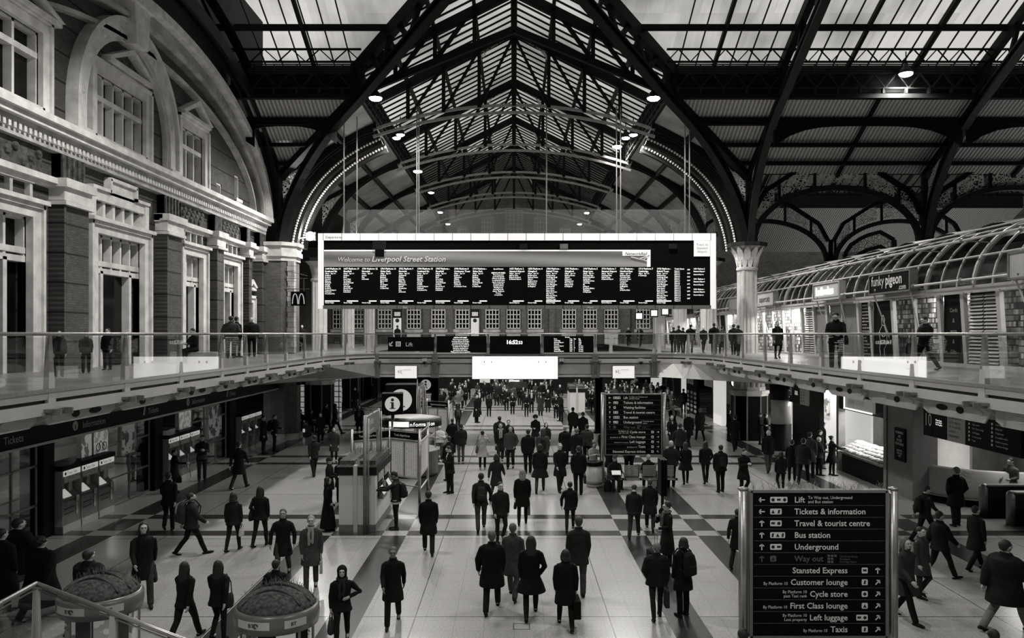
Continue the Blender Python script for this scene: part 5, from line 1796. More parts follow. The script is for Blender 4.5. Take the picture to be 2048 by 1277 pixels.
def finger_sign(label, loc, rows, W=2.19, pitch=0.1945, topz=3.4, posts=(-0.14, 2.35), spikes=True):
 t = thing('direction_sign', label, 'sign', loc, 0, 'tall black direction signs')
 H = pitch * len(rows) + 0.03
 MB().box(0, W, 0.0, 0.12, topz - H, topz).obj('panel', M_BLACK, t)
 b = MB()
 b.box(-0.03, W + 0.03, -0.02, 0.14, topz, topz + 0.045)
 b.box(-0.05, 0.0, -0.02, 0.14, topz - H - 0.03, topz + 0.03)
 b.box(W, W + 0.05, -0.02, 0.14, topz - H - 0.03, topz + 0.03)
 b.box(-0.03, W + 0.03, -0.02, 0.14, topz - H - 0.04, topz - H)
 b.obj('frame', M_STEEL_D, t)
 for x in posts:
  b = MB()
  b.tube([(x, 0.06, 0), (x, 0.06, topz + 0.06)], 0.075, 14)
  b.lathe([(0.085, topz + 0.04), (0.085, topz + 0.07), (0.0, topz + 0.09)], (x, 0.06, 0), 14)
  b.obj('post', M_STEEL, t, True)
  MB().lathe([(0.16, 0), (0.16, 0.02), (0.09, 0.04)], (x, 0.06, 0), 16).obj('base_plate', M_STEEL_D, t)
 b = MB()
 for k in range(1, len(rows)):
  b.box(0.02, W - 0.02, -0.003, 0.0, topz - 0.02 - pitch * k, topz - 0.016 - pitch * k)
 b.obj('row_line', M_GREY, t)
 if spikes:
  b = MB()
  rr = random.Random(5)
  for k in range(90):
   x = rr.uniform(0, W)
   b.bar((x, 0.05, topz + 0.04), (x + rr.uniform(-0.08, 0.08), 0.05 + rr.uniform(-.06, .06), topz + rr.uniform(0.12, 0.2)), 0.004)
  b.obj('bird_spike', M_STEEL_D, t)
 for k, (ar_, ic, main, small, side) in enumerate(rows):
  zc = topz - 0.02 - pitch * (k + 0.5)
  m = M_SIGNG if side == 'dim' else M_SIGNW
  zb = zc - 0.045
  wi = 0.10 * ic if ic == 1 else 0.095 * ic
  if side in ('l', 'dim'):
   arrow(MB(), 0.15, zc, ar_).obj('arrow', m, t)
   arr = MB()
   arrow(arr, 0.15, zc, ar_)
   xi = 0.29
   xt = 0.69
   o = text(main, 0.136, (0, 0, 0), m, None, wide=0.98, bold=0.013)
   o.parent = t
   o.location = (xt, -0.004, zb)
   o.rotation_euler = (pi / 2, 0, 0)
   wmain = max(v.co.x for v in o.data.vertices)
   if side == 'dim':
    for i in range(3):
     for j in range(3 if i == 0 else 2):
      q = inst(ICON, 'gate_mark', t, (0, 0, 0))
      q.matrix_parent_inverse = Matrix()
      q.location = (xt + wmain + 0.07 + 0.055 * j, -0.005, zc + 0.03 - 0.05 * i)
      q.scale = (0.04, 1, 0.036)
      if not q.data.materials:
       q.data.materials.append(M_SIGNG)
      q.material_slots[0].link = 'OBJECT'
      q.material_slots[0].material = M_SIGNG
    xs = xt + wmain + 0.27
   else:
    xs = xt + wmain + 0.05
   al = 'LEFT'
  else:
   arrow(MB(), W - 0.13, zc, ar_).obj('arrow', m, t)
   xi = W - 0.29 - wi
   xt = W - 0.62
   o = text(main, 0.136, (0, 0, 0), m, None, wide=0.98, bold=0.013, align='RIGHT')
   o.parent = t
   o.location = (xt, -0.004, zb)
   o.rotation_euler = (pi / 2, 0, 0)
   wmain = -min(v.co.x for v in o.data.vertices)
   xs = xt - wmain - 0.05
   al = 'RIGHT'
  q = MB()
  r0 = 0.012
  z0_, z1_ = zc - 0.048, zc + 0.048
  pts = [(xi + r0, -0.004, z0_), (xi + wi - r0, -0.004, z0_), (xi + wi, -0.004, z0_ + r0), (xi + wi, -0.004, z1_ - r0), (xi + wi - r0, -0.004, z1_), (xi + r0, -0.004, z1_), (xi, -0.004, z1_ - r0), (xi, -0.004, z0_ + r0)]
  q.poly(pts)
  sy = q.obj('symbol', m, t)
  q = MB()
  nn = max(1, int(ic + 0.4))
  for i in range(nn):
   cx = xi + wi * (i + 0.5) / nn
   kd = (k * 3 + i * 2) % 4
   if kd == 0:
    q.lathe([(0.0, 0), (0.03, 0)], (0, 0, 0), 10)
    q.v = q.v[:-20] if False else q.v
    q = MB() if False else q
   if kd == 0:
    q.v = [v for v in q.v[:-20]]
    q.f = q.f[:-10] if len(q.f) >= 10 else []
    ring = [(cx + 0.028 * cos(2 * pi * j / 12), -0.007, zc + 0.028 * sin(2 * pi * j / 12)) for j in range(12)]
    q.poly(ring)
   elif kd == 1:
    q.poly([(cx - 0.02, -0.007, zc - 0.032), (cx + 0.012, -0.007, zc - 0.032), (cx + 0.022, -0.007, zc + 0.03), (cx - 0.01, -0.007, zc + 0.03)])
   elif kd == 2:
    q.poly([(cx - 0.03, -0.007, zc - 0.015), (cx + 0.03, -0.007, zc - 0.015), (cx + 0.03, -0.007, zc + 0.02), (cx - 0.03, -0.007, zc + 0.02)])
   else:
    q.poly([(cx - 0.03, -0.007, zc - 0.03), (cx + 0.03, -0.007, zc - 0.03), (cx + 0.0, -0.007, zc + 0.03)])
  q.obj('symbol_mark', M_INK, t)
  if small:
   nl = small.count('\n') + 1
   sz = 0.072 if side != 'dim' else 0.045
   if nl == 1 and len(small) > 20:
    sz = 0.05
   o = text(small, sz, (0, 0, 0), m, None, wide=0.93, align=al, lines=0.95)
   o.parent = t
   o.location = (xs, -0.004, zb if nl == 1 else (zc + (0.012 if nl == 2 else 0.02)))
   o.rotation_euler = (pi / 2, 0, 0)
 return t
for o_ in []:
 pass
finger_sign('tall black direction sign cut by the lower picture edge, listing Customer lounge', (at(1505, 0, 13.2).x, 13.2, 0), ROWS1, topz=EYE - (986 - 668) * PXM)
YS2 = 31.8
s2 = 110 / 265 * (YS2 / 13.2)
sg = finger_sign('tall black direction sign above the steel bench, listing Waiting facilities', (at(1212, 0, YS2).x, YS2, 0), ROWS2, topz=3.57, posts=(-0.12, 2.32))
# =============================================================== bench, bin, pole display under the second sign
def seat(x, parent, back=False):
 f = -1 if not back else 1
 b = MB()
 for k in range(7):
  b.box(x - 0.26, x + 0.26, f * 0.02 - 0.012, f * 0.02 + 0.012, 0.50 + 0.062 * k, 0.545 + 0.062 * k)
 b.box(x - 0.27, x - 0.24, -0.03, 0.03, 0.42, 0.95)
 b.box(x + 0.24, x + 0.27, -0.03, 0.03, 0.42, 0.95)
 o = b.obj('backrest', M_STEEL, parent)
 b = MB()
 for k in range(7):
  y = f * (0.06 + 0.062 * k)
  b.box(x - 0.26, x + 0.26, y - 0.022, y + 0.022, 0.43, 0.45)
 b.obj('seat', M_STEEL, parent)
 b = MB().bar((x - 0.33, f * 0.05, 0.62), (x - 0.33, f * 0.45, 0.62), 0.05, 0.03)
 b.bar((x - 0.33, f * 0.4, 0.62), (x - 0.33, f * 0.4, 0.4), 0.03)
 b.obj('armrest', M_STEEL_D, parent)
bx0 = at(1228, 0, 30.9).x
bench = thing('bench', 'back-to-back bench of slatted steel seats under the second direction sign', 'bench', (bx0, 30.9, 0))
for i in range(4):
 seat(0.0 + 0.68 * i, bench, False)
 seat(0.0 + 0.68 * i, bench, True)
MB().box(-0.35, 2.45, -0.05, 0.05, 0.34, 0.42).obj('beam', M_DARK, bench)
for x in (0.3, 1.7):
 b = MB().box(x - 0.04, x + 0.04, -0.3, 0.3, 0, 0.05)
 b.box(x - 0.04, x + 0.04, -0.05, 0.05, 0, 0.36)
 b.obj('leg', M_DARK, bench)
pb = floor_pt(1188, 974)
bn = thing('litter_bin', 'round pale litter bin with a thick black rim beside the bench', 'bin', pb)
MB().lathe([(0.27, 0.0), (0.31, 0.05), (0.32, 0.12), (0.32, 0.85)], n=28).obj('body', mat('bin_shell', 0.36, 0.4, noise=0.2, scale=5), bn, True)
MB().lathe([(0.325, 0.12), (0.325, 0.27), (0.322, 0.27)], n=28).obj('lower_band', M_GREY, bn, True)
MB().lathe([(0.33, 0.84), (0.36, 0.87), (0.36, 0.97), (0.33, 1.0), (0.24, 1.0), (0.22, 0.93)], n=28).obj('rim', M_BLACK, bn, True)
MB().lathe([(0.2, 0.9), (0.22, 0.9)], n=20).obj('liner', M_WHITE, bn)
pd_ = thing('pole_display', 'narrow black slotted display on a pole seen edge-on beside the man in the scarf', 'display', (4.75, 25.6, 0))
MB().tube([(0, 0, 0), (0, 0, 1.1)], 0.05, 8).obj('pole', M_DARK, pd_)
b = MB()
for k in range(3):
 b.box(-0.1 + 0.075 * k, -0.05 + 0.075 * k, -0.3, 0.3, 0.85, 2.0)
b.obj('slotted_box', M_BLACK, pd_)
MB().prism([(-0.12, -0.02, 0.05), (-0.12, -0.02, 0.35), (0.12, -0.02, 0.62), (0.12, -0.02, 0.35)], (0, 0.04, 0)).obj('leaning_plate', M_DARK, pd_)
# =============================================================== information pillar, desk and timetable boards
def i_cube(label, loc, s=0.85, topz=3.56, rz=0.12, pole=True):
 t = thing('information_cube', label, 'sign', loc, rz, 'black information cubes on poles')
 h = s / 2
 MB().box(-h, h, -h, h, topz - s, topz).obj('cube_casing', M_BLACK, t)
 for a in range(4):
  ca, sa = cos(a * pi / 2), sin(a * pi / 2)
  def P(u, v, d):
   x, y = u, -(h + d)
   return (x * ca - y * sa, x * sa + y * ca, topz - h + v)
  q = MB().poly([P(0.36 * s * cos(2 * pi * k / 28), 0.36 * s * sin(2 * pi * k / 28), 0.004) for k in range(28)])
  disc = q.obj('white_disc', M_DISC, t)
  q = MB()
  q.poly([P(0.075 * s * cos(2 * pi * k / 16), 0.2 * s + 0.075 * s * sin(2 * pi * k / 16), 0.008) for k in range(16)])
  for (u0, v0, u1, v1) in ((-0.06, -0.2, 0.06, 0.08), (-0.11, 0.05, 0.06, 0.09), (-0.13, -0.235, 0.13, -0.19)):
   q.poly([P(u0 * s, v0 * s, 0.008), (P(u1 * s, v0 * s, 0.008)), P(u1 * s, v1 * s, 0.008), P(u0 * s, v1 * s, 0.008)])
  q.obj('letter', M_INK, disc)
 if pole:
  MB().tube([(0, 0, 0), (0, 0, topz - s + 0.02)], 0.07, 12).obj('pole', M_STEEL_D, t, True)
  MB().lathe([(0.2, 0), (0.2, 0.03), (0.08, 0.05)], n=16).obj('base', M_DARK, t)
 return t
M_DISC = emis('lit_disc', 0.55, 0.45)
i_cube('black cube sign with a white letter i on a pole above the timetable boards', (-5.0, 33.0, 0))
i_cube('black cube sign with a white letter i beside the bridge column', (-5.15, 46.2, 0), 0.85, 3.5, 0.22)
i_cube('larger black cube sign half hidden behind the first information cube', (-5.05, 35.9, 0), 1.35, 3.75, 0.1)
t = thing('information_desk', 'round information desk under a lit ring canopy with its name', 'desk', (-4.45, 34.2, 0))
MB().lathe([(1.15, 0), (1.15, 0.05), (1.2, 0.1), (1.2, 1.05), (1.28, 1.05), (1.28, 1.1), (1.0, 1.1), (1.0, 0.1)], n=36).obj('counter', M_GREY, t, True)
MB().lathe([(1.16, 0.0), (1.17, 0.1), (1.205, 0.1)], n=36).obj('plinth', M_DARK, t)
MB().lathe([(1.3, 2.1), (1.36, 2.1), (1.36, 2.42), (1.3, 2.42)], n=40).obj('canopy_ring', M_DARK, t, True)
MB().lathe([(1.3, 2.42), (0.7, 2.5), (0.0, 2.52)], n=40).obj('canopy_roof', M_PANEL, t, True)
MB().lathe([(0.0, 2.06), (1.34, 2.1)], n=40).obj('canopy_ceiling', M_PANEL_L, t)
for a in (0.3, 1.9, 3.5, 5.1):
 MB().tube([(1.1 * cos(a), 1.1 * sin(a), 1.1), (1.1 * cos(a), 1.1 * sin(a), 2.1)], 0.03, 8).obj('post', M_STEEL, t)
b = MB().lathe([(1.365, 2.16), (1.365, 2.38)], n=16, a0=-pi / 2 - 0.55, a1=-pi / 2 + 0.1)
b.obj('lit_panel', emis('canopy_light', 0.8, 0.9), t)
word = 'information'
for i, ch in enumerate(word):
 a = -pi / 2 + 0.08 + 0.085 * i
 o = text(ch, 0.24, (0, 0, 0), E_LED, None, align='CENTER')
 o.parent = t
 o.location = (1.372 * cos(a), 1.372 * sin(a), 2.18)
 o.rotation_euler = (pi / 2, 0, a + pi / 2)
b = MB()
b.lathe([(0.0, 0.6), (0.75, 0.6), (0.75, 1.0), (0, 1.0)], n=16)
b.obj('inner_shelf', M_DARK, t)
lamp('canopy_lamp', 'AREA', (0, 0, 2.04), 40, 1.6, (0, 0, 0), parent=t)
def timetable_panel(parent, p, q, header='Train departures', posters=2, z0=0.83, z1=2.53):
 p, q = Vector((p[0], p[1], 0)), Vector((q[0], q[1], 0))
 d = (q - p).normalized()
 n_ = Vector((d.y, -d.x, 0))
 if n_.y > 0:
  n_ = -n_
 up = Vector((0, 0, 1))
 L = (q - p).length
 def Q(u0, u1, za, zb, dep, name, m, th=0.03):
  a, b_ = p + d * u0, p + d * u1
  return wpart(MB().prism([a + up * za + n_ * dep, b_ + up * za + n_ * dep, b_ + up * zb + n_ * dep, a + up * zb + n_ * dep], -n_ * th), name, m, parent)
 Q(0.05, L - 0.05, z1 - 0.32, z1 - 0.08, 0.02, 'header', M_BLACK)
 Q(0.0, L, z1 - 0.06, z1 - 0.02, 0.03, 'top_rail', M_STEEL)
 Q(0.0, L, z0 - 0.3, z0 - 0.26, 0.03, 'bottom_rail', M_STEEL_D)
 Q(0.03, L - 0.03, z0 - 0.03, z1 - 0.36, 0.0, 'back_board', M_STEEL_D)
 w_ = (L - 0.12) / posters
 for i in range(posters):
  u = 0.06 + w_ * i
  Q(u + 0.03, u + w_ - 0.03, z0, z1 - 0.42, 0.012, 'poster_frame', M_PANEL)
  Q(u + 0.07, u + w_ - 0.07, z0 + 0.05, z1 - 0.47, 0.018, 'poster', M_POST)
 text(header, 0.115, p + d * 0.25 + up * (z1 - 0.24) + n_ * 0.025, M_SIGNW, parent, face=n_)
 return
def timetable_material():
 N = NT('timetable_print')
 X, Y, Z = N.pos()
 ln = N.math('LESS_THAN', N.math('MODULO', N.math('ADD', Z, 10), 0.028), 0.012)
 cl = N.math('LESS_THAN', N.math('MODULO', N.math('ADD', X, 100), 0.09), 0.055)
 nz = N.math('GREATER_THAN', N.noise(30, 2), 0.48)
 k = N.math('MULTIPLY', N.math('MULTIPLY', ln, cl), nz)
 c = N.mix(k, 0.7, 0.16)
 N.l(c, N.b.inputs['Base Color'])
 N.b.inputs['Roughness'].default_value = 0.4
 return N.m
M_POST = timetable_material()
for dy, lb in ((0, 'zigzag steel frame of printed timetables in front of the round information desk'), (12.6, 'second zigzag timetable frame headed Engineering information, beyond the desk')):
 t = thing('timetable_stand', lb, 'notice board', (-4.5, 29.3 + dy, 0), 0, 'zigzag timetable frames')
 A, B, Cc, D = (-5.75, 28.4 + dy), (-4.55, 29.3 + dy), (-3.35, 28.4 + dy), (-3.3, 30.6 + dy)
 h1 = 'Train Departures' if dy == 0 else 'Engineering Information'
 timetable_panel(t, A, B, h1)
 timetable_panel(t, B, Cc, 'Train departures' if dy == 0 else 'Engineering Information')
 b = MB()
 for q in (A, Cc, D, B):
  wpart(MB().tube([(q[0], q[1], 0), (q[0], q[1], 2.6)], 0.05, 10), 'post', M_STEEL, t, True)
 wpart(MB().prism([(Cc[0], Cc[1] + .1, 0.9), (D[0], D[1] - .1, 0.9), (D[0], D[1] - .1, 2.15), (Cc[0], Cc[1] + .1, 2.15)], (0.03, 0, 0)), 'side_board', M_PANEL, t)
 wpart(MB().prism([(Cc[0] + .035, Cc[1] + .2, 1.0), (D[0] + .035, D[1] - .2, 1.0), (D[0] + .035, D[1] - .2, 2.05), (Cc[0] + .035, Cc[1] + .2, 2.05)], (0.005, 0, 0)), 'poster', M_POST, t)
 for z in (0.45, 2.45):
  wpart(MB().bar((Cc[0], Cc[1], z), (D[0], D[1], z), 0.04), 'rail', M_STEEL, t)
# narrow overhead signs seen edge on
for (y0, y1, lb) in ((24.0, 26.3, 'tall two-post hanging sign standing over the central ticket machines'), (37.3, 39.4, 'tall two-post hanging sign beyond the information cube')):
 x = -4.47
 t = thing('overhead_sign', lb, 'sign', (x, y0, 0), 0, 'two-post hanging signs')
 for y in (y0, y1):
  wpart(MB().tube([(x, y, 0), (x, y, 3.55)], 0.058, 10), 'post', M_STEEL_D, t, True)
  wpart(MB().tube([(x + 0.1, y, 0.0), (x + 0.1, y, 3.45)], 0.03, 8), 'post', M_STEEL_D, t, True)
 wpart(MB().box(x - 0.05, x + 0.05, y0 + 0.08, y1 - 0.08, 2.9, 3.5), 'panel', M_GREY, t)
 text('Toilets', 0.3, (x + 0.056, y0 + 0.3, 3.2), M_SIGNW, t, face=(1, 0, 0))
 text('Lost property', 0.17, (x + 0.056, y0 + 0.3, 2.98), M_SIGNW, t, face=(1, 0, 0))
 b = MB()
 rr = random.Random(3)
 for k in range(50):
  y = rr.uniform(y0, y1)
  b.bar((x, y, 3.5), (x + rr.uniform(-.06, .06), y + rr.uniform(-.06, .06), 3.66), 0.005)
 wpart(b, 'bird_spike', M_STEEL_D, t)
# =============================================================== ticket machines
def machine(parent, w_=0.98):
 """faces +X, stands from y=0 to y=w_ with its front at x=0"""
 b = MB()
 b.box(-0.75, -0.02, 0, w_, 0.0, 0.98)
 b.box(-0.75, -0.30, 0, w_, 0.98, 1.55)
 b.box(-0.75, -0.02, 0, w_, 1.5, 1.92)
 b.prism([(-0.02, 0, 0.9), (-0.02, 0, 1.0), (-0.3, 0, 1.25), (-0.3, 0, 0.9)], (0, w_, 0))
 b.obj('cabinet', M_GREY, parent)
 MB().box(-0.80, 0.02, -0.02, w_ + 0.02, 1.88, 2.02).obj('top_cap', M_BLACK, parent)
 MB().box(-0.02, 0.012, 0.04, w_ - 0.04, 1.7, 1.86).obj('header_panel', M_PALEL, parent)
 MB().box(-0.02, 0.008, 0.04, w_ - 0.04, 1.5, 1.68).obj('notice_panel', M_MNOT, parent)
 MB().prism([(-0.27, 0.12, 1.235), (-0.27, 0.55, 1.235), (-0.05, 0.55, 1.035), (-0.05, 0.12, 1.035)], (0.012, 0, 0.014)).obj('touch_screen', M_PALEL, parent)
 b = MB().box(-0.29, -0.2, 0.68, 0.88, 1.05, 1.45)
 b.box(-0.1, 0.015, 0.7, 0.86, 0.85, 1.02)
 b.obj('card_reader', M_STEEL, parent)
 MB().box(-0.02, 0.006, 0.72, 0.82, 0.45, 0.8).obj('ticket_chute', M_PANEL, parent)
 MB().box(-0.78, 0.004, 0.0, w_, 0.0, 0.22).obj('kick_panel', M_PANEL, parent)
 b = MB().box(-0.015, 0.002, 0.1, 0.6, 0.70, 0.72)
 b.box(-0.015, 0.002, 0.1, 0.6, 0.55, 0.57)
 b.obj('slot', M_INK, parent)
 MB().box(-0.76, -0.01, -0.012, 0.0, 0.2, 1.86).obj('end_panel', M_PANEL, parent)
 o = text('Tickets 10am', 0.13, (0, 0, 0), M_INK, None, wide=0.8)
 o.parent = parent
 o.location = (0.014, 0.2, 1.74)
 o.rotation_euler = (pi / 2, 0, pi / 2)
 q = MB().poly([(0.016, 0.11 + 0.05 * cos(2 * pi * k / 14), 1.78 + 0.05 * sin(2 * pi * k / 14)) for k in range(14)])
 q.obj('badge', M_INK, parent)
M_PALEL = emis('machine_screen', 0.6, 0.5)
def notice_material():
 N = NT('machine_notice')
 X, Y, Z = N.pos()
 k = N.math('GREATER_THAN', N.noise(22, 3), 0.55)
 c = N.mix(k, 0.45, 0.12)
 N.l(c, N.b.inputs['Base Color'])
 return N.m
M_MNOT = notice_material()
names = ['first', 'middle', 'last']
groups_ = [(23.95, 'in the row by the poster case'), (31.3, 'in the row by the dark pillar'), (39.7, 'in the row beside the brick pier')]
proto = thing('ticket_machine', 'x', 'ticket machine', (-13.5, 23.95, 0), 0, 'ticket machines along the ticket hall')
machine(proto)
first = True
for gy, gl in groups_:
 for k in range(3):
  o = proto if first else copy_tree(proto)
  first = False
  o.location = (-13.5, gy + 1.05 * k, 0)
  o['label'] = 'grey ticket machine with a pale screen, %s %s' % (names[k], gl)
# central block of machines with a planted roof
for (x0, y0, lb, flip) in ((-5.3, 24.2, 'grey block of ticket machines with a planted roof in the middle of the hall', False), (4.1, 58.6, 'small pale kiosk with a planted roof among the far crowd', False)):
 t = thing('ticket_kiosk', lb, 'kiosk', (x0, y0, 0))
 MB().box(0, 1.1, 0, 2.9, 0.22, 1.72).obj('body', mat('kiosk_body', 0.62, 0.5), t)
 MB().box(0.0, 1.12, -0.005, 2.905, 0.0, 0.22).obj('plinth', M_GREY, t)
 MB().box(-0.05, 1.15, -0.04, 2.95, 1.72, 1.96).obj('fascia', M_DARK, t)
 b = MB()
 b.prism([(-0.06, -0.05, 1.96), (1.16, -0.05, 1.96), (0.95, 0.5, 2.12), (0.15, 0.5, 2.12)], (0, 0, 0.02))
 b.box(0.0, 0.45, 0.1, 2.85, 1.96, 2.14)
 b.box(0.62, 1.1, 0.1, 2.85, 1.96, 2.14)
 b.obj('planted_roof', mat('dry_planting', 0.07, 0.9, noise=0.9, scale=24, bump=1.0), t)
 MB().prism([(0.45, -0.06, 0.0), (0.57, -0.06, 0.0), (0.57, -0.06, 2.0), (0.45, -0.06, 2.0)], (0, 0.05, 0)).obj('centre_strip', M_PANEL_L, t)
 MB().box(0.45, 0.57, -0.02, 2.9, 1.96, 2.02).obj('roof_strip', M_PANEL_L, t)
 b = MB()
 rr = random.Random(8)
 for k in range(140):
  x, y = rr.uniform(0, 1.1), rr.uniform(1.2, 2.9)
  b.bar((x, y, 2.1), (x + rr.uniform(-.06, .06), y, 2.28), 0.004)
 b.obj('bird_spike', M_STEEL_D, t)
 for k in range(2):
  mm = thing('machine_front', 'x', None, (1.12, 0.35 + 1.2 * k, 0))
  del mm['label']
  mm.parent = t
  for nm, bx_, m_ in (('notice_panel', (0.0, 0.02, 0.05, 0.95, 1.45, 1.7), M_MNOT), ('header_panel', (0.0, 0.025, 0.05, 0.95, 1.72, 1.9), M_PALEL),
       ('recess', (0.0, 0.012, 0.08, 0.92, 0.95, 1.42), M_BLACK), ('shelf', (0.0, 0.14, 0.1, 0.9, 0.9, 0.98), M_STEEL_D), ('card_reader', (0.0, 0.1, 0.7, 0.88, 1.0, 1.35), M_STEEL)):
   MB().box(*bx_).obj(nm, m_, mm)
  MB().prism([(0.03, 0.15, 1.25), (0.03, 0.6, 1.25), (0.16, 0.6, 1.02), (0.16, 0.15, 1.02)], (0.012, 0, 0.01)).obj('touch_screen', M_PALEL, mm)
# =============================================================== ticket hall front under the walkway
band = thing('fascia_sign', 'long black sign band above the ticket hall reading Tickets and Information', 'sign', (-13.25, 24, 2.9))
wpart(MB().box(-13.4, -13.25, 8, 45.0, 2.95, 3.48), 'panel', M_BLACK, band)
wpart(MB().box(-13.4, -13.2, 8, 45.0, 2.88, 2.95), 'lower_trim', M_PANEL_L, band)
for body, y in (('Tickets', 17.4), ('Tickets', 20.75), ('Information', 24.55), ('Tickets', 28.95), ('Information', 32.9), ('Tickets', 37.2)):
 text(body, 0.29, (-13.24, y, 3.1), M_SIGND, band, face=(1, 0, 0)) if False else text(body, 0.29, (-13.24, y, 3.1), mat('band_lettering', 0.35, 0.5), band, face=(1, 0, 0))
for y in (24.15, 32.5):
 q = MB().poly([(-13.24, y + 0.15 * cos(2 * pi * k / 18), 3.22 + 0.15 * sin(2 * pi * k / 18)) for k in range(18)])
 wpart(q, 'badge', mat('band_lettering', 0.35, 0.5), band)
 q = MB().box(-13.238, -13.23, y - 0.02, y + 0.02, 3.12, 3.25)
 wpart(q, 'letter', M_INK, band)
for y in (28.6, 36.9):
 wpart(MB().prism([(-13.24, y - 0.06, 3.08), (-13.24, y + 0.06, 3.1), (-13.24, y + 0.14, 3.38), (-13.24, y + 0.02, 3.36)], (0.01, 0, 0)), 'ticket_symbol', mat('band_lettering', 0.35, 0.5), band)
# hall front: pillars, glass and dim inside
for y0, y1, lb in ((23.3, 23.85, 'black pillar beside the first ticket machine row'), (30.5, 31.2, 'black pillar beside the second ticket machine row'), (38.6, 39.4, 'black pillar beside the third ticket machine row'), (20.6, 20.9, 'slim dark pillar near the view edge')):
 tag(MB().box(-14.4, -13.7, y0, y1, 0, 3.5).obj('hall_pillar', M_BLACK), lb, 'pillar', 'ticket hall pillars')
for y0, y1, lb in ((8, 20.6, 'tall glass screen of the ticket hall nearest the stairs'), (20.9, 23.3, 'tall glass screen in front of the queue barriers'), (27.3, 30.5, 'tall glass screen between the first two machine rows'), (34.5, 38.6, 'tall glass screen between the second and third machine rows')):
 t = thing('glass_screen', lb, 'glass screen', (-13.9, y0, 0), 0, 'ticket hall glass')
 n_ = max(2, int((y1 - y0) / 1.25))
 wpart(MB().quad((-13.9, y0, 0.05), (-13.9, y1, 0.05), (-13.9, y1, 2.9), (-13.9, y0, 2.9)), 'pane', M_HALLGL, t)
 f = MB()
 for k in range(n_ + 1):
  y = y0 + (y1 - y0) * k / n_
  f.box(-13.93, -13.87, y - 0.03, y + 0.03, 0, 2.9)
 for z in (0.04, 1.0, 2.15, 2.88):
  f.box(-13.93, -13.87, y0, y1, z - 0.03, z + 0.03)
 wpart(f, 'frame', M_STEEL_D, t)
struct(MB().box(-20.2, -20, 4, 45, 0, 3.5).obj('wall_ticket_hall', mat('hall_wall', 0.2, 0.7, noise=0.4, scale=0.8)), 'dim inner wall of the ticket hall')
b = MB().box(-19.95, -19.5, 8, 44, 0.0, 1.1)
tag(b.obj('ticket_counter', M_GREY), 'long grey ticket counter inside the glazed hall', 'counter')
for y, lb in ((22.3, 'chrome queue barrier post by the glass near the first machines'), (25.0, 'chrome queue barrier post further inside the ticket hall')):
 t = thing('queue_post', lb, 'barrier post', (-15.2, y, 0), 0, 'queue barrier posts')
 MB().lathe([(0.2, 0), (0.2, 0.03), (0.04, 0.06)], n=16).obj('base', M_STEEL, t)
 MB().tube([(0, 0, 0.03), (0, 0, 0.98)], 0.03, 8).obj('pole', M_STEEL, t)
 MB().bar((0, 0, 0.92), (0, 2.4, 0.92), 0.01, 0.05).obj('belt', M_BLACK, t)
for y, px in ((12, 0), (22, 0), (33, 0), (41, 0)):
 t = thing('hall_light', 'long ceiling light inside the ticket hall' , 'lamp', (-17.2, y, 3.4), 0, 'ticket hall ceiling lights')
 MB().box(-0.15, 0.15, -1.2, 1.2, -0.03, 0.05).obj('diffuser', E_SHOP if False else emis('hall_tube', 0.9, 2.2), t)
 lamp('hall_lamp', 'AREA', (0, 0, -0.06), 55, 0.3, parent=t, size_y=2.4)
def poster_material(name, lo, hi, sc):
 N = NT(name)
 tc = N.n('ShaderNodeTexCoord')
 k = N.math('GREATER_THAN', N.noise(sc, 3), 0.52)
 c = N.mix(k, hi, lo)
 N.l(c, N.b.inputs['Base Color'])
 N.l(c, N.b.inputs['Emission Color'])
 N.b.inputs['Emission Strength'].default_value = 0.25
 return N.m
M_PO1 = poster_material('poster_print_a', 0.12, 0.5, 3.0)
M_PO2 = poster_material('poster_print_b', 0.3, 0.55, 4.5)
M_PO3 = poster_material('poster_print_c', 0.03, 0.22, 3.5)
for y0, y1, z0, z1, m, lb in ((25.55, 26.25, 1.95, 2.8, M_PO1, 'pale printed poster over the first ticket machines, next to the bicycle poster'), (26.3, 27.3, 1.95, 2.8, M_PO2, 'pale poster with a bicycle drawing over the first ticket machines'),
        (28.2, 29.2, 1.7, 2.8, M_PO3, 'dark printed poster on the ticket hall glass'), (33.0, 34.3, 1.9, 2.8, M_PO2, 'pale poster over the second row of ticket machines'),
        (36.2, 37.6, 1.2, 2.7, M_PO3, 'large dark map poster between machine rows')):
 t = thing('wall_poster', lb, 'poster', (-14.0, y0, z0), 0, 'posters by the ticket hall')
 wpart(MB().box(-13.98, -13.84, y0, y1, z0, z1), 'frame', M_PANEL, t)
 wpart(MB().box(-13.84, -13.83, y0 + 0.05, y1 - 0.05, z0 + 0.05, z1 - 0.05), 'print', m, t)
 if 'bicycle' in lb:
  b = MB()
  for yy in (26.6, 27.0):
   b.tube([(-13.82, yy + 0.13 * cos(2 * pi * k / 14), 2.22 + 0.13 * sin(2 * pi * k / 14)) for k in range(15)], 0.012, 5)
  b.bar((-13.82, 26.6, 2.22), (-13.82, 26.75, 2.42), 0.015)
  b.bar((-13.82, 26.75, 2.42), (-13.82, 27.0, 2.22), 0.015)
  wpart(b, 'drawing', M_INK, t)
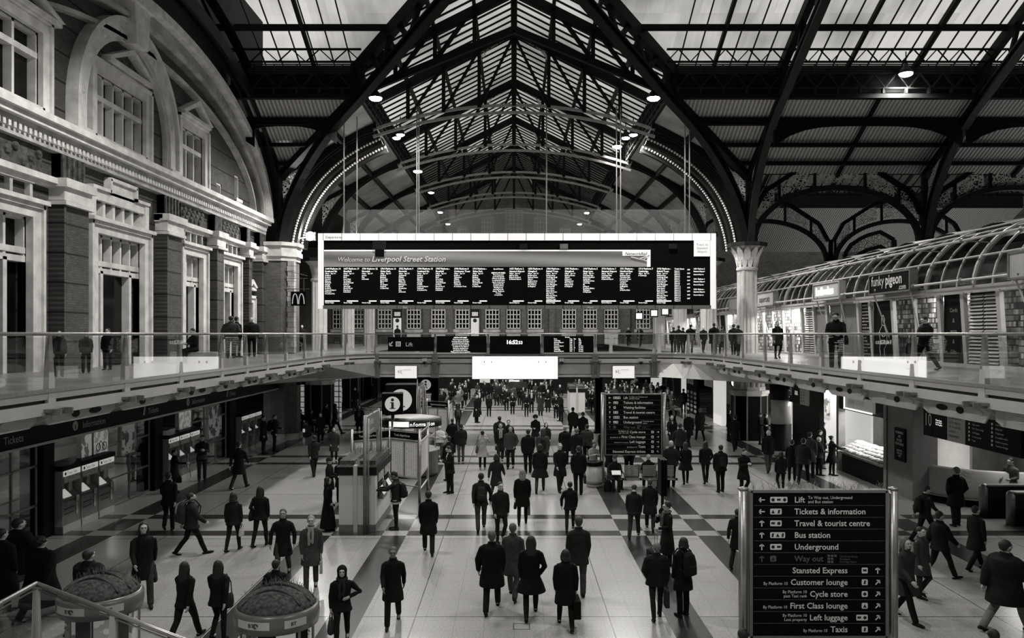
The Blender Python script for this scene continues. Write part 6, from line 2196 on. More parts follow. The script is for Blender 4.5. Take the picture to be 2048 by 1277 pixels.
# lower part of the brick pier and pedestals of the far columns
t = thing('lower_brick_pier', 'brick pier standing between the ticket machines and the stairs lobby', 'pier', (-13.3, 45.9, 0))
b = MB().prism([(x * 0.9, y * 0.9, 0.35) for x, y in oc], (0, 0, 3.15))
b.obj('shaft', M_BRICK8, t)
MB().prism([(x * 1.0, y * 1.0, 0) for x, y in oc], (0, 0, 0.35)).obj('base', M_STONE_D, t)
for (x, y, lb) in ((-13.5, 55.5, 'black column pedestal with a pale cap by the white railing lobby'), (-13.5, 65.0, 'dark round pedestal further down the lobby'), (-13.5, 74.5, 'distant dark pedestal on the ticket hall side')):
 o = copy_tree(pd)
 o.location = (x, y, 0)
 o['label'] = lb
# white railing screen behind the first pedestal
t = thing('white_screen', 'bright white barred screen behind the black pedestal', 'screen wall', (-15.8, 57.5, 0))
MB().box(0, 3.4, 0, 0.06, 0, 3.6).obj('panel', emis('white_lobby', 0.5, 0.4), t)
b = MB()
for k in range(9):
 b.box(0, 3.4, -0.05, -0.01, 0.3 + 0.38 * k, 0.36 + 0.38 * k)
for k in range(4):
 b.box(0.2 + k, 0.26 + k, -0.08, -0.02, 0, 3.6)
b.obj('rail', M_STEEL_D, t)
# black sign with the junction mark
t = thing('hanging_sign', 'small black square sign with a white arrow cross by the brick pier', 'sign', at(602, 763, 45))
MB().box(-0.25, 0.25, -0.03, 0.03, -0.2, 0.2).obj('panel', M_BLACK, t)
b = MB()
for a in range(4):
 arrow(b, 0.1 * cos(a * pi / 2), 0.1 * sin(a * pi / 2), ('R', 'U', 'L', 'U')[a], 0.04, -0.035)
b.obj('symbol', M_SIGNW, t)
MB().bar((0, 0, 0.2), (0, 0, 0.45), 0.03).obj('hanger', M_STEEL_D, t)
# crate seat
pc = floor_pt(605, 872)
t = thing('seat_box', 'pale grey box used as a seat at the foot of the brick pier', 'box', (pc.x, pc.y, 0))
MB().box(-0.55, 0.55, 0, 0.6, 0, 0.62).obj('body', M_GREY, t)
MB().box(-0.6, 0.6, -0.05, 0.65, 0.62, 0.68).obj('top_panel', M_PANEL, t)
MB().box(-0.15, 0.15, -0.01, 0, 0.2, 0.4).obj('label_plate', M_PALEL, t)
# small poster stand
pc = floor_pt(678, 832)
t = thing('poster_stand', 'slim dark stand with stacked leaflets behind the small crowd', 'stand', (pc.x, pc.y, 0))
MB().box(-0.28, 0.28, -0.03, 0.03, 0.9, 2.1).obj('board', M_DARK, t)
b = MB()
for k in range(3):
 b.box(-0.22, 0.22, -0.05, -0.03, 1.0 + 0.36 * k, 1.3 + 0.36 * k)
b.obj('leaflet', M_PALEL, t)
MB().tube([(0, 0, 0), (0, 0, 0.9)], 0.04, 6).obj('leg', M_DARK, t)
# =============================================================== golden arches sign on the upper walkway
t = thing('hanging_sign', 'black square sign with a pale double-arch letter hanging beyond the brick pier', 'sign', at(597, 612, 45.2))
s_ = 45.2 / FPX
MB().box(-0.42, 0.42, -0.04, 0.04, 0, 0.8).obj('panel', M_BLACK, t)
for sx in (-1, 1):
 pts = [(sx * 0.03 + sx * 0.15 - sx * 0.15 * cos(a) * 1.0, -0.05, 0.1 + 0.58 * sin(a)) for a in [pi * k / 14 for k in range(15)]]
 MB().tube(pts, 0.028, 6).obj('letter_arch', emis('arch_letter', 0.5, 0.6), t)
b = MB().bar((-0.8, 0, 0.95), (0.6, 0, 0.95), 0.04)
b.bar((-0.8, 0, 1.55), (0.5, 0, 1.55), 0.03)
b.bar((-0.8, 0, 2.0), (0.5, 0, 1.7), 0.03)
b.bar((-0.8, 0, 0.95), (-0.8, 0, 2.1), 0.05)
b.bar((0.3, 0, 0.95), (0.3, 0, 1.55), 0.03)
b.bar((-0.3, 0, 0.8), (-0.3, 0, 0.95), 0.03)
b.bar((0.3, 0, 0.8), (0.3, 0, 0.95), 0.03)
b.obj('bracket', M_STEEL_D, t)
# =============================================================== phone kiosks
def phone_kiosk(loc, label):
 t = thing('phone_kiosk', label, 'phone kiosk', loc, 0, 'round phone kiosks')
 MB().lathe([(0.50, 1.82), (0.585, 1.84), (0.60, 1.95), (0.60, 2.07), (0.55, 2.11)], n=40).obj('canopy_ring', M_KGREY, t, True)
 MB().lathe([(0.57, 2.08), (0.52, 2.16), (0.38, 2.28), (0.2, 2.35), (0.0, 2.37)], n=40).obj('planted_dome', mat('kiosk_turf', 0.05, 0.9, noise=0.9, scale=18, bump=1.2), t, True)
 b = MB()
 for k in range(4):
  y = -0.3 + 0.2 * k
  r_ = sqrt(max(0.01, 0.5 ** 2 - y * y))
  b.tube([(x, y + 0.12 * (1 - (x / r_) ** 2), 2.375 - 0.9 * (x * x + (y + 0.12 * (1 - (x / r_) ** 2)) ** 2)) for x in [-r_ + 2 * r_ * i / 12 for i in range(13)]], 0.03, 5)
 b.obj('turf_roll', M_DARK, t, True)
 b = MB()
 rr = random.Random(2)
 for k in range(420):
  a, q = rr.uniform(0, 2 * pi), 0.55 * sqrt(rr.random())
  if sin(a) < 0.1 and q > 0.2:
   continue
  x, y = q * cos(a), q * sin(a)
  z = 2.36 - 0.85 * q * q
  b.bar((x, y, z), (x + rr.uniform(-.06, .06), y + rr.uniform(-.04, .04), z + rr.uniform(0.05, 0.13)), 0.003)
 o = b.obj('grass_blade', M_STEEL_D, t)
 o['kind'] = 'stuff'
 for a0, a1 in ((-pi / 2 - 0.75, -pi / 2 + 0.12), (-pi / 2 + 0.45, -pi / 2 + 1.0), (0.6, 1.4), (2.2, 3.0)):
  MB().lathe([(0.604, 1.93), (0.604, 2.04)], n=12, a0=a0, a1=a1).obj('name_strip', M_KPALE, t, True)
 for i, ch in enumerate('BT'):
  a = -pi / 2 - 0.36 + 0.075 * i
  o = text(ch, 0.075, (0, 0, 0), M_INK, None, align='CENTER', bold=0.02)
  o.parent = t
  o.location = (0.608 * cos(a), 0.608 * sin(a), 1.96)
  o.rotation_euler = (pi / 2, 0, a + pi / 2)
 a = -pi / 2 - 0.2
 q = MB().tube([(0.61 * cos(a + 0.05 * cos(u)), 0.61 * sin(a + 0.05 * cos(u)), 1.985 + 0.028 * sin(u)) for u in [pi * 1.6 * k / 10 for k in range(11)]], 0.008, 5)
 q.obj('logo', M_INK, t)
 a = -pi / 2 + 0.66
 o = text('BT', 0.07, (0, 0, 0), M_INK, None, align='CENTER', bold=0.02)
 o.parent = t
 o.location = (0.608 * cos(a), 0.608 * sin(a), 1.96)
 o.rotation_euler = (pi / 2, 0, a + pi / 2)
 MB().tube([(0, 0, 0), (0, 0, 1.9)], 0.12, 12).obj('core', M_DARK, t)
 MB().lathe([(0.5, 0), (0.52, 0.05), (0.12, 0.08)], n=30).obj('base', M_DARK, t)
 for k in range(5):
  a = -pi / 2 - 0.7 + 2 * pi * k / 5
  for da, wd, m_, nm in ((0.0, 0.26, (M_PO1, M_PO2, M_PO1, M_PO3, M_PO2)[k], 'advert_panel'), (0.62, 0.20, M_BLACK, 'phone_panel')):
   cx, cy_ = 0.46 * cos(a + da), 0.46 * sin(a + da)
   tx, ty = -sin(a + da), cos(a + da)
   h_ = wd / 2
   MB().prism([(cx - tx * h_, cy_ - ty * h_, 0.7), (cx + tx * h_, cy_ + ty * h_, 0.7), (cx + tx * h_, cy_ + ty * h_, 1.83), (cx - tx * h_, cy_ - ty * h_, 1.83)], (-cos(a + da) * 0.05, -sin(a + da) * 0.05, 0)).obj(nm, m_, t)
  MB().tube([(0.53 * cos(a + 0.33), 0.53 * sin(a + 0.33), 0), (0.53 * cos(a + 0.33), 0.53 * sin(a + 0.33), 1.84)], 0.02, 6).obj('frame_post', M_STEEL_D, t)
 a = -pi / 2 - 0.7
 o = text('SWIPE\n&CALL', 0.085, (0, 0, 0), M_INK, None, align='CENTER', bold=0.02, shear=0.2)
 o.parent = t
 o.location = (0.467 * cos(a), 0.467 * sin(a), 1.72)
 o.rotation_euler = (pi / 2, 0, a + pi / 2)
 return t
M_KGREY = mat('kiosk_grey', 0.12, 0.3, noise=0.1, scale=5)
M_KPALE = mat('kiosk_strip', 0.5, 0.5, noise=0.05, scale=5)
ks_ = phone_kiosk((-3.42, 11.55, 0), 'round phone kiosk with a turf roof, standing among the walkers')
o = copy_tree(ks_)
o.location = (-6.25, 12.1, 0)
o['label'] = 'round phone kiosk seen dimly behind the stair rail'
for ch in o.children:
 pass
# =============================================================== stairs with a glass rail at the corner of the view
LZ = 1.45
t = thing('stair_flight', 'corner of a stone stair landing with glass-sided steel handrail', 'stairs', (-6.5, 11, 0))
wpart(MB().box(-6.5, -5.35, 8.6, 10.95, 0.0, LZ), 'landing', M_STONE_D, t)
n_ = 9
for k in range(n_):
 wpart(MB().box(-5.35 + 0.36 * k, -5.35 + 0.36 * (k + 1), 8.6, 10.95, 0, LZ - (k + 1) * LZ / (n_ + 1)), 'step', M_STONE_D, t)
t = thing('stair_rail', 'steel handrail with glass and tapered posts turning the corner of the stairs', 'railing', (-6.5, 11, LZ))
P0, P1, P2 = Vector((-6.5, 8.6, 2.56)), Vector((-6.57, 11.0, 2.56)), Vector((-2.45, 11.0, 0.99))
wpart(MB().tube([P0, P1], 0.035, 10), 'handrail', M_STEEL, t, True)
wpart(MB().tube([P1, P2], 0.035, 10), 'handrail', M_STEEL, t, True)
wpart(MB().tube([P0 - Vector((0, 0, .07)), P1 - Vector((0, 0, .07))], 0.014, 8), 'lower_rail', M_STEEL, t, True)
wpart(MB().tube([P1 - Vector((0, 0, .07)), P2 - Vector((0, 0, .07))], 0.014, 8), 'lower_rail', M_STEEL, t, True)
g = MB().quad(P0 - Vector((0, 0, 1.05)), P1 - Vector((0, 0, 1.05)), P1 - Vector((0, 0, .09)), P0 - Vector((0, 0, .09)))
g.quad(P1 - Vector((0, 0, 1.05)), P2 - Vector((0, 0, .95)), P2 - Vector((0, 0, .09)), P1 - Vector((0, 0, .09)))
wpart(g, 'glass_pane', M_GLASS, t)
for q in (0.0, 0.255, 0.6, 1.0):
 p = P1.lerp(P2, q)
 b = MB()
 z0 = max(0.0, p.z - 1.25)
 b.add([(p.x - 0.07, p.y - 0.02, z0), (p.x + 0.07, p.y - 0.02, z0), (p.x + 0.07, p.y + 0.04, z0), (p.x - 0.07, p.y + 0.04, z0),
   (p.x - 0.035, p.y - 0.02, p.z - 0.04), (p.x + 0.035, p.y - 0.02, p.z - 0.04), (p.x + 0.035, p.y + 0.03, p.z - 0.04), (p.x - 0.035, p.y + 0.03, p.z - 0.04)],
   [(0, 3, 2, 1), (4, 5, 6, 7), (0, 1, 5, 4), (1, 2, 6, 5), (2, 3, 7, 6), (3, 0, 4, 7)])
 wpart(b, 'post', M_PANEL_L, t)
# =============================================================== shops on the upper walkway
SX = 15.2
SY0, SY1 = 14.0, 86.0
t = thing('shop_canopy', 'long curved glass canopy roof running over the row of shops', 'canopy', (SX, SY0, 7.5))
prof = [(SX - 0.1 + 2.6 * (1 - cos(a)), 7.55 + 2.25 * sin(a)) for a in [pi / 2 * k / 10 for k in range(11)]]
g = MB()
ys = [SY0 + (SY1 - SY0) * k / 2 for k in range(3)]
for i in range(10):
 (xa, za), (xb, zb) = prof[i], prof[i + 1]
 g.quad((xa, SY0, za), (xa, SY1, za), (xb, SY1, zb), (xb, SY0, zb))
wpart(g, 'curved_glass', M_DOME, t, True)
k = 0
y = SY0
while y <= SY1:
 big = (k % 3 == 0)
 if not big or True:
  pth = [(x, y, z) for x, z in prof]
  rr_ = 0.075 if big else 0.035
  b = MB().sweep(pth, rect(rr_ * 2, rr_ * 1.5), up=(0, 1, 0))
  if k < 60:
   wpart(b, 'hoop', M_PANEL if big else M_PANEL_L, t)
 y += 1.02
 k += 1
while y <= SY1:
 y += 1
b = MB()
for (x, z) in ((prof[3][0] - 0.02, prof[3][1]), (prof[7][0], prof[7][1])):
 b.tube([(x, SY0, z), (x, SY1, z)], 0.04, 6)
wpart(b, 'purlin_tube', M_PANEL_L, t)
b = MB()
for x, z, r_ in ((SX - 0.5, 9.05, 0.045), (SX - 0.25, 9.35, 0.03), (SX - 0.55, 7.75, 0.045), (SX - 0.3, 7.45, 0.04)):
 b.tube([(x, SY0, z), (x, SY1, z)], r_, 6)
wpart(b, 'outrigger_tube', M_PANEL_L, t)
b = MB()
y = SY0
while y < SY1:
 b.bar((SX - 0.55, y, 7.75), (SX - 0.1, y, 7.6), 0.04)
 b.bar((SX - 0.5, y, 9.05), (SX + 0.5, y, 9.0), 0.04)
 b.ball((SX - 0.5, y, 9.05), 0.09, n=6, m=4)
 b.ball((SX - 0.55, y, 7.75), 0.09, n=6, m=4)
 y += 3.06
wpart(b, 'outrigger_strut', M_STEEL_D, t)
# scalloped roof lights along the crest
b = MB()
y = SY0 + 1.5
while y < SY1:
 for i in range(8):
  a0, a1 = pi * i / 8, pi * (i + 1) / 8
  b.quad((SX + 1.4, y - 1.35 * cos(a0), 9.35 + 0.5 * sin(a0)), (SX + 1.4, y - 1.35 * cos(a1), 9.35 + 0.5 * sin(a1)), (SX + 3.0, y - 1.35 * cos(a1), 9.6 + 0.5 * sin(a1)), (SX + 3.0, y - 1.35 * cos(a0), 9.6 + 0.5 * sin(a0)))
 y += 3.06
wpart(b, 'roof_light', M_GREY, t)
wpart(MB().box(SX + 2.5, SX + 9, SY0, SY1, 9.55, 9.75), 'flat_roof', M_DARK, t)
struct(MB().box(19.4, 19.6, SY0, SY1, UP, 9.6).obj('wall_shop_back', mat('shop_back', 0.3, 0.7, noise=0.6, scale=1.5)), 'back wall of the upper shops')
wpart(MB().box(SX - 0.12, SX + 0.1, SY0, SY1, 7.35, 7.6), 'eaves_beam', M_PANEL_L, t)
def shelf_material(name, sc):
 N = NT(name)
 X, Y, Z = N.pos()
 row = N.math('LESS_THAN', N.math('MODULO', N.math('ADD', Z, 10), 0.2), 0.04)
 cb = N.n('ShaderNodeCombineXYZ')
 N.l(N.math('FLOOR', N.math('MULTIPLY', N.math('ADD', N.math('MULTIPLY', X, 1.3), Y), 8.0)), cb.inputs[0])
 N.l(N.math('FLOOR', N.math('DIVIDE', N.math('ADD', Z, 10), 0.2)), cb.inputs[1])
 wn = N.n('ShaderNodeTexWhiteNoise')
 N.l(cb.outputs[0], wn.inputs['Vector'])
 c = N.mix(N.math('POWER', wn.outputs['Value'], 2.0), 0.03, 0.9)
 c = N.mix(row, c, 0.02)
 N.l(c, N.b.inputs['Base Color'])
 return N.m
M_SHELF = shelf_material('stocked_shelf', 5.5)
for ya0, ya1, lb in ((15, 38, 'long stocked shelving seen through the near card shop windows'), (38, 86, 'long bright shelving seen through the far shop windows')):
 t = thing('stocked_shelving', lb, 'shelving', (16.6, ya0, UP))
 wpart(MB().box(16.5, 16.7, ya0, ya1, UP, 7.5), 'shelf', M_SHELF, t)
def xz_louvre(parent, y0, y1, z0, z1):
 ym = (y0 + y1) / 2
 for a, b_ in ((y0 + 0.08, ym - 0.04), (ym + 0.04, y1 - 0.08)):
  q = MB()
  z = z0 + 0.05
  while z < z1 - 0.1:
   q.prism([(SX - 0.02, a, z), (SX + 0.06, a, z + 0.07), (SX + 0.05, a, z + 0.085), (SX - 0.03, a, z + 0.015)], (0, b_ - a, 0))
   z += 0.115
  wpart(q, 'louvre', M_PANEL_L, parent)
 wpart(MB().box(SX + 0.08, SX + 0.1, y0, y1, z0, z1), 'backing', M_DARK, parent)
UNITS = [(14.2, 20.4, 'window', 'wide shop window with packed card racks at the very edge of the row'), (20.4, 24.9, 'window', 'shop window beside the louvred panel, full of goods'), (24.9, 26.9, 'louvre', 'pale louvred shutter panel between the card shop and its neighbour'),
   (26.9, 28.4, 'cards', 'tall black panel with small pale words beside the louvres'), (28.4, 31.9, 'window', 'lit card shop window under the pigeon shop sign'), (31.9, 33.9, 'drawing', 'black panel with a white line drawing'),
   (33.9, 35.1, 'script', 'black panel covered in handwritten white lines'), (35.1, 38.6, 'dark', 'dark betting shop door and window'), (38.6, 40.3, 'dark', 'grey betting shop poster panel'), (40.3, 42.0, 'louvre', 'pale louvred shutter panel beside the bright hair salon'),
   (42.0, 45.0, 'bright', 'brightly lit salon window next to the louvres'), (45.0, 48.5, 'bright', 'brightly lit salon window next to the big column'), (48.5, 51.5, 'window', 'lit shop window behind the big column'),
   (51.5, 53.2, 'louvre', 'pale louvred shutter panel beyond the big column'), (53.2, 57.0, 'window', 'lit shop window past the second louvres'), (57.0, 60.5, 'script', 'dark lettered shop panel past the big column'), (60.5, 64.5, 'bright', 'bright shop window far down the row'),
   (64.5, 66.0, 'louvre', 'distant louvred shutter panel'), (66.0, 72.0, 'window', 'distant lit shop window under the board'), (72.0, 79.0, 'bright', 'distant bright shop window under the board'), (79.0, 86.0, 'window', 'last shop window at the end of the row')]
for y0, y1, kd, lb in UNITS:
 t = thing('shop_unit', lb, 'shop front', (SX, (y0 + y1) / 2, UP), 0, 'shop fronts on the upper walkway')
 f = MB()
 for y in (y0 + 0.05, y1 - 0.05):
  f.bar((SX + 0.06, y, UP), (SX - 0.1, y, 7.4), 0.1, 0.14)
 if y1 - y0 > 2.5:
  m_ = (y0 + y1) / 2
  f.bar((SX + 0.06, m_, UP), (SX - 0.1, m_, 7.4), 0.07, 0.1)
 wpart(f, 'mullion', M_PANEL_L, t)
 wpart(MB().box(SX - 0.05, SX + 0.12, y0, y1, UP, UP + 0.12), 'sill', M_PANEL_L, t)
 if kd in ('window', 'bright'):
  wpart(MB().quad((SX + 0.05, y0, UP + 0.1), (SX + 0.05, y1, UP + 0.1), (SX - 0.05, y1, 7.4), (SX - 0.05, y0, 7.4)), 'pane', M_SHOPGL, t)
  q = MB()
  nr = int((y1 - y0) / 1.1)
  for k in range(nr):
   yy = y0 + (k + 0.5) * (y1 - y0) / nr
   q.box(15.55, 15.8, yy - 0.3, yy + 0.3, UP, UP + (1.2 if k % 2 else 1.5))
  wpart(q, 'display_rack', M_SHELF, t)
  wpart(MB().box(15.8, 16.0, y0 + 0.5, y1 - 0.5, 7.6, 7.66), 'ceiling_light', E_SHOP, t)
  l = lamp('shop_lamp', 'AREA', (15.9, (y0 + y1) / 2, 7.5), 55 if kd == 'window' else 300, 0.4, (0, 0, 0), size_y=(y1 - y0) * 0.8)
  local(l, t)
 elif kd == 'louvre':
  xz_louvre(t, y0 + 0.1, y1 - 0.1, UP + 0.1, 7.35)
 else:
  mm = {'cards': M_BLACK, 'drawing': M_BLACK, 'script': M_BLACK, 'dark': M_GREY}[kd]
  wpart(MB().box(SX, SX + 0.05, y0 + 0.12, y1 - 0.12, UP + 0.1, 7.35), 'panel', mm, t)
  if kd == 'cards':
   for i, s_ in enumerate(('Cards', '&', 'wrap', '&', 'Gifts')):
    text(s_, 0.2, (SX - 0.01, (y0 + y1) / 2, 6.75 - 0.36 * i), M_SIGNG if False else mat('pale_words', 0.3, 0.6), t, face=(-1, 0, 0), align='CENTER')
  if kd == 'script':
   rr = random.Random(int(y0))
   wd = ['cut', 'colour', 'blow dry', 'no need', 'to book', 'walk in', 'today', 'men', 'women', 'kids']
   for i in range(16):
    text(' '.join(rr.choice(wd) for _ in range(2 if y1 - y0 < 2 else 4)), 0.12, (SX - 0.01, y1 - 0.2, 7.2 - 0.14 * i), M_SIGNW, t, face=(-1, 0, 0), res=1)
  if kd == 'drawing':
   q = MB()
   ym = (y0 + y1) / 2
   pts = [(0, 1.9), (0.15, 1.75), (0.1, 1.5), (-0.1, 1.45), (-0.15, 1.7), (0, 1.9)]
   q.tube([(SX - 0.02, ym + a, UP + b_) for a, b_ in pts], 0.012, 5)
   q.tube([(SX - 0.02, ym + a, UP + b_) for a, b_ in [(-0.1, 1.45), (-0.35, 1.1), (-0.3, 0.7), (-0.1, 0.5), (-0.15, 0.2)]], 0.012, 5)
   q.tube([(SX - 0.02, ym + a, UP + b_) for a, b_ in [(0.1, 1.45), (0.35, 1.2), (0.25, 0.8), (0.3, 0.5), (0.2, 0.2)]], 0.012, 5)
   q.tube([(SX - 0.02, ym + a, UP + b_) for a, b_ in [(-0.35, 1.1), (0.0, 1.0), (0.35, 1.2)]], 0.012, 5)
   wpart(q, 'line_drawing', M_SIGNW, t)
SIGNS = [(20.5, 23.6, 'blank', 'blank pale shop sign at the very edge of the view', ''), (29.5, 32.85, 'black', 'black shop sign with bold white lowercase lettering ending in dot com', 'funkypigeon'), (35.9, 39.0, 'lit', 'glowing framed shop sign next to the black lettered one', 'Ladbrokes'),
   (45.0, 48.0, 'pale', 'pale shop sign with small dark lettering beside the big column', 'supercuts'), (51.3, 54.3, 'grey', 'grey shop sign on the far side of the big column', ''),
   (58.5, 61, 'pale', 'small pale shop sign far down the row', ''), (65, 67.5, 'black', 'small dark shop sign far down the row', ''), (71, 74, 'pale', 'tiny shop sign under the departure board', '')]
for y0, y1, kd, lb, wd in SIGNS:
 X0 = 14.6
 t = thing('shop_sign', lb, 'sign', (X0, (y0 + y1) / 2, 7.6), 0, 'signs over the shops')
 m = {'blank': M_PANEL, 'black': M_BLACK, 'lit': M_GREY, 'pale': emis('pale_sign', 0.45, 0.25), 'grey': M_GREY}[kd]
 wpart(MB().box(X0, X0 + 0.25, y0, y1, 7.62, 8.36), 'panel', m, t)
 q = MB()
 for (a, b_, c, d) in ((y0, y1, 8.34, 8.4), (y0, y1, 7.58, 7.64), (y0 - 0.04, y0 + 0.03, 7.6, 8.4), (y1 - 0.03, y1 + 0.04, 7.6, 8.4)):
  q.box(X0 - 0.03, X0 + 0.27, a, b_, c, d)
 wpart(q, 'frame', M_STEEL_D if kd != 'lit' else M_PANEL_L, t)
 if wd == 'funkypigeon':
  text('funky', 0.56, (X0 - 0.02, y1 - 0.2, 7.92), M_SIGNW, t, face=(-1, 0, 0), wide=0.92)
  text('pigeon', 0.56, (X0 - 0.02, y1 - 1.43, 7.92), M_SIGNW, t, face=(-1, 0, 0), bold=0.025, wide=0.9)
  text('.com', 0.3, (X0 - 0.02, y0 + 0.85, 7.68), M_SIGNW, t, face=(-1, 0, 0), bold=0.01)
 elif wd == 'Ladbrokes':
  wpart(MB().box(X0 - 0.01, X0, y0 + 0.15, y1 - 0.15, 7.72, 8.26), 'lit_panel', emis('lad_panel', 0.3, 0.6), t)
  text('Ladbrokes', 0.5, (X0 - 0.03, y1 - 0.35, 7.84), emis('bright_letter', 1.0, 4.0), t, face=(-1, 0, 0), bold=0.03)
 elif wd:
  text(wd, 0.5, (X0 - 0.02, y1 - 0.4, 7.85), M_INK, t, face=(-1, 0, 0), bold=0.01)
 elif kd == 'blank':
  wpart(MB().poly([(X0 - 0.01, y0 + 0.9 + 0.24 * cos(2 * pi * k / 16), 7.95 + 0.24 * sin(2 * pi * k / 16)) for k in range(16)]), 'logo', M_DARK, t)
 for yy in (y0 + 0.15, y1 - 0.15):
  wpart(MB().bar((X0 + 0.1, yy, 7.6), (SX + 0.3, yy + (0.45 if yy < (y0 + y1) / 2 else -0.45), UP), 0.05), 'strut', M_PANEL_L, t)
# second cabins of signs near the board (small white squares)
for px, py, lb in ((1278, 633, 'small tilted screen on the upper walkway beyond the bridge'), (1308, 627, 'second tilted screen on the upper walkway beyond the bridge'), (1330, 624, 'third tilted screen beyond the bridge')):
 t = thing('small_screen', lb, 'screen', at(px, py, 60))
 MB().box(-0.3, 0.3, -0.05, 0.05, -0.3, 0.3).obj('panel', M_DARK, t)
 MB().box(-0.22, 0.22, -0.07, -0.05, -0.2, 0.22).obj('display', emis('tiny_screen', 0.7, 0.9), t)
 MB().bar((0, 0, -0.3), (0, 0, -0.3 - (at(px, py, 60).z - 0.3 - UP)), 0.06).obj('pole', M_STEEL_D, t)
# posters on lamp posts at the end wall
for px, lb in ((795, 'tall white poster panel near the lift sign'), (950, 'tall white poster panel above the notice screen')):
 p = at(px, 668, 80)
 t = thing('totem_sign', lb, 'totem', (p.x, 80, UP))
 MB().box(-0.45, 0.45, -0.1, 0.1, 0, 3.6).obj('body', M_DARK, t)
 MB().box(-0.4, 0.4, -0.12, -0.1, 0.5, 2.7).obj('poster', M_PALEL, t)
 MB().poly([(0.2 * cos(2 * pi * k / 14), -0.13, 2.45 + 0.2 * sin(2 * pi * k / 14)) for k in range(14)]).obj('badge', M_INK, t)
 MB().box(-0.3, 0.3, -0.12, -0.1, 2.9, 3.3).obj('caption_strip', M_SIGNW, t)
# =============================================================== lower level food counters
FXR = 14.3
struct(MB().box(19.8, 20, 4, 80, 0, 3.5).obj('wall_food_back', mat('food_back', 0.22, 0.7, noise=0.4, scale=1)), 'back wall behind the food counters')
def side_panel(y0, y1, z0, z1, x=FXR, th=0.2):
 return MB().box(x, x + th, y0, y1, z0, z1)
# baguette stall
t = thing('food_stall', 'open baguette stall with an illuminated name sign and glass food case', 'stall', (FXR, 33, 0))
for y in (35.25, 30.75):
 wpart(MB().box(FXR - 0.05, FXR + 0.25, y - 0.12, y + 0.12, 0, 3.45), 'post', M_STEEL_D, t)
wpart(MB().box(FXR, FXR + 0.2, 30.8, 35.2, 2.72, 3.45), 'fascia', M_DARK, t)
wpart(MB().box(FXR - 0.14, FXR - 0.02, 31.6, 34.3, 2.82, 3.34), 'sign_box', emis('crust_sign', 0.18, 0.6), t)
q = MB().box(FXR - 0.17, FXR - 0.14, 31.6, 34.3, 2.80, 2.85)
q.box(FXR - 0.17, FXR - 0.14, 34.24, 34.3, 2.8, 3.36)
wpart(q, 'light_strip', emis('edge_strip', 1.0, 2.5), t)
text('UPPER CRUST', 0.27, (FXR - 0.16, 33.9, 3.05), M_SIGNW, t, face=(-1, 0, 0), bold=0.02, wide=0.95)
wpart(MB().box(FXR + 3.3, FXR + 3.4, 30.9, 35.1, 0, 3.2), 'rear_wall', M_PANEL_L, t)
wpart(MB().box(FXR + 1.9, FXR + 1.95, 33.2, 35.0, 1.2, 3.0), 'menu_panel', M_DARK, t)
wpart(MB().ball((FXR + 1.85, 34.1, 1.95), 0.04, 0.42, 0.36, 14, 8), 'menu_picture', M_SIGNW, t, True)
q = MB()
for k in range(5):
 q.ball((FXR + 1.84, 33.8 + 0.15 * k, 2.35 + 0.08 * sin(k * 2)), 0.04, 0.05, 0.2, 8, 5)
wpart(q, 'menu_drawing', M_SIGNW, t, True)
wpart(MB().box(FXR + 0.0, FXR + 1.0, 31.0, 34.9, 0.0, 0.82), 'counter_base', M_BLACK, t)
wpart(MB().box(FXR - 0.1, FXR + 1.05, 30.95, 34.95, 0.82, 0.9), 'counter_top', M_STEEL, t)
g = MB()
g.quad((FXR - 0.05, 31.0, 0.9), (FXR - 0.05, 34.9, 0.9), (FXR + 0.35, 34.9, 1.45), (FXR + 0.35, 31.0, 1.45))
g.quad((FXR + 0.35, 31.0, 1.45), (FXR + 0.35, 34.9, 1.45), (FXR + 0.9, 34.9, 1.45), (FXR + 0.9, 31.0, 1.45))
wpart(g, 'glass_case', M_SHOPGL, t)
wpart(MB().box(FXR + 0.5, FXR + 0.7, 31.1, 34.8, 2.66, 2.71), 'ceiling_light', E_SHOP, t)
l = lamp('stall_lamp', 'AREA', (FXR + 0.9, 33, 2.6), 190, 1.2, size_y=3.6)
local(l, t)
l = lamp('case_lamp', 'AREA', (FXR + 0.6, 33, 1.42), 14, 0.3, size_y=3.6)
local(l, t)
M_BREAD = mat('bread_crust', 0.4, 0.6, noise=0.35, scale=9)
bm_ = MB()
bm_.tube([(-0.17, 0, 0), (-0.15, 0, 0.005), (-0.08, 0, 0.012), (0.08, 0, 0.012), (0.15, 0, 0.005), (0.17, 0, 0)], [0.012, 0.035, 0.05, 0.05, 0.035, 0.012], 8)
bm_.v = [(v[0] * 1.35, v[1] * 1.5, v[2] * 1.7) for v in bm_.v]
BMESH = bm_.mesh('loaf', True)
BMESH.materials.append(M_BREAD)
rr = random.Random(4)
for r_ in range(4):
 for k in range(15):
  o = bpy.data.objects.new('baguette', BMESH)
  COL.objects.link(o)
  o.location = (FXR + 0.08 + 0.2 * r_, 31.2 + 0.25 * k, 0.975 + 0.09 * r_ + rr.uniform(0, .03))
  o.rotation_euler = (0, 0, rr.uniform(-0.4, 0.4))
  tag(o, 'filled baguette lying in the glass case of the stall, %s tier' % ('front', 'second', 'third', 'back')[r_], 'baguette', 'baguettes in the glass case')
for r_ in range(1, 4):
 b = MB().box(FXR + 0.0 + 0.2 * r_, FXR + 0.2 + 0.2 * r_, 31.05, 34.9, 0.9, 0.9 + 0.09 * r_)
 wpart(b, 'tray_step', M_STEEL, t)
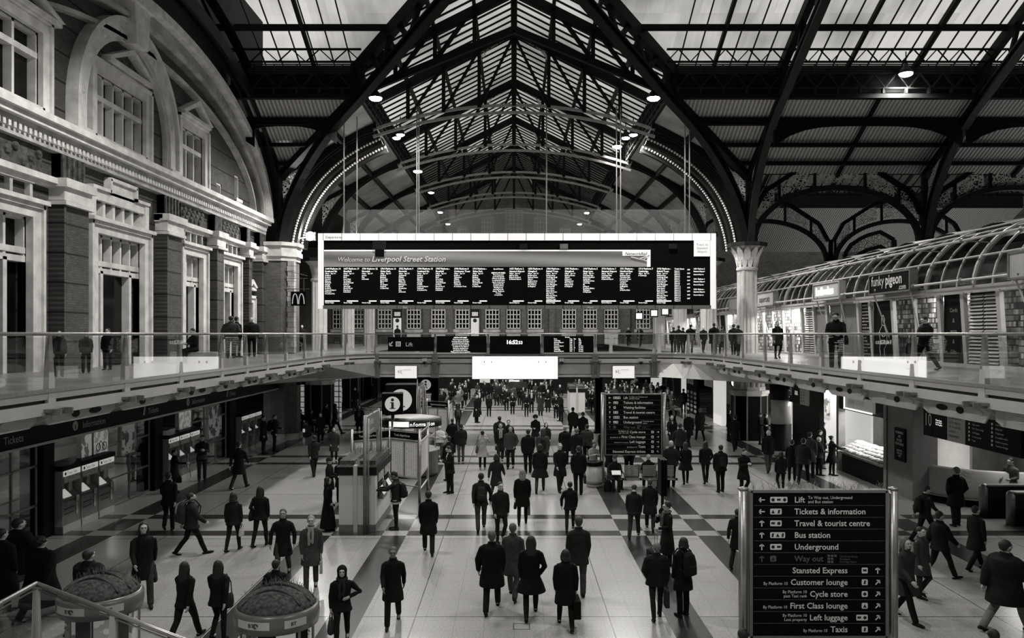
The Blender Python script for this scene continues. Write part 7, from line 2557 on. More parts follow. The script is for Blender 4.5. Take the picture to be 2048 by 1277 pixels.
# smaller hanging sign
for (yy, z, lb) in ((36.0, 3.02, 'small glowing hanging sign with the stall name and dotted border'),):
 t = thing('hanging_sign', lb, 'sign', (13.0, yy + 0.8, z))
 wpart(MB().box(12.9, 13.05, yy, yy + 1.45, z, z + 0.36), 'panel', emis('bulb_sign', 0.4, 0.7), t)
 text('UPPER CRUST', 0.2, (12.89, yy + 1.35, z + 0.1), M_INK, t, face=(-1, 0, 0), bold=0.02, wide=0.9)
 q = MB()
 for k in range(16):
  for zz in (z + 0.03, z + 0.33):
   q.ball((12.88, yy + 0.05 + k * 0.09, zz), 0.02, n=5, m=4)
 wpart(q, 'bulb', E_LED, t)
 wpart(MB().bar((12.97, yy + 0.7, z + 0.36), (12.97, yy + 0.7, 3.75), 0.04), 'hanger', M_STEEL_D, t)
# platform hanging signs
def platform_sign(y0, num, label, x=12.5, full=True):
 t = thing('platform_sign', label, 'sign', (x, y0, 2.93), 0, 'hanging platform signs')
 z0, z1 = 2.93, 3.74
 y = y0
 wpart(MB().box(x - 0.04, x + 0.04, y - 0.5, y, z0, z1), 'number_panel', M_BLACK, t)
 text(num, 0.55, (x - 0.045, y - 0.06, z0 + 0.3), M_SIGNW, t, face=(-1, 0, 0), wide=0.8 if len(num) > 1 else 1)
 wpart(MB().box(x - 0.04, x + 0.04, y - 1.32, y - 0.52, z0, z1), 'display_panel', M_BLACK, t)
 text('Please keep\nyour tickets\nfor the gates', 0.07, (x - 0.045, y - 0.72, z0 + 0.5), E_LED, t, face=(-1, 0, 0), res=1, lines=0.9)
 wpart(MB().box(x - 0.04, x + 0.04, y - 2.25, y - 1.34, z0, z1), 'warning_panel', M_PANEL, t)
 text('Train doors\nclose up to\n30 seconds\nbefore\ndeparture', 0.135, (x - 0.045, y - 1.42, z1 - 0.17), M_INK, t, face=(-1, 0, 0), lines=0.95, res=1)
 if full:
  wpart(MB().box(x - 0.04, x + 0.04, y - 4.7, y - 2.27, z0, z1), 'list_panel', M_BLACK, t)
  for c_, rows in ((0, ['Ticket machines', 'Cycle store', 'First Class lounge', 'Left luggage', 'Lost property', 'Taxis']), (1, ['Cash machines', 'Baby care', 'Telephones', 'Accessible toilets', 'Station reception', 'Customer lounge'])):
   text('\n'.join(rows), 0.075, (x - 0.045, y - 2.6 - 1.05 * c_, z1 - 0.12), M_SIGNW, t, face=(-1, 0, 0), lines=1.45, res=1)
   q = MB()
   for k in range(6):
    yy, zz = y - 2.45 - 1.05 * c_, z1 - 0.095 - 0.109 * k
    q.box(x - 0.045, x - 0.04, yy - 0.03, yy + 0.03, zz - 0.03, zz + 0.03)
   wpart(q, 'symbol', M_SIGNW, t)
 wpart(MB().bar((x, y - 0.3, z1), (x, y - 0.3, 4.0), 0.05), 'hanger', M_STEEL_D, t)
 wpart(MB().bar((x, y - 2.0, z1), (x, y - 2.0, 4.0), 0.05), 'hanger', M_STEEL_D, t)
 return t
platform_sign(24.35, '10', 'hanging platform sign numbered 10 with warning text and a black list')
platform_sign(36.2, '8', 'hanging platform sign numbered 8 above the queue', full=False)
# poster pillar and curved counter wall
t = thing('poster_pillar', 'broad grey pillar with a black poster about mornings beside the stall', 'pillar', (14.6, 29.6, 0))
wpart(MB().box(14.3, 15.2, 28.7, 30.6, 0, 3.5), 'body', M_GREY, t)
wpart(MB().box(14.24, 14.3, 29.15, 29.95, 1.3, 2.5), 'poster', M_BLACK, t)
text('MORNINGS\nARE\nBULLIES.\nFIGHT BACK', 0.14, (14.235, 29.55, 2.3), M_SIGNW, t, face=(-1, 0, 0), align='CENTER', wide=0.8, res=1)
text('BREAKFAST\nMEAL DEAL\nHERE', 0.1, (14.235, 29.55, 1.65), M_SIGNW, t, face=(-1, 0, 0), align='CENTER', wide=0.8, res=1)
t = thing('curved_counter', 'smooth grey curved counter wall with a black foot band near the gates', 'counter', (17.5, 28.6, 0))
q = MB().lathe([(3.0, 0.25), (3.0, 1.25), (2.9, 1.3)], (17.6, 30.0, 0), 30, pi * 0.93, pi * 1.5)
wpart(q, 'wall', M_PANEL, t, True)
q = MB().lathe([(3.02, 0.0), (3.02, 0.25), (2.9, 0.26)], (17.6, 30.0, 0), 30, pi * 0.93, pi * 1.5)
wpart(q, 'foot_band', M_BLACK, t, True)
q = MB().lathe([(3.05, 0.25), (3.05, 0.3), (2.95, 0.3)], (17.6, 30.0, 0), 30, pi * 0.93, pi * 1.5)
wpart(q, 'rail', M_STEEL, t, True)
wpart(MB().box(17.5, 19.7, 26.9, 27.05, 0, 1.3), 'return_wall', M_PANEL, t)
# coffee counter inside
t = thing('coffee_counter', 'lit cafe counter with machines behind the curved wall', 'counter', (18.4, 26, 0))
wpart(MB().box(18.2, 19.2, 22.5, 26.6, 0, 1.05), 'base', M_DARK, t)
wpart(MB().box(19.3, 19.35, 21, 27, 1.0, 1.7), 'lit_splashback', emis('splash_light', 0.3, 0.3), t)
for k in range(4):
 wpart(MB().box(18.4, 18.8, 23 + 0.9 * k, 23.5 + 0.9 * k, 1.05, 1.45), 'coffee_machine', M_STEEL_D, t)
for y0, y1, z0, z1, m, lb in ((26.8, 29.2, 1.7, 3.1, M_PO3, 'dark framed food poster above the cafe counter'), (23.2, 24.6, 1.9, 3.0, M_PO2, 'pale cup poster above the cafe counter')):
 t = thing('wall_poster', lb, 'poster', (19.6, y0, z0), 0, 'posters over the cafe')
 wpart(MB().box(19.5, 19.75, y0, y1, z0, z1), 'frame', M_DARK, t)
 wpart(MB().box(19.48, 19.5, y0 + .1, y1 - .1, z0 + .1, z1 - .1), 'print', m, t)
for y, lb in ((20, 'x'), (27, 'x'), (38, 'x'), (46, 'x'), (55, 'x')):
 t = thing('counter_light', 'ceiling light panel over the food counters', 'lamp', (17.2, y, 3.44 if y < 46 else 3.55), 0, 'food hall ceiling lights')
 MB().box(-0.3, 0.3, -0.8, 0.8, 0.0, 0.06).obj('diffuser', emis('hall_tube', 0.9, 2.2), t)
 lamp('counter_lamp', 'AREA', (0, 0, -0.03), 60, 0.6, parent=t, size_y=1.6)
# ticket gates
for i, (x, y) in enumerate(((15.45, 26.3), (15.6, 25.1), (15.8, 23.9))):
 t = thing('ticket_gate', ('first', 'second', 'third')[i] + ' dark ticket gate with a rounded pale end beyond the walkers', 'ticket gate', (x, y, 0), 0, 'ticket gates')
 MB().box(0.0, 1.7, -0.14, 0.14, 0, 1.02).obj('cabinet', M_DARK, t)
 MB().lathe([(0.15, 0.0), (0.15, 0.95), (0.1, 1.05), (0.0, 1.08)], (0, 0, 0), 16).obj('end_cap', M_STEEL_D, t, True)
 MB().box(0.05, 1.65, -0.16, 0.16, 1.0, 1.05).obj('top_panel', M_STEEL, t)
 MB().box(0.8, 0.84, -0.5, -0.14, 0.3, 0.95).obj('paddle', M_HALLGL, t)
# small shops further down on the lower level
t = thing('bakery_display', 'black bakery door panel printed with rows of pale pasties', 'shop front', (13.6, 60, 0))
wpart(MB().box(13.4, 13.6, 58.6, 62.2, 0, 3.3), 'panel', M_BLACK, t)
text('OUR GOLD', 0.6, (13.39, 61.9, 2.2), M_SIGNW, t, face=(-1, 0, 0), bold=0.03, wide=0.7)
q = MB()
for k in range(5):
 for j in range(3):
  q.ball((13.38, 59.1 + 1.2 * j, 0.25 + 0.33 * k), 0.03, 0.42, 0.12, 10, 5)
wpart(q, 'pasty_picture', M_PANEL, t, True)
for y0, y1, z1, g_, lb in ((62.4, 64.6, 3.5, 0.8, 'bright white lit shop pillar beside the black bakery panel'), (52.0, 54.2, 3.5, 0.9, 'bright white lit shop wall behind the round pasty sign'), (73.5, 79, 3.5, 0.8, 'bright shop entrance far down the lower level')):
 o = MB().box(13.5, 13.8, y0, y1, 0, z1).obj('lit_shop_wall', emis('lit_wall_%d' % int(y0), g_ * 0.7, 0.7))
 tag(o, lb, 'shop front', 'lit shop walls')
t = thing('shop_poster', 'dark arched shopfront picture with a round frame', 'shop front', (13.6, 68, 0))
wpart(MB().box(13.5, 13.7, 65, 73, 0, 3.4), 'panel', M_DARK, t)
q = MB().tube([(13.45, 69 + 1.7 * cos(2 * pi * k / 20), 1.4 + 1.2 * sin(2 * pi * k / 20)) for k in range(21)], 0.08, 6)
wpart(q, 'ring', M_GREY, t)
t = thing('menu_shop', 'dim open kitchen shop with hanging menu boards', 'shop front', (14, 56.5, 0))
wpart(MB().box(15.5, 15.7, 54.4, 58.4, 0, 3.4), 'rear_wall', M_GREY, t)
wpart(MB().box(13.6, 13.65, 55.0, 57.2, 2.3, 3.4), 'menu_board', M_PANEL, t)
wpart(MB().box(14.0, 15.0, 54.6, 58.2, 0.0, 1.05), 'counter', M_DARK, t)
p = at(1472, 765, 49)
t = thing('round_sign', 'round glowing white sign with a small dark ship mark', 'sign', p)
b = MB().lathe([(0.0, 0.0), (0.31, 0.0)], n=28)
o = MB().prism([(0.31 * cos(2 * pi * k / 28), -0.06, 0.31 * sin(2 * pi * k / 28)) for k in range(28)], (0, -0.02, 0)).obj('lit_disc', emis('round_disc', 1.0, 1.0), t)
o = MB().tube([(0.34 * cos(2 * pi * k / 28), -0.03, 0.34 * sin(2 * pi * k / 28)) for k in range(29)], 0.045, 8).obj('rim', M_BLACK, t)
q = MB().poly([(-0.13, -0.09, 0.03), (0.0, -0.09, 0.0), (0.12, -0.09, 0.03), (0.06, -0.09, 0.08), (0.0, -0.09, 0.1), (-0.05, -0.09, 0.07)])
q.poly([(-0.02, -0.09, -0.06), (0.05, -0.09, 0.0), (-0.05, -0.09, 0.02)])
q.obj('logo', M_INK, t)
MB().bar((0, 0, 0.3), (0, 0, 0.75), 0.04).obj('hanger', M_STEEL_D, t)
# bright kiosk behind the pedestal with its cylindrical counter
t = thing('round_kiosk', 'bright kiosk with a pale cylindrical pillar on a dark drum behind the pedestal', 'kiosk', (14.6, 41, 0))
wpart(MB().box(16.6, 16.7, 37.2, 48, 0, 3.4), 'rear_wall', emis('kiosk_wall', 0.6, 0.6), t)
pc = floor_pt(1562, 900)
wpart(MB().lathe([(0.62, 0.0), (0.62, 0.12), (0.52, 0.14), (0.52, 1.35)], (pc.x, pc.y, 0), 24), 'drum', M_DARK, t, True)
wpart(MB().lathe([(0.5, 1.35), (0.5, 2.6)], (pc.x, pc.y, 0), 24), 'cylinder', mat('shiny_white', 0.7, 0.2), t, True)
wpart(MB().lathe([(0.56, 2.6), (0.58, 3.4)], (pc.x, pc.y, 0), 24), 'upper_drum', M_DARK, t, True)
wpart(MB().box(16.5, 16.58, 42, 44.5, 1.6, 2.6), 'menu_panel', M_PO1, t)
l = lamp('kiosk_lamp', 'AREA', (15.6, 43, 3.3), 160, 1.0, size_y=5)
local(l, t)
wpart(MB().box(14.1, 14.3, 36.9, 40.5, 0, 3.4), 'poster_wall', M_DARK, t)
# service panel sign next to the near ceiling fittings
for k, (px, py) in enumerate(((1565, 795), (1845, 0))):
 pass
# floor hatch
p = floor_pt(1043, 1254)
b = MB()
for (a, b_, c, d) in ((-.17, .17, -.17, -.155), (-.17, .17, .155, .17), (-.17, -.155, -.17, .17), (.155, .17, -.17, .17)):
 b.box(p.x + a, p.x + b_, p.y + c, p.y + d, 0.0005, 0.004)
tag(b.obj('floor_hatch', M_INK), 'small square metal hatch outline set in the pale floor', 'hatch')
# =============================================================== people
PC = {}
RND = random.Random(11)
def solid(mb_, name, voxel, smooth=2, factor=0.5):
 """fuse overlapping forms into one continuous skin"""
 me = mb_.mesh(name)
 o = bpy.data.objects.new(name, me)
 COL.objects.link(o)
 r = o.modifiers.new('r', 'REMESH')
 r.mode = 'VOXEL'
 r.voxel_size = voxel
 r.use_smooth_shade = True
 s = o.modifiers.new('s', 'SMOOTH')
 s.factor = factor
 s.iterations = smooth
 dg = bpy.context.evaluated_depsgraph_get()
 out = bpy.data.meshes.new_from_object(o.evaluated_get(dg))
 out.polygons.foreach_set('use_smooth', [True] * len(out.polygons))
 out.name = name
 COL.objects.unlink(o)
 bpy.data.objects.remove(o)
 bpy.data.meshes.remove(me)
 return out
def rings(b, rs, n=18):
 """closed loft of ellipses (z, rx, ry, x, y)"""
 vs, fs = [], []
 for z, rx, ry, cx, cy in rs:
  for k in range(n):
   a = 2 * pi * k / n
   vs.append((cx + rx * cos(a), cy + ry * sin(a), z))
 for i in range(len(rs) - 1):
  for k in range(n):
   l = (k + 1) % n
   fs.append((i * n + k, i * n + l, (i + 1) * n + l, (i + 1) * n + k))
 fs.append(tuple(range(n))[::-1])
 fs.append(tuple((len(rs) - 1) * n + k for k in range(n)))
 b.add(vs, fs)
 return b
def cap(b, pts, rad, n=10):
 """tapering round limb with ball ends"""
 b.tube(pts, rad, n)
 b.ball(pts[0], rad[0], n=n, m=6)
 b.ball(pts[-1], rad[-1], n=n, m=6)
 for p, r in list(zip(pts, rad))[1:-1]:
  b.ball(p, r, n=n, m=6)
LEGS = {'stand': ((3, 3, 0), (-1, 2, 0)), 'stand2': ((8, 10, 0), (-4, 2, 0)), 'walk': ((25, 6, -8), (-15, 20, 25)), 'walk2': ((4, 4, 0), (20, 52, 30)), 'walk3': ((-14, 22, 28), (24, 6, -8)),
  'stroll': ((14, 6, 0), (-12, 10, 12)), 'sit': ((86, 84, 0), (82, 80, 0)), 'together': ((1, 1, 0), (1, 1, 0))}
ARMS = {'down': (2, 7, 12, 4), 'fwd': (24, 6, 22, 6), 'back': (-24, 8, 8, 0), 'phone': (22, 6, 88, 34), 'ear': (48, 22, 125, 28), 'pocket': (-10, 18, 40, 22), 'hip': (-12, 38, 82, 50), 'hold': (10, 8, 70, 18),
  'reach': (55, 4, 30, 8), 'lap': (28, 8, 62, 30), 'chin': (40, 10, 125, 40), 'carry': (0, 9, 5, 0), 'wide': (6, 20, 12, 0)}
def skeleton(pose, arms):
 arms = arms or ('down', 'down')
 J = {}
 sit = pose == 'sit'
 hz = 0.92
 lg = LEGS[pose]
 for i, s in enumerate((-1, 1)):
  a, k, ft = [radians(v) for v in lg[i]]
  hip = Vector((s * 0.092, 0, hz))
  knee = hip + Vector((s * 0.01, -sin(a), -cos(a))) * 0.43
  ank = knee + Vector((0, -sin(a - k), -cos(a - k))) * 0.41
  J[s, 'hip'], J[s, 'knee'], J[s, 'ankle'], J[s, 'ft'] = hip, knee, ank, ft
 low = min(J[s, 'ankle'].z - 0.085 - 0.10 * max(0, sin(J[s, 'ft'])) * 0 for s in (-1, 1))
 dz = (-low) if not sit else (0.56 - hz)
 for k in list(J):
  if isinstance(J[k], Vector):
   J[k] = J[k] + Vector((0, 0, dz))
 J['dz'] = dz
 for i, s in enumerate((-1, 1)):
  p, o, e, inn = [radians(v) for v in ARMS[arms[i]]]
  sh = Vector((s * 0.172, 0.0, 1.405 + dz))
  el = sh + Vector((s * sin(o), -sin(p) * cos(o), -cos(p) * cos(o))) * 0.285
  fd = Vector((-s * sin(inn), -sin(p + e) * cos(inn), -cos(p + e) * cos(inn)))
  wr = el + fd * 0.25
  J[s, 'sh'], J[s, 'el'], J[s, 'wr'], J[s, 'fd'] = sh, el, wr, fd
 return J
def head_xf(J, tilt, turn):
 c = Vector((0, 0.0, 1.515 + J['dz']))
 R = Matrix.Rotation(radians(turn), 3, 'Z') @ Matrix.Rotation(radians(tilt), 3, 'X')
 def f(p):
  p = Vector(p)
  return R @ (p - Vector((0, 0, 1.515))) + c
 return f
def put(b, src, f):
 b.add([f(v) for v in src.v], src.f)
def hand(b, wr, fd, s, grip):
 fd = fd.normalized()
 side = Vector((s, 0, 0))
 side = (side - fd * side.dot(fd))
 if side.length < 0.1:
  side = Vector((0, 1, 0))
 side.normalize()
 nrm = fd.cross(side)
 spread = nrm            # across the knuckles
 palm_in = -side
 c = wr + fd * 0.045
 cap(b, [wr - fd * 0.01, wr + fd * 0.03, wr + fd * 0.075], [0.024, 0.028, 0.024], 8)
 for q in (-0.022, 0.022):
  cap(b, [wr + fd * 0.02 + spread * q * 0.6, wr + fd * 0.082 + spread * q], [0.019, 0.016], 8)
 cur = 0.55 if grip else 0.22
 for k, (off, ln) in enumerate(((-0.033, 0.068), (-0.011, 0.078), (0.011, 0.074), (0.032, 0.058))):
  p0 = wr + fd * 0.085 + spread * off
  d1 = (fd * cos(cur) + palm_in * sin(cur)).normalized()
  p1 = p0 + d1 * ln * 0.5
  d2 = (fd * cos(cur * 2.6) + palm_in * sin(cur * 2.6)).normalized()
  p2 = p1 + d2 * ln * 0.5
  cap(b, [p0, p1, p2], [0.0105, 0.0098, 0.0085], 7)
 t0 = wr + fd * 0.03 - spread * 0.025
 t1 = t0 + (fd * 0.6 - spread * 0.7 + palm_in * 0.3).normalized() * 0.042
 cap(b, [t0, t1, t1 + (fd * 0.9 + palm_in * 0.35).normalized() * 0.034], [0.014, 0.0115, 0.0095], 7)
def build_body(pose, arms, tilt, turn, vox):
 key = ('body', pose, arms, tilt, turn, vox)
 if key in PC:
  return PC[key]
 J = skeleton(pose, arms)
 dz = J['dz']
 b = MB()
 rings(b, [(0.86 + dz, 0.15, 0.105, 0, 0.01), (0.95 + dz, 0.155, 0.11, 0, 0.01), (1.08 + dz, 0.13, 0.095, 0, 0), (1.25 + dz, 0.155, 0.11, 0, 0), (1.38 + dz, 0.165, 0.105, 0, 0), (1.45 + dz, 0.12, 0.08, 0, 0.005), (1.50 + dz, 0.058, 0.058, 0, 0.008)])
 cap(b, [(0, 0.012, 1.44 + dz), (0, 0.004, 1.56 + dz)], [0.06, 0.052], 10)
 for s in (-1, 1):
  cap(b, [J[s, 'hip'], J[s, 'hip'].lerp(J[s, 'knee'], 0.5), J[s, 'knee'], J[s, 'knee'].lerp(J[s, 'ankle'], 0.35) + Vector((0, 0.012, 0)), J[s, 'ankle']], [0.07, 0.056, 0.04, 0.04, 0.03])
  a = J[s, 'ankle']
  cap(b, [a + Vector((0, 0.035, -0.045)), a + Vector((0, -0.06, -0.05)), a + Vector((0, -0.14, -0.06))], [0.034, 0.034, 0.024], 8)
  cap(b, [J[s, 'sh'] - Vector((s * 0.02, 0, 0)), J[s, 'sh'].lerp(J[s, 'el'], 0.4), J[s, 'el'], J[s, 'el'].lerp(J[s, 'wr'], 0.3), J[s, 'wr']], [0.052, 0.045, 0.036, 0.038, 0.025])
  hand(b, J[s, 'wr'], J[s, 'fd'], s, arms[0 if s < 0 else 1] in ('carry', 'phone', 'ear', 'reach', 'lap', 'hold'))
 h = MB()
 h.ball((0, 0.0, 1.56), 0.05, 0.05, 0.07, 12, 8)
 h.ball((0, 0.008, 1.665), 0.076, 0.094, 0.105, 16, 12)
 h.ball((0, -0.022, 1.605), 0.056, 0.066, 0.066, 14, 8)
 h.ball((0, -0.068, 1.572), 0.026, 0.02, 0.02, 8, 6)
 cap(h, [(0, -0.088, 1.672), (0, -0.108, 1.64)], [0.009, 0.014], 8)
 h.ball((0, -0.084, 1.607), 0.026, 0.012, 0.009, 10, 6)
 h.ball((-0.034, -0.078, 1.632), 0.02, 0.016, 0.016, 8, 6)
 h.ball((0.034, -0.078, 1.632), 0.02, 0.016, 0.016, 8, 6)
 cap(h, [(-0.05, -0.076, 1.694), (0, -0.092, 1.692), (0.05, -0.076, 1.694)], [0.009, 0.011, 0.009], 8)
 for s in (-1, 1):
  h.ball((s * 0.078, 0.012, 1.648), 0.01, 0.02, 0.03, 8, 6)
 put(b, h, head_xf(J, tilt, turn))
 PC[key] = (solid(b, 'body', vox, 1, 0.4), J)
 return PC[key]
def build_part(kind, pose, arms, tilt, turn, vox, extra=None):
 key = (kind, pose, arms if kind in ('coat',) else None, tilt if kind in ('hair', 'hat', 'hood', 'eye', 'glasses') else None, turn if kind in ('hair', 'hat', 'hood', 'eye', 'glasses') else None, vox, extra)
 if key in PC:
  return PC[key]
 J = skeleton(pose, arms)
 dz = J['dz']
 b = MB()
 sm = 2
 if kind == 'coat':
  hem, flare, puff = extra
  rs = [(1.535 + dz, 0.062, 0.064, 0, 0.008), (1.50 + dz, 0.078, 0.074, 0, 0.006), (1.465 + dz, 0.115, 0.09, 0, 0), (1.42 + dz, 0.155, 0.108, 0, 0), (1.34 + dz, 0.172, 0.124, 0, 0), (1.22 + dz, 0.17, 0.128, 0, 0), (1.08 + dz, 0.156, 0.118, 0, 0), (1.0 + dz, 0.162, 0.122, 0, 0.005), (0.9 + dz, 0.178, 0.132, 0, 0.005)]
  rs = [(z, rx + puff * (1 if z < 1.45 + dz else 0.3), ry + puff * (1 if z < 1.45 + dz else 0.3), x, y) for z, rx, ry, x, y in rs]
  hz = max(hem, 0.10)
  st = 0.10 if pose in ('walk', 'walk2', 'walk3') else (0.05 if pose == 'stroll' else 0.0)
  d = 0.9 - hz
  if d > 0.02 and pose != 'sit':
   rs.append((0.9 + dz - d * 0.5, 0.197 + puff + flare * d * 0.5, 0.148 + puff + flare * d * 0.4 + st * d, 0, 0.0))
   rs.append((0.9 + dz - d, 0.2 + puff + flare * d, 0.15 + puff + flare * d * 0.8 + st * d * 1.6, 0, 0.0))
  rings(b, rs[::-1], 22)
  for s in (-1, 1):
   wr = J[s, 'wr'] - J[s, 'fd'] * 0.01
   m1 = J[s, 'sh'].lerp(J[s, 'el'], 0.5)
   cap(b, [J[s, 'sh'] + Vector((-s * 0.04, 0, 0.0)), J[s, 'sh'].lerp(J[s, 'el'], 0.12), m1, J[s, 'el'], J[s, 'el'].lerp(wr, 0.5), wr], [0.06 + puff * 0.6, 0.059 + puff * 0.6, 0.055 + puff * 0.7, 0.05 + puff * 0.6, 0.044 + puff * 0.5, 0.038 + puff * 0.4])
  # collar and opening line
  b.tube([(0.066 * cos(a), 0.008 + 0.066 * sin(a), 1.53 + dz + 0.012 * sin(a)) for a in [2 * pi * k / 16 for k in range(17)]], 0.018, 6)
  if pose == 'sit':
   for s in (-1, 1):
    cap(b, [J[s, 'hip'], J[s, 'hip'].lerp(J[s, 'knee'], 0.45)], [0.11, 0.1])
 elif kind == 'trousers':
  slim = extra
  rings(b, [(0.83 + dz, 0.15, 0.112, 0, 0.008), (0.9 + dz, 0.172, 0.122, 0, 0.008), (1.0 + dz, 0.16, 0.115, 0, 0.005), (1.06 + dz, 0.145, 0.105, 0, 0)], 18)
  for s in (-1, 1):
   hip, kn, an = J[s, 'hip'], J[s, 'knee'], J[s, 'ankle']
   r = [0.094, 0.084, 0.065, 0.064, 0.058] if not slim else [0.088, 0.075, 0.057, 0.058, 0.045]
   cap(b, [hip, hip.lerp(kn, 0.5), kn, kn.lerp(an, 0.4) + Vector((0, 0.01, 0)), an + Vector((0, 0, 0.005))], r, 12)
 elif kind == 'shoe':
  s, heel = extra
  a, ft = J[s, 'ankle'], J[s, 'ft']
  R = Matrix.Rotation(ft, 3, 'X')
  pts = [R @ Vector(v) for v in ((0, 0.05, -0.052), (0, 0.0, -0.045), (0, -0.07, -0.055), (0, -0.145, -0.066), (0, -0.185, -0.07))]
  cap(b, [a + p for p in pts], [0.036, 0.04, 0.04, 0.034, 0.022], 10)
  cap(b, [a + R @ Vector((0, 0.01, 0.03)), a + R @ Vector((0, 0.01, -0.03))], [0.042, 0.042], 10)
  vox = min(vox, 0.014)
  sm = 1
 elif kind == 'hair':
  h = MB()
  st = extra
  h.ball((0, 0.024, 1.688), 0.084, 0.096, 0.098, 16, 10)
  if st in ('short', 'curly'):
   h.ball((0, 0.06, 1.635), 0.066, 0.05, 0.06, 12, 8)
  if st == 'curly':
   for k in range(26):
    a, e = 2.4 * k, -0.2 + 1.5 * k / 26
    h.ball((0.085 * cos(a) * cos(e), 0.03 + 0.09 * sin(a) * cos(e) * (1 if sin(a) > -0.4 else 0.6), 1.69 + 0.09 * sin(e)), 0.035, n=8, m=5)
  if st in ('bob', 'long', 'vlong'):
   lo = {'bob': 1.53, 'long': 1.42, 'vlong': 1.28}[st]
   rings(h, [(lo, 0.06, 0.022, 0, 0.095), (lo + 0.06, 0.095, 0.04, 0, 0.085), (1.6, 0.092, 0.062, 0, 0.055), (1.7, 0.086, 0.085, 0, 0.03)], 14)
   for s in (-1, 1):
    cap(h, [(s * 0.072, -0.01, 1.68), (s * 0.084, -0.005, 1.6), (s * 0.078, -0.01, max(lo, 1.5))], [0.022, 0.026, 0.02], 8)
  if st == 'bun':
   h.ball((0, 0.115, 1.73), 0.042, n=10, m=8)
   h.ball((0, 0.06, 1.635), 0.062, 0.045, 0.06, 12, 8)
  if st == 'afro':
   h.ball((0, 0.02, 1.70), 0.14, 0.13, 0.13, 18, 12)
  put(b, h, head_xf(J, tilt, turn))
  vox = min(vox, 0.016)
 elif kind == 'hat':
  h = MB()
  if extra == 'beanie':
   h.ball((0, 0.012, 1.705), 0.09, 0.104, 0.095, 16, 10)
   h.tube([(0.086 * cos(a), 0.012 + 0.1 * sin(a), 1.69) for a in [2 * pi * k / 20 for k in range(21)]], 0.02, 8)
  else:
   h.ball((0, 0.012, 1.70), 0.086, 0.1, 0.085, 16, 10)
   rings(h, [(1.695, 0.075, 0.06, 0, -0.11), (1.705, 0.075, 0.06, 0, -0.1)], 12)
  put(b, h, head_xf(J, tilt, turn))
  vox = min(vox, 0.014)
 elif kind == 'hood':
  h = MB()
  h.ball((0, 0.03, 1.675), 0.105, 0.11, 0.125, 16, 10)
  rings(h, [(1.48, 0.1, 0.08, 0, 0.03), (1.56, 0.098, 0.09, 0, 0.035), (1.66, 0.1, 0.1, 0, 0.035)], 14)
  put(b, h, head_xf(J, tilt, turn))
 elif kind == 'eye':
  h = MB()
  h.ball((extra * 0.031, -0.0855, 1.662), 0.014, 0.007, 0.0075, 8, 6)
  put(b, h, head_xf(J, tilt, turn))
  me = b.mesh('eye', True)
  PC[key] = me
  return me
 elif kind == 'glasses':
  h = MB()
  for s in (-1, 1):
   h.tube([(s * 0.033 + 0.022 * cos(a), -0.1, 1.66 + 0.018 * sin(a)) for a in [2 * pi * k / 12 for k in range(13)]], 0.003, 5)
   h.bar((s * 0.055, -0.1, 1.665), (s * 0.08, 0.01, 1.665), 0.004)
  h.bar((-0.012, -0.1, 1.663), (0.012, -0.1, 1.663), 0.004)
  put(b, h, head_xf(J, tilt, turn))
  me = b.mesh('glasses')
  PC[key] = me
  return me
 elif kind == 'scarf':
  b.tube([(0.09 * cos(a), 0.0 + 0.085 * sin(a), 1.505 + dz + 0.015 * sin(a)) for a in [2 * pi * k / 18 for k in range(19)]], 0.034, 8)
  cap(b, [(-0.03, -0.09, 1.49 + dz), (-0.045, -0.145, 1.36 + dz), (-0.04, -0.152, 1.12 + dz)], [0.03, 0.032, 0.03], 8)
  cap(b, [(0.03, -0.09, 1.49 + dz), (0.04, -0.145, 1.36 + dz), (0.035, -0.15, 1.16 + dz)], [0.03, 0.032, 0.03], 8)
 elif kind == 'shirt':
  b.ball((0, -0.075, 1.45 + dz), 0.045, 0.035, 0.06, 10, 8)
  rings(b, [(1.2 + dz, 0.012, 0.02, 0, -0.122), (1.4 + dz, 0.05, 0.03, 0, -0.1), (1.5 + dz, 0.052, 0.05, 0, -0.02)], 12)
 elif kind == 'shirt_tail':
  rings(b, [(0.80 + dz, 0.188, 0.135, 0, 0.005), (0.93 + dz, 0.186, 0.135, 0, 0.005)], 18)
 PC[key] = solid(b, kind, vox, sm)
 return PC[key]
def cloth(g):
 return mat('cloth_%03d' % round(g * 1000), g, 0.85, noise=0.3, scale=7, spec=0.15, bump=0.25)
def skin(g):
 return mat('skin_%03d' % round(g * 1000), min(.7, g * 1.4), 0.55, noise=0.08, scale=12, spec=0.3)
def hairm(g):
 return mat('hair_%03d' % round(g * 1000), g, 0.6, noise=0.35, scale=40, spec=0.3)
def child(me, name, m, root):
 if not me.materials:
  me.materials.append(None)
 o = bpy.data.objects.new(name, me)
 COL.objects.link(o)
 o.parent = root
 o.material_slots[0].link = 'OBJECT'
 o.material_slots[0].material = m
 return o
HEM = {'jacket': (0.80, 0.0), 'short': (0.86, 0.0), 'coat': (0.60, 0.05), 'flared': (0.60, 0.28), 'long': (0.36, 0.08), 'cloak': (0.10, 0.14), 'suit': (0.74, 0.02)}
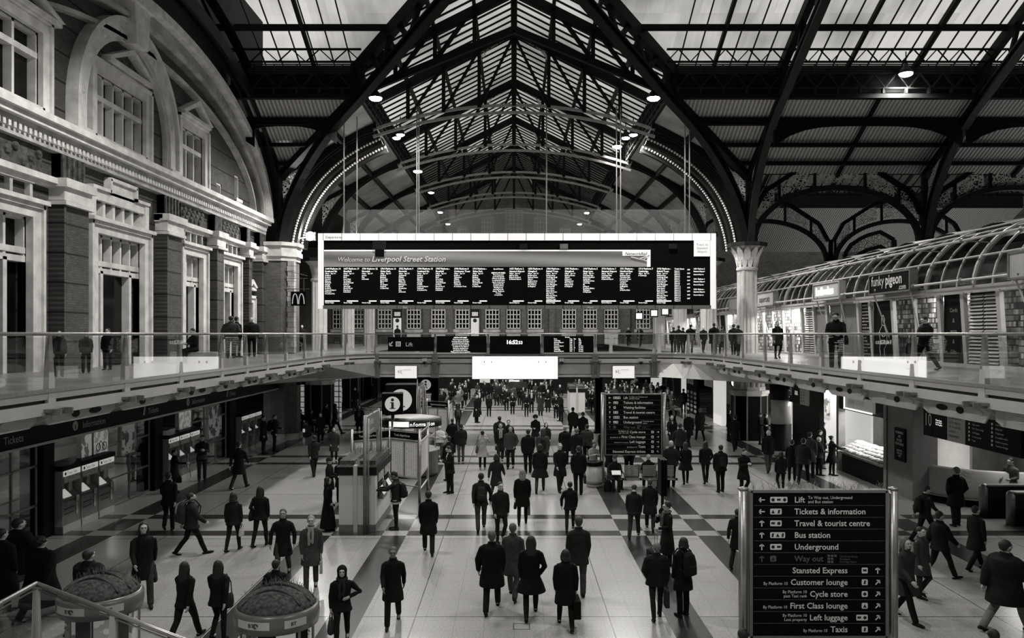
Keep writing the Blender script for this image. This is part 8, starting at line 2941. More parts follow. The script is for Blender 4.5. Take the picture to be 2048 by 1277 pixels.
def person(label, pos, h, rz, pose='stand', arms=('down', 'down'), coat='jacket', cc=0.012, tr=0.010, hair='short', hc=0.02, sk=0.32, tilt=0, turn=0, scarf=None, hat=None, shirt=None, puff=0.0, slim=False, group=None,
   glasses=False, wide=1.0, bare=False, cat='person', tail=None, shoes=0.01):
 Y = pos[1]
 vox = 0.0115 if Y < 26 else (0.016 if Y < 40 else 0.024)
 me, J = build_body(pose, arms, tilt, turn, vox)
 if not me.materials:
  me.materials.append(None)
 r = bpy.data.objects.new('person', me)
 COL.objects.link(r)
 r.material_slots[0].link = 'OBJECT'
 r.material_slots[0].material = skin(sk)
 r.location = pos
 r.rotation_euler = (0, 0, radians(rz))
 s = h / 1.78
 wide *= 1.1
 puff += 0.008
 r.scale = (s * wide, s * wide, s)
 tag(r, label, cat, group)
 hem, fl__ = HEM[coat]
 child(build_part('coat', pose, arms, 0, 0, vox, (hem, fl__, puff)), 'coat' if coat not in ('jacket', 'short', 'suit') else 'jacket', cloth(cc), r)
 if coat != 'cloak':
  child(build_part('trousers', pose, None, 0, 0, vox, slim), 'tights' if slim == 'tights' else 'trousers', cloth(tr), r)
 for k in (-1, 1):
  child(build_part('shoe', pose, None, 0, 0, vox, (k, 0)), 'shoe', cloth(shoes), r)
 if hair != 'bald' and hat != 'hood':
  child(build_part('hair', pose, None, tilt, turn, vox, hair), 'hair', hairm(hc), r)
 if hat in ('beanie', 'cap'):
  child(build_part('hat', pose, None, tilt, turn, vox, hat), 'hat', cloth(0.02 if hat == 'beanie' else 0.05), r)
 if hat == 'hood':
  child(build_part('hood', pose, None, tilt, turn, vox), 'hood', cloth(cc), r)
 if Y < 36:
  for k in (-1, 1):
   child(build_part('eye', pose, None, tilt, turn, vox, k), 'eye', M_INK, r)
 if glasses:
  child(build_part('glasses', pose, None, tilt, turn, vox), 'glasses', M_INK, r)
 if scarf is not None:
  child(build_part('scarf', pose, None, 0, 0, vox), 'scarf', cloth(scarf), r)
 if shirt is not None:
  child(build_part('shirt', pose, None, 0, 0, vox), 'shirt', cloth(shirt), r)
 if tail is not None:
  child(build_part('shirt_tail', pose, None, 0, 0, vox), 'shirt_tail', cloth(tail), r)
 r['_j'] = 0
 del r['_j']
 R = Matrix.Translation(Vector(pos)) @ Matrix.Rotation(radians(rz), 4, 'Z') @ Matrix.Diagonal((s * wide, s * wide, s, 1))
 r_info = {k: (R @ v if isinstance(v, Vector) else v) for k, v in J.items() if k != 'dz' and k[1] in ('wr', 'sh', 'hip')}
 r_info['R'] = R
 r_info['dz'] = J['dz']
 r_info['s'] = s
 for k in (-1, 1):
  r_info[k, 'hand'] = R @ (J[k, 'wr'] + J[k, 'fd'] * 0.095)
 return r_info
# things people carry: each a thing of its own
def backpack(info, label, g=0.015, sc=1.0):
 R, dz = info['R'], info['dz']
 t = thing('backpack', label, 'backpack', R @ Vector((0, 0.13, 0.98 + dz)), R.to_euler().z, 'backpacks')
 t.scale = (info['s'] * sc,) * 3
 key = ('bp',)
 if key not in PC:
  b = MB()
  rings(b, [(0.0, 0.13, 0.08, 0, 0.09), (0.05, 0.15, 0.1, 0, 0.1), (0.25, 0.15, 0.1, 0, 0.1), (0.4, 0.12, 0.08, 0, 0.08), (0.46, 0.06, 0.04, 0, 0.06)], 16)
  rings(b, [(0.03, 0.1, 0.03, 0, 0.2), (0.2, 0.1, 0.03, 0, 0.2)], 12)
  c = MB()
  for s in (-1, 1):
   c.tube([(s * 0.1, 0.02, 0.05), (s * 0.13, -0.04, 0.1), (s * 0.14, -0.27, 0.2), (s * 0.13, -0.29, 0.35), (s * 0.11, -0.16, 0.5), (s * 0.1, 0.0, 0.46), (s * 0.09, 0.04, 0.38)], 0.016, 6)
  PC[key] = (solid(b, 'bag_body', 0.014), c.mesh('strap', True))
 b, c = PC[key]
 child(b, 'body', cloth(g), t)
 child(c, 'strap', cloth(0.02), t)
 return t
def handbag(info, side, label, g=0.02, kind='handbag', size=1.0, cat='bag', rz=0.0, drop=0.0):
 p = info[side, 'hand'] - Vector((0, 0, drop))
 t = thing(kind, label, cat, p, info['R'].to_euler().z + rz, 'carried bags')
 t.scale = (size,) * 3
 key = ('hb', kind)
 if key not in PC:
  b = MB()
  if kind == 'shopping_bag':
   b.add([(-0.05, -0.15, -0.5), (0.05, -0.15, -0.5), (0.05, 0.15, -0.5), (-0.05, 0.15, -0.5), (-0.04, -0.16, -0.12), (0.04, -0.16, -0.12), (0.04, 0.16, -0.12), (-0.04, 0.16, -0.12)],
     [(0, 3, 2, 1), (4, 5, 6, 7), (0, 1, 5, 4), (1, 2, 6, 5), (2, 3, 7, 6), (3, 0, 4, 7)])
   m1 = b.mesh('body')
  elif kind == 'briefcase':
   b.box(-0.06, 0.06, -0.2, 0.2, -0.36, -0.06)
   m1 = solid(b, 'body', 0.014)
  else:
   rings(b, [(-0.4, 0.06, 0.15, 0, 0), (-0.36, 0.075, 0.18, 0, 0), (-0.22, 0.06, 0.17, 0, 0), (-0.12, 0.035, 0.13, 0, 0)], 16)
   m1 = solid(b, 'body', 0.014)
  c = MB()
  for s in (-1, 1):
   c.tube([(s * 0.03, -0.08, -0.13 if kind != 'briefcase' else -0.07), (s * 0.02, -0.06, -0.03), (0, 0, 0.0), (s * 0.02, 0.06, -0.03), (s * 0.03, 0.08, -0.13 if kind != 'briefcase' else -0.07)], 0.008, 6)
  PC[key] = (m1, c.mesh('handle', True))
 a, c = PC[key]
 child(a, 'body', cloth(g), t)
 child(c, 'handle', cloth(0.02), t)
 return t
def shoulder_bag(info, side, label, g=0.02, size=1.0):
 R, dz = info['R'], info['dz']
 t = thing('shoulder_bag', label, 'bag', R @ Vector((side * 0.24, 0.02, 0.92 + dz)), R.to_euler().z, 'shoulder bags')
 t.scale = (side * info['s'], info['s'], info['s'])
 key = ('sb',)
 if key not in PC:
  b = MB()
  rings(b, [(-0.16, 0.05, 0.13, 0, 0), (-0.1, 0.07, 0.17, 0, 0), (0.05, 0.06, 0.16, 0, 0), (0.14, 0.03, 0.12, 0, 0)], 16)
  c = MB().tube([(0.0, -0.1, 0.12), (-0.03, -0.13, 0.35), (-0.08, -0.02, 0.56), (-0.03, 0.11, 0.35), (0.0, 0.1, 0.12)], 0.012, 6)
  PC[key] = (solid(b, 'body', 0.014), c.mesh('strap', True))
 a, c = PC[key]
 child(a, 'body', cloth(g), t)
 child(c, 'strap', cloth(0.03), t)
 return t
def suitcase(loc, rz, label, g=0.012):
 t = thing('suitcase', label, 'suitcase', loc, radians(rz), 'wheeled suitcases')
 b = MB()
 rings(b, [(0.06, 0.17, 0.10, 0, 0), (0.1, 0.19, 0.12, 0, 0), (0.55, 0.19, 0.12, 0, 0), (0.6, 0.16, 0.1, 0, 0)], 16)
 b.box(-0.18, 0.18, -0.11, 0.11, 0.08, 0.58)
 key = ('sc',)
 if key not in PC:
  PC[key] = solid(b, 'body', 0.016)
 child(PC[key], 'body', cloth(g), t)
 c = MB()
 for s in (-1, 1):
  c.tube([(s * 0.07, 0.08, 0.55), (s * 0.07, 0.08, 1.02)], 0.007, 6)
 c.tube([(-0.09, 0.08, 1.02), (0.09, 0.08, 1.02)], 0.014, 8)
 c.obj('handle', M_STEEL_D, t)
 for s in (-1, 1):
  MB().tube([(s * 0.14 - 0.02, 0.08, 0.04), (s * 0.14 + 0.02, 0.08, 0.04)], 0.04, 10).obj('wheel', M_DARK, t)
 return t
def held(info, side, name, label, m, dims, cat):
 p = info[side, 'hand']
 t = MB().box(-dims[0], dims[0], -dims[1], dims[1], -dims[2], dims[2]).obj(name, m)
 t.location = p
 t.rotation_euler = (radians(50), 0, info['R'].to_euler().z)
 tag(t, label, cat, 'things held in the hand')
 return t
def F(px, fy, hy):
 """floor spot and height from feet and head pixels"""
 p = floor_pt(px, fy)
 h = (fy - hy) * p.y / FPX
 # foreshortening of the head top is already in the picture plane
 return tuple(p), min(1.9, max(1.55, h))
def G(label, px, fy, hy, rz, *a, **k):
 p, h = F(px, fy, hy)
 return person(label, p, h, rz, *a, **k)
W, WB = ('fwd', 'back'), ('back', 'fwd')
# ------------------------------------------------ walkers nearest the camera
G('broad dark figure at the very corner of the view by the ticket hall glass', 38, 1192, 1032, 150, 'walk', W, 'coat', 0.006, 0.008, puff=0.06, wide=1.25)
i_ = G('dark heavy figure with collar up beside the one in the very corner', 82, 1236, 1068, 170, 'walk', WB, 'long', 0.005, 0.006, puff=0.06, wide=1.2, hair='curly')
G('dark figure almost out of view below the walkway corner', 4, 1225, 1058, 160, 'stand', ('down', 'down'), 'long', 0.005, 0.006, puff=0.05, wide=1.15)
G('broad dark hunched figure walking behind the stair rail', 178, 1262, 1094, 170, 'walk', WB, 'jacket', 0.006, 0.008, puff=0.07, wide=1.2)
i_ = G('dark-coated walker in a skirt striding between the machines and the stair rail', 287, 1208, 1040, 30, 'walk3', W, 'coat', 0.008, 0.03, hair='long')
handbag(i_, 1, 'soft dark bag swinging from the skirted walker', 0.02)
G('slim dark walker with long hair seen just above the stair rail end', 370, 1282, 1118, 165, 'walk', WB, 'jacket', 0.008, 0.012, hair='vlong')
i_ = G('long-haired woman in a dark jacket walking beside the turf-roofed phone kiosk', 437, 1283, 1121, 175, 'walk2', WB, 'jacket', 0.008, 0.01, hair='vlong', slim=True)
shoulder_bag(i_, -1, 'dark shoulder bag of the woman beside the phone kiosk', 0.015)
i_ = G('stooping walker with a bulging pack on the back near the first ticket machines', 383, 1110, 982, 120, 'walk', W, 'jacket', 0.02, 0.008, puff=0.03)
backpack(i_, 'bulging dark pack on the stooping walker', 0.03, 1.25)
G('dark thin figure walking past the first ticket machines', 337, 1062, 945, 190, 'walk2', WB, 'jacket', 0.008, 0.008)
G('dark figure walking away between machine rows and kiosk block', 478, 978, 880, 170, 'walk', W, 'coat', 0.01, 0.03)
i_ = G('woman in a dark hooded jacket carrying a white handbag', 467, 1102, 984, 175, 'stroll', ('down', 'carry'), 'jacket', 0.014, 0.012, slim=True, hair='bob', scarf=0.05)
handbag(i_, -1, 'small white handbag of the woman in the hooded jacket', 0.5, size=0.8)
i_ = G('woman with dark ponytail and jacket beside the one with a white handbag', 521, 1093, 972, 170, 'stroll', ('down', 'pocket'), 'jacket', 0.010, 0.010, slim=True, hair='long')
shoulder_bag(i_, 1, 'big dark shoulder bag of the woman with a ponytail', 0.015)
G('man in an open dark jacket walking toward the phone kiosk with arms apart', 566, 1152, 1014, 8, 'walk', ('wide', 'wide'), 'coat', 0.009, 0.05, hc=0.08, sk=0.22)
i_ = G('grey-haired man in a grey coat and pale scarf holding a plastic bag', 622, 1178, 1031, 12, 'stroll', ('down', 'carry'), 'coat', 0.055, 0.05, hc=0.25, sk=0.3, scarf=0.28)
handbag(i_, 1, 'crumpled white plastic bag of the man with the pale scarf', 0.4, 'shopping_bag', 0.75)
G('dark walker rising behind the turf-roofed phone kiosk', 552, 1270, 1118, 180, 'walk', W, 'jacket', 0.006, 0.01, puff=0.03)
i_ = G('hooded woman in black with one arm crooked and a bag at her side', 684, 1288, 1146, 10, 'walk', ('carry', 'hip'), 'jacket', 0.008, 0.01, hat='hood', slim=True, scarf=0.02)
handbag(i_, -1, 'dark tote of the hooded woman in black', 0.04)
G('long-bearded man in a black overcoat striding toward the camera', 786, 1248, 1090, 5, 'walk', W, 'coat', 0.007, 0.01, hc=0.1, sk=0.13)
G('figure in a long dark coat walking away past the kiosk block corner', 857, 1107, 978, 185, 'walk3', ('down', 'down'), 'coat', 0.006, 0.01)
G('woman in a floor-length black cloak queueing beside the kiosk block', 656, 1062, 955, 100, 'together', ('pocket', 'pocket'), 'cloak', 0.004, 0.005, hair='long', sk=0.3)
G('woman in a round fur hat standing behind the kiosk block', 659, 1012, 916, 90, 'stand', ('hold', 'hold'), 'coat', 0.008, 0.01, hat='beanie', sk=0.3)
G('hooded person just showing above the kiosk block', 682, 1005, 915, 180, 'stand', ('down', 'down'), 'coat', 0.006, 0.01, hat='hood')
i_ = G('man with a pale shirt hem using the central ticket machine', 792, 1060, 943, -95, 'stand', ('reach', 'reach'), 'short', 0.02, 0.008, tilt=25, hc=0.01, sk=0.12, tail=0.5, slim=True, shoes=0.02)
backpack(i_, 'round dark backpack on the man at the central machine', 0.012, 0.95)
i_ = G('dark walker with arms swinging between the seat box and kiosk block', 628, 952, 868, -150, 'walk', W, 'jacket', 0.012, 0.01)
G('young walker in a long dark jacket coming down from the lobby', 668, 927, 855, 15, 'walk2', ('pocket', 'down'), 'coat', 0.03, 0.012, slim=True)
i_ = G('man checking something in both hands near the second machine row', 404, 962, 870, 25, 'stand2', ('phone', 'phone'), 'jacket', 0.025, 0.02, tilt=20, sk=0.3)
i_ = G('dark-coated customer at the second machine row', 349, 985, 900, 95, 'stand', ('reach', 'carry'), 'coat', 0.005, 0.006)
handbag(i_, 1, 'dark bag of the customer at the second machine row', 0.01)
person('person waiting inside the ticket hall behind the glass', (-15.6, 32.6, 0), 1.72, 60, 'stand', ('hold', 'hold'), 'jacket', 0.02, 0.012)
i_ = G('tall person standing at the third machine row', 527, 908, 832, 85, 'stand', ('down', 'hold'), 'coat', 0.008, 0.008)
i_ = G('person with a big rucksack at the third machine row', 549, 903, 830, 100, 'stand', ('down', 'hold'), 'jacket', 0.008, 0.008, hc=0.06)
backpack(i_, 'big dark rucksack at the third machine row', 0.01, 1.15)
person('seated person with a bag on the grey box by the brick pier', (pc.x * 0 + floor_pt(600, 872).x, floor_pt(605, 872).y + 0.12, 0.17), 1.72, 10, 'sit', ('lap', 'lap'), 'jacket', 0.01, 0.01, tilt=20)
person('second seated person, knees forward, on the grey box by the brick pier', (floor_pt(621, 872).x, floor_pt(605, 872).y + 0.12, 0.17), 1.70, 40, 'sit', ('lap', 'lap'), 'jacket', 0.014, 0.01, tilt=15, hair='bob')
for px, fy, hy, rz, po, lb, kw in (
  (652, 868, 797, 160, 'walk', 'dark walker in front of the black pedestal with the pale cap', {}),
  (641, 888, 826, 20, 'walk2', 'walker with a pale face close behind the young one in a long jacket', {'sk': 0.4}),
  (671, 868, 806, 100, 'walk', 'hooded walker crossing beside the leaflet stand', {'hat': 'hood'}),
  (656, 838, 793, 30, 'stand', 'person with hair tied back at the leaflet stand', {'hair': 'bun'}),
  (710, 824, 775, 10, 'stand', 'slim figure standing with back straight by the dark round pedestal', {}),
  (731, 796, 760, 0, 'stand', 'distant man in a suit near the white lobby rail', {'shirt': .5}),
  (719, 875, 808, 5, 'stand', 'long-haired woman in a scarf facing the camera beside the hanging sign posts', {'hair': 'vlong', 'scarf': 0.1, 'sk': .4}),
  (745, 800, 765, 180, 'walk', 'dark walker vanishing behind the larger cube', {})):
 G(lb, px, fy, hy, rz, po, ('down', 'down'), 'coat', 0.011, 0.012, **kw)
# ------------------------------------------------ around the information desk
G('bald man in a white printed sweatshirt beside the information desk', 879, 917, 852, 15, 'stand', ('hip', 'phone'), 'short', 0.62, 0.09, hair='bald', sk=0.3, wide=1.12)
i_ = G('man in a dark striped ski jacket seen from behind beside the desk', 922, 924, 848, 195, 'stand2', ('down', 'down'), 'jacket', 0.014, 0.06, puff=0.03, hc=0.02)
b = MB().box(-0.11, 0.11, 0.165, 0.175, 1.28, 1.31)
b.obj('jacket_stripe', M_SIGNW, bpy.data.objects[[o.name for o in bpy.data.objects if o.name.startswith('person')][-1]]) if False else None
G('stocky dark figure standing close behind the striped ski jacket', 905, 906, 838, 170, 'stand', ('down', 'pocket'), 'jacket', 0.006, 0.01, puff=0.03)
i_ = G('bespectacled man with a white collar looking down at a phone', 900, 987, 892, -60, 'stand', ('phone', 'phone'), 'suit', 0.008, 0.007, tilt=25, glasses=True, shirt=0.6, sk=0.34)
held(i_, -1, 'mobile_phone', 'small phone in the hand of the bespectacled man with a white collar', M_DARK, (0.035, 0.07, 0.006), 'phone')
G('dark figure hidden just behind the bespectacled man', 897, 962, 873, -140, 'stand', ('down', 'down'), 'jacket', 0.005, 0.006)
i_ = G('walker with a bag on the back passing the engineering notices', 916, 858, 812, 190, 'walk', ('down', 'down'), 'jacket', 0.03, 0.02)
backpack(i_, 'mottled backpack passing the engineering notices', 0.06, 0.9)
i_ = G('woman in a pale coat and dark tights holding a phone to her ear', 965, 940, 862, 180, 'together', ('ear', 'down'), 'flared', 0.30, 0.008, hair='bun', hc=0.015, slim='tights', shoes=0.2)
shoulder_bag(i_, 1, 'large grey slouchy bag of the woman in the pale coat', 0.09)
i_ = G('tall man in a long black overcoat with a briefcase, facing sideways', 953, 846, 789, 60, 'together', ('down', 'carry'), 'long', 0.005, 0.006, sk=0.45)
handbag(i_, 1, 'black briefcase of the tall man in the long overcoat', 0.008, 'briefcase', 0.9)
# ------------------------------------------------ the central stream
i_ = G('two-toned walker with a backpack and jeans heading up the hall', 962, 1060, 942, 185, 'walk', ('wide', 'back'), 'jacket', 0.014, 0.045, hc=0.02)
backpack(i_, 'flat dark backpack on the walker in jeans', 0.02, 0.9)
i_ = G('fair-haired woman in a black knee-length coat with a shopping bag', 1045, 1049, 938, 178, 'stroll', ('down', 'carry'), 'coat', 0.005, 0.006, hair='long', hc=0.22, slim='tights')
handbag(i_, -1, 'stiff grey paper shopping bag of the fair-haired woman', 0.10, 'shopping_bag', 0.95)
handbag(i_, 1, 'small black handbag of the fair-haired woman', 0.008, size=0.7)
i_ = G('narrow-shouldered walker in a skirt directly behind the fair-haired woman', 993, 1000, 905, 160, 'walk', W, 'coat', 0.014, 0.03, hair='bob', slim='tights')
suitcase(floor_pt(1003, 1040).to_tuple(), 170, 'small dark wheeled case pulled by the walker in jeans', 0.02)
G('walker blurred into a thin dark streak near the middle line', 1001, 1085, 965, 20, 'walk2', ('down', 'down'), 'jacket', 0.012, 0.012, slim=True)
i_ = G('broad man in a black jacket walking away in the near row', 984, 1222, 1056, 178, 'walk', ('down', 'wide'), 'coat', 0.005, 0.008, puff=0.03, hc=0.1)
G('walker in a grey coat half hidden between the broad man and the long-haired woman', 1026, 1196, 1042, 170, 'walk3', ('down', 'down'), 'coat', 0.05, 0.06, hc=0.1)
i_ = G('woman with very long dark hair and a flared black coat in the near row', 1062, 1234, 1066, 180, 'walk', ('pocket', 'down'), 'flared', 0.005, 0.006, hair='vlong', slim='tights')
i_ = G('short dark-haired woman carrying a boxy black bag in the near row', 1131, 1256, 1094, 182, 'walk3', ('carry', 'down'), 'coat', 0.005, 0.006, hair='bob', slim=True)
handbag(i_, -1, 'boxy black bag of the short dark-haired woman', 0.006, 'briefcase', 1.25)
i_ = G('man in a fitted dark suit jacket with a cross-body strap', 1157, 1196, 1033, 185, 'walk2', ('down', 'down'), 'suit', 0.02, 0.06, hc=0.05)
i_ = G('woman in a short dark jacket walking beneath the bag-carrying man', 1140, 1062, 964, 175, 'walk', ('down', 'wide'), 'jacket', 0.007, 0.012, hair='bun', slim=True)
i_ = G('man in black seen from behind, standing beside the hooded rucksack wearer', 1056, 947, 855, 190, 'stand2', ('down', 'down'), 'jacket', 0.006, 0.006, puff=0.02)
i_ = G('hooded person in a grey anorak with a dark rucksack', 1086, 944, 858, 180, 'stand2', ('down', 'down'), 'jacket', 0.055, 0.01, hat='hood', puff=0.02)
backpack(i_, 'small dark rucksack on the grey anorak', 0.012, 0.9)
i_ = G('walker in a black skirt and pale jacket waist just in front of the rucksack wearer', 1080, 985, 880, 175, 'walk', ('down', 'down'), 'flared', 0.008, 0.03, hair='bob', slim='tights')
i_ = G('grey-haired walker in a long dark coat just ahead of the hooded man in black', 1120, 982, 884, 10, 'walk', W, 'coat', 0.008, 0.01, hc=0.3)
i_ = G('hooded man in black carrying a paper bag low in one hand', 1157, 991, 892, 185, 'stand2', ('carry', 'down'), 'jacket', 0.005, 0.006, puff=0.02)
handbag(i_, -1, 'black and white carrier of the hooded man in black', 0.02, 'shopping_bag', 0.75)
i_ = G('man in a quilted dark grey jacket seen from behind', 1174, 928, 849, 185, 'stand', ('hold', 'hold'), 'jacket', 0.035, 0.008, puff=0.045)
G('person in a dark parka with a fur hood among the waiting cluster', 1153, 934, 858, 185, 'stand', ('down', 'down'), 'coat', 0.009, 0.008, puff=0.03, hair='curly', hc=0.12)
G('person in a dark puffer coat beside the fur-hooded parka', 1130, 928, 853, 175, 'stand', ('down', 'down'), 'coat', 0.007, 0.008, puff=0.05, hc=0.2)
G('woman with her hand behind her head between the parka and the man in black', 1092, 912, 846, 10, 'stand', ('ear', 'down'), 'jacket', 0.02, 0.01, hair='long', sk=0.4)
G('person with a big round mop of hair walking toward the camera', 1071, 893, 829, 5, 'walk', ('hold', 'down'), 'coat', 0.006, 0.01, hair='afro', hc=0.006)
i_ = G('man in a light scarf walking toward the camera beside the man in grey', 1001, 925, 836, 5, 'walk', ('down', 'down'), 'coat', 0.01, 0.02, scarf=0.3, sk=0.28)
G('tall man in a plain grey jumper walking toward the camera', 1021, 938, 847, -5, 'walk2', ('down', 'pocket'), 'jacket', 0.05, 0.008, sk=0.28, puff=0.01)
G('dark head following close behind the tall man in a grey jumper', 1017, 912, 838, 0, 'walk', W, 'coat', 0.008, 0.008)
i_ = G('woman in a light jacket studying her phone beside the litter bin', 1187, 962, 884, 12, 'stand', ('phone', 'phone'), 'jacket', 0.28, 0.02, hair='long', tilt=20, sk=0.35)
held(i_, -1, 'mobile_phone', 'phone held by the woman beside the litter bin', M_DARK, (0.035, 0.07, 0.006), 'phone')
G('bushy-haired walker in dark clothes behind the bin', 1208, 930, 852, 170, 'walk', ('down', 'down'), 'coat', 0.006, 0.008, hair='curly')
G('stooping dark walker with a pale hat brim in the upper centre', 957 + 42, 906, 812, 190, 'walk', W, 'jacket', 0.012, 0.008, puff=0.05, hat='cap')
G('thin man in a tie standing beyond the stooping walker', 1025, 829, 786, 5, 'stand', ('hold', 'hold'), 'suit', 0.008, 0.008, shirt=0.5, sk=0.3)
for px, fy, hy, rz, po, ar, lb, kw in (
  (1020 - 62, 826, 779, 20, 'stand', ('down', 'hold'), 'woman with a pale cloth at her chest behind the briefcase man', {'scarf': .45, 'hair': 'long'}),
  (978, 834, 790, 175, 'stand', ('down', 'down'), 'long-haired figure in black between the briefcase man and stooping walker', {'hair': 'vlong'}),
  (929, 812, 770, 5, 'stand', ('hold', 'hold'), 'woman in a short dark coat with folded arms beyond the engineering notices', {'hair': 'long', 'sk': .4}),
  (937, 800, 757, 0, 'stand', ('down', 'down'), 'tall distant figure above the one with folded arms', {'sk': .4}),
  (955, 800, 769, 10, 'stand', ('hold', 'hold'), 'distant woman in a striped coat beside the small lit box', {'cc': .05}),
  (967, 795, 771, -10, 'stand', ('down', 'down'), 'distant dark-haired figure right beside the small lit box', {}),
  (981, 800, 767, 170, 'walk', ('down', 'down'), 'distant black figure with an arm up past the small lit box', {}),
  (995, 795, 765, 0, 'stand', ('phone', 'down'), 'slim woman in white top and grey skirt by the far aisle', {'cc': .4, 'tr': .03}),
  (1006, 812, 776, 5, 'stand', ('hold', 'hold'), 'distant man in a suit and tie, arms folded', {'shirt': .5}),
  (1013, 822, 778, 0, 'stand', ('down', 'hold'), 'distant dark-coated man partly behind the thin man in a tie', {'sk': .4}),
  (1048, 820, 782, 170, 'walk', ('down', 'down'), 'distant figure in dark coat under the oval-ring plate', {}),
  (1053, 834, 789, 5, 'stand2', ('hold', 'hold'), 'woman in a dark jacket and shorts, arms folded', {'slim': 'tights', 'hair': 'bob', 'sk': .3}),
  (1063, 826, 780, 5, 'stand', ('down', 'down'), 'woman in a pale jumper under a dark coat, second from the planted kiosk crowd', {'scarf': .4, 'hair': 'long', 'sk': .4}),
  (1081, 832, 785, 10, 'together', ('down', 'down'), 'dark-skinned man in a long grey overcoat', {'coat': 'long', 'cc': .03, 'sk': .06, 'shirt': .5}),
  (1096, 825, 780, -15, 'stand', ('hold', 'hold'), 'fair man in a dark coat beside the long grey overcoat', {'hc': .3, 'sk': .45, 'coat': 'long'}),
  (1112, 837, 788, 5, 'stand2', ('pocket', 'pocket'), 'young man in a dark blazer with hands in pockets', {'sk': .45, 'shirt': .4}),
  (1122, 843, 776, -60, 'stand', ('hold', 'hold'), 'tall man in a cap before the planted kiosk', {'hat': 'cap', 'coat': 'coat', 'sk': .2}),
  (1146, 880, 808, 160, 'walk', ('down', 'down'), 'dark blurred walker before the planted kiosk', {'puff': .04, 'cc': .02}),
  (1166, 892, 822, 170, 'walk', ('down', 'down'), 'dark walker turning past the bridge column', {'coat': 'coat'}),
  (1186, 826, 778, -30, 'stand', ('hold', 'hold'), 'man reading a folded paper beside the bridge column', {'shirt': .4}),
  (1199, 828, 786, 60, 'stand', ('phone', 'phone'), 'man with a phone just past the bridge column', {}),
  (1120, 815, 770, 0, 'stand', ('down', 'down'), 'distant grey-haired man by the roof of the planted kiosk', {'hc': .35, 'sk': .4})):
 kw = dict(kw)
 co_ = kw.pop('coat', 'jacket')
 cc_ = kw.pop('cc', 0.008)
 tr_ = kw.pop('tr', 0.008)
 G(lb, px, fy, hy, rz, po, ar, co_, cc_, tr_, **kw)
# ------------------------------------------------ bench and the row looking away
bz = 0.0
i_ = person('man sitting on the bench reading a folded paper', (at(1228, 0, 30.9).x, 30.72, -0.06), 1.76, 0, 'sit', ('lap', 'lap'), 'jacket', 0.006, 0.007, tilt=15, sk=0.32, hat='cap')
p = (i_[-1, 'hand'] + i_[1, 'hand']) / 2
t_ = MB().box(-0.17, 0.17, -0.11, 0.11, -0.006, 0.006).obj('newspaper', M_PALEL)
t_.location = p + Vector((0, -0.02, 0.02))
t_.rotation_euler = (radians(35), 0, 0)
tag(t_, 'small folded pale paper in the lap of the seated reader', 'newspaper')
t_ = thing('rucksack', 'dark rucksack standing on the floor between the bin and bench', 'backpack', (at(1216, 0, 30.3).x, 30.3, 0.0))
child(PC[('bp',)][0], 'body', cloth(0.008), t_)
person('white-haired person sitting back-to-back on the bench', (at(1297, 0, 31.1).x, 31.12, -0.06), 1.72, 180, 'sit', ('lap', 'lap'), 'jacket', 0.007, 0.008, hc=0.4)
person('hunched sitter with a furry collar behind the seated reader', (at(1222, 0, 32.6).x, 32.5, 0.0), 1.7, 180, 'stand', ('hold', 'hold'), 'coat', 0.01, 0.01, hair='curly', puff=0.04)
person('dark standing figure behind the bench backs, legs showing under the sign', (at(1258, 0, 33.2).x, 33.2, 0.0), 1.75, 170, 'stand', ('down', 'down'), 'jacket', 0.006, 0.006)
for px, fy, hy, rz, po, ar, lb, kw, bag in (
  (1342, 975, 882, 182, 'stand', ('pocket', 'pocket'), 'white-haired man in a dark quilted jacket looking up the hall', {'hc': .45, 'puff': .02, 'cc': .014}, None),
  (1371, 968, 884, 178, 'stroll', ('down', 'pocket'), 'long-haired woman in a swinging black flared coat', {'coat': 'flared', 'hair': 'long', 'slim': 'tights', 'hc': .03}, None),
  (1411, 967, 882, 182, 'stroll', ('pocket', 'down'), 'woman in a fitted black jacket and tight trousers', {'hair': 'long', 'slim': True}, None),
  (1441, 985, 890, 188, 'stand2', ('down', 'down'), 'stocky man with a small backpack standing with feet apart', {'puff': .02}, 'small square backpack of the stocky man'),
  (1487, 991, 897, 20, 'walk2', ('phone', 'phone'), 'man in a dark coat walking and holding a cup to his chest', {'coat': 'coat', 'tilt': 22, 'hc': .03}, None)):
 kw = dict(kw)
 co_ = kw.pop('coat', 'jacket')
 cc_ = kw.pop('cc', 0.006)
 i_ = G(lb, px, fy, hy, rz, po, ar, co_, cc_, 0.006, **kw)
 if bag:
  backpack(i_, bag, 0.012, 0.8)
i_ = G('dark headless-looking walker bending by the pole display', 1268, 1075, 966, 165, 'walk', ('down', 'down'), 'jacket', 0.012, 0.02, tilt=35)
G('second dark walker close beside the bending one', 1300, 1060, 955, 170, 'walk3', ('down', 'down'), 'coat', 0.01, 0.014, hc=0.05)
i_ = G('man in glasses and a striped scarf with a hand to his mouth', 1334, 1132, 1005, -75, 'stand', ('chin', 'hold'), 'long', 0.008, 0.008, glasses=True, scarf=0.10, hair='curly', sk=0.32, tilt=5)
suitcase(floor_pt(1306, 1148).to_tuple(), -75, 'black wheeled suitcase with its handle raised before the man in glasses', 0.006)
i_ = G('person in a dark jacket and pale woollen hat carrying a bag', 1313, 1238, 1084, 180, 'stroll', ('carry', 'pocket'), 'jacket', 0.01, 0.014, hc=0.16, puff=0.03, slim=True)
handbag(i_, -1, 'limp dark carrier bag of the person in the pale hat', 0.03, 'shopping_bag', 0.9)
i_ = G('man with a bulky rucksack standing at the dark floor stripe', 1366, 1233, 1075, 205, 'stand', ('down', 'down'), 'coat', 0.006, 0.006, hair='bob', hc=0.02)
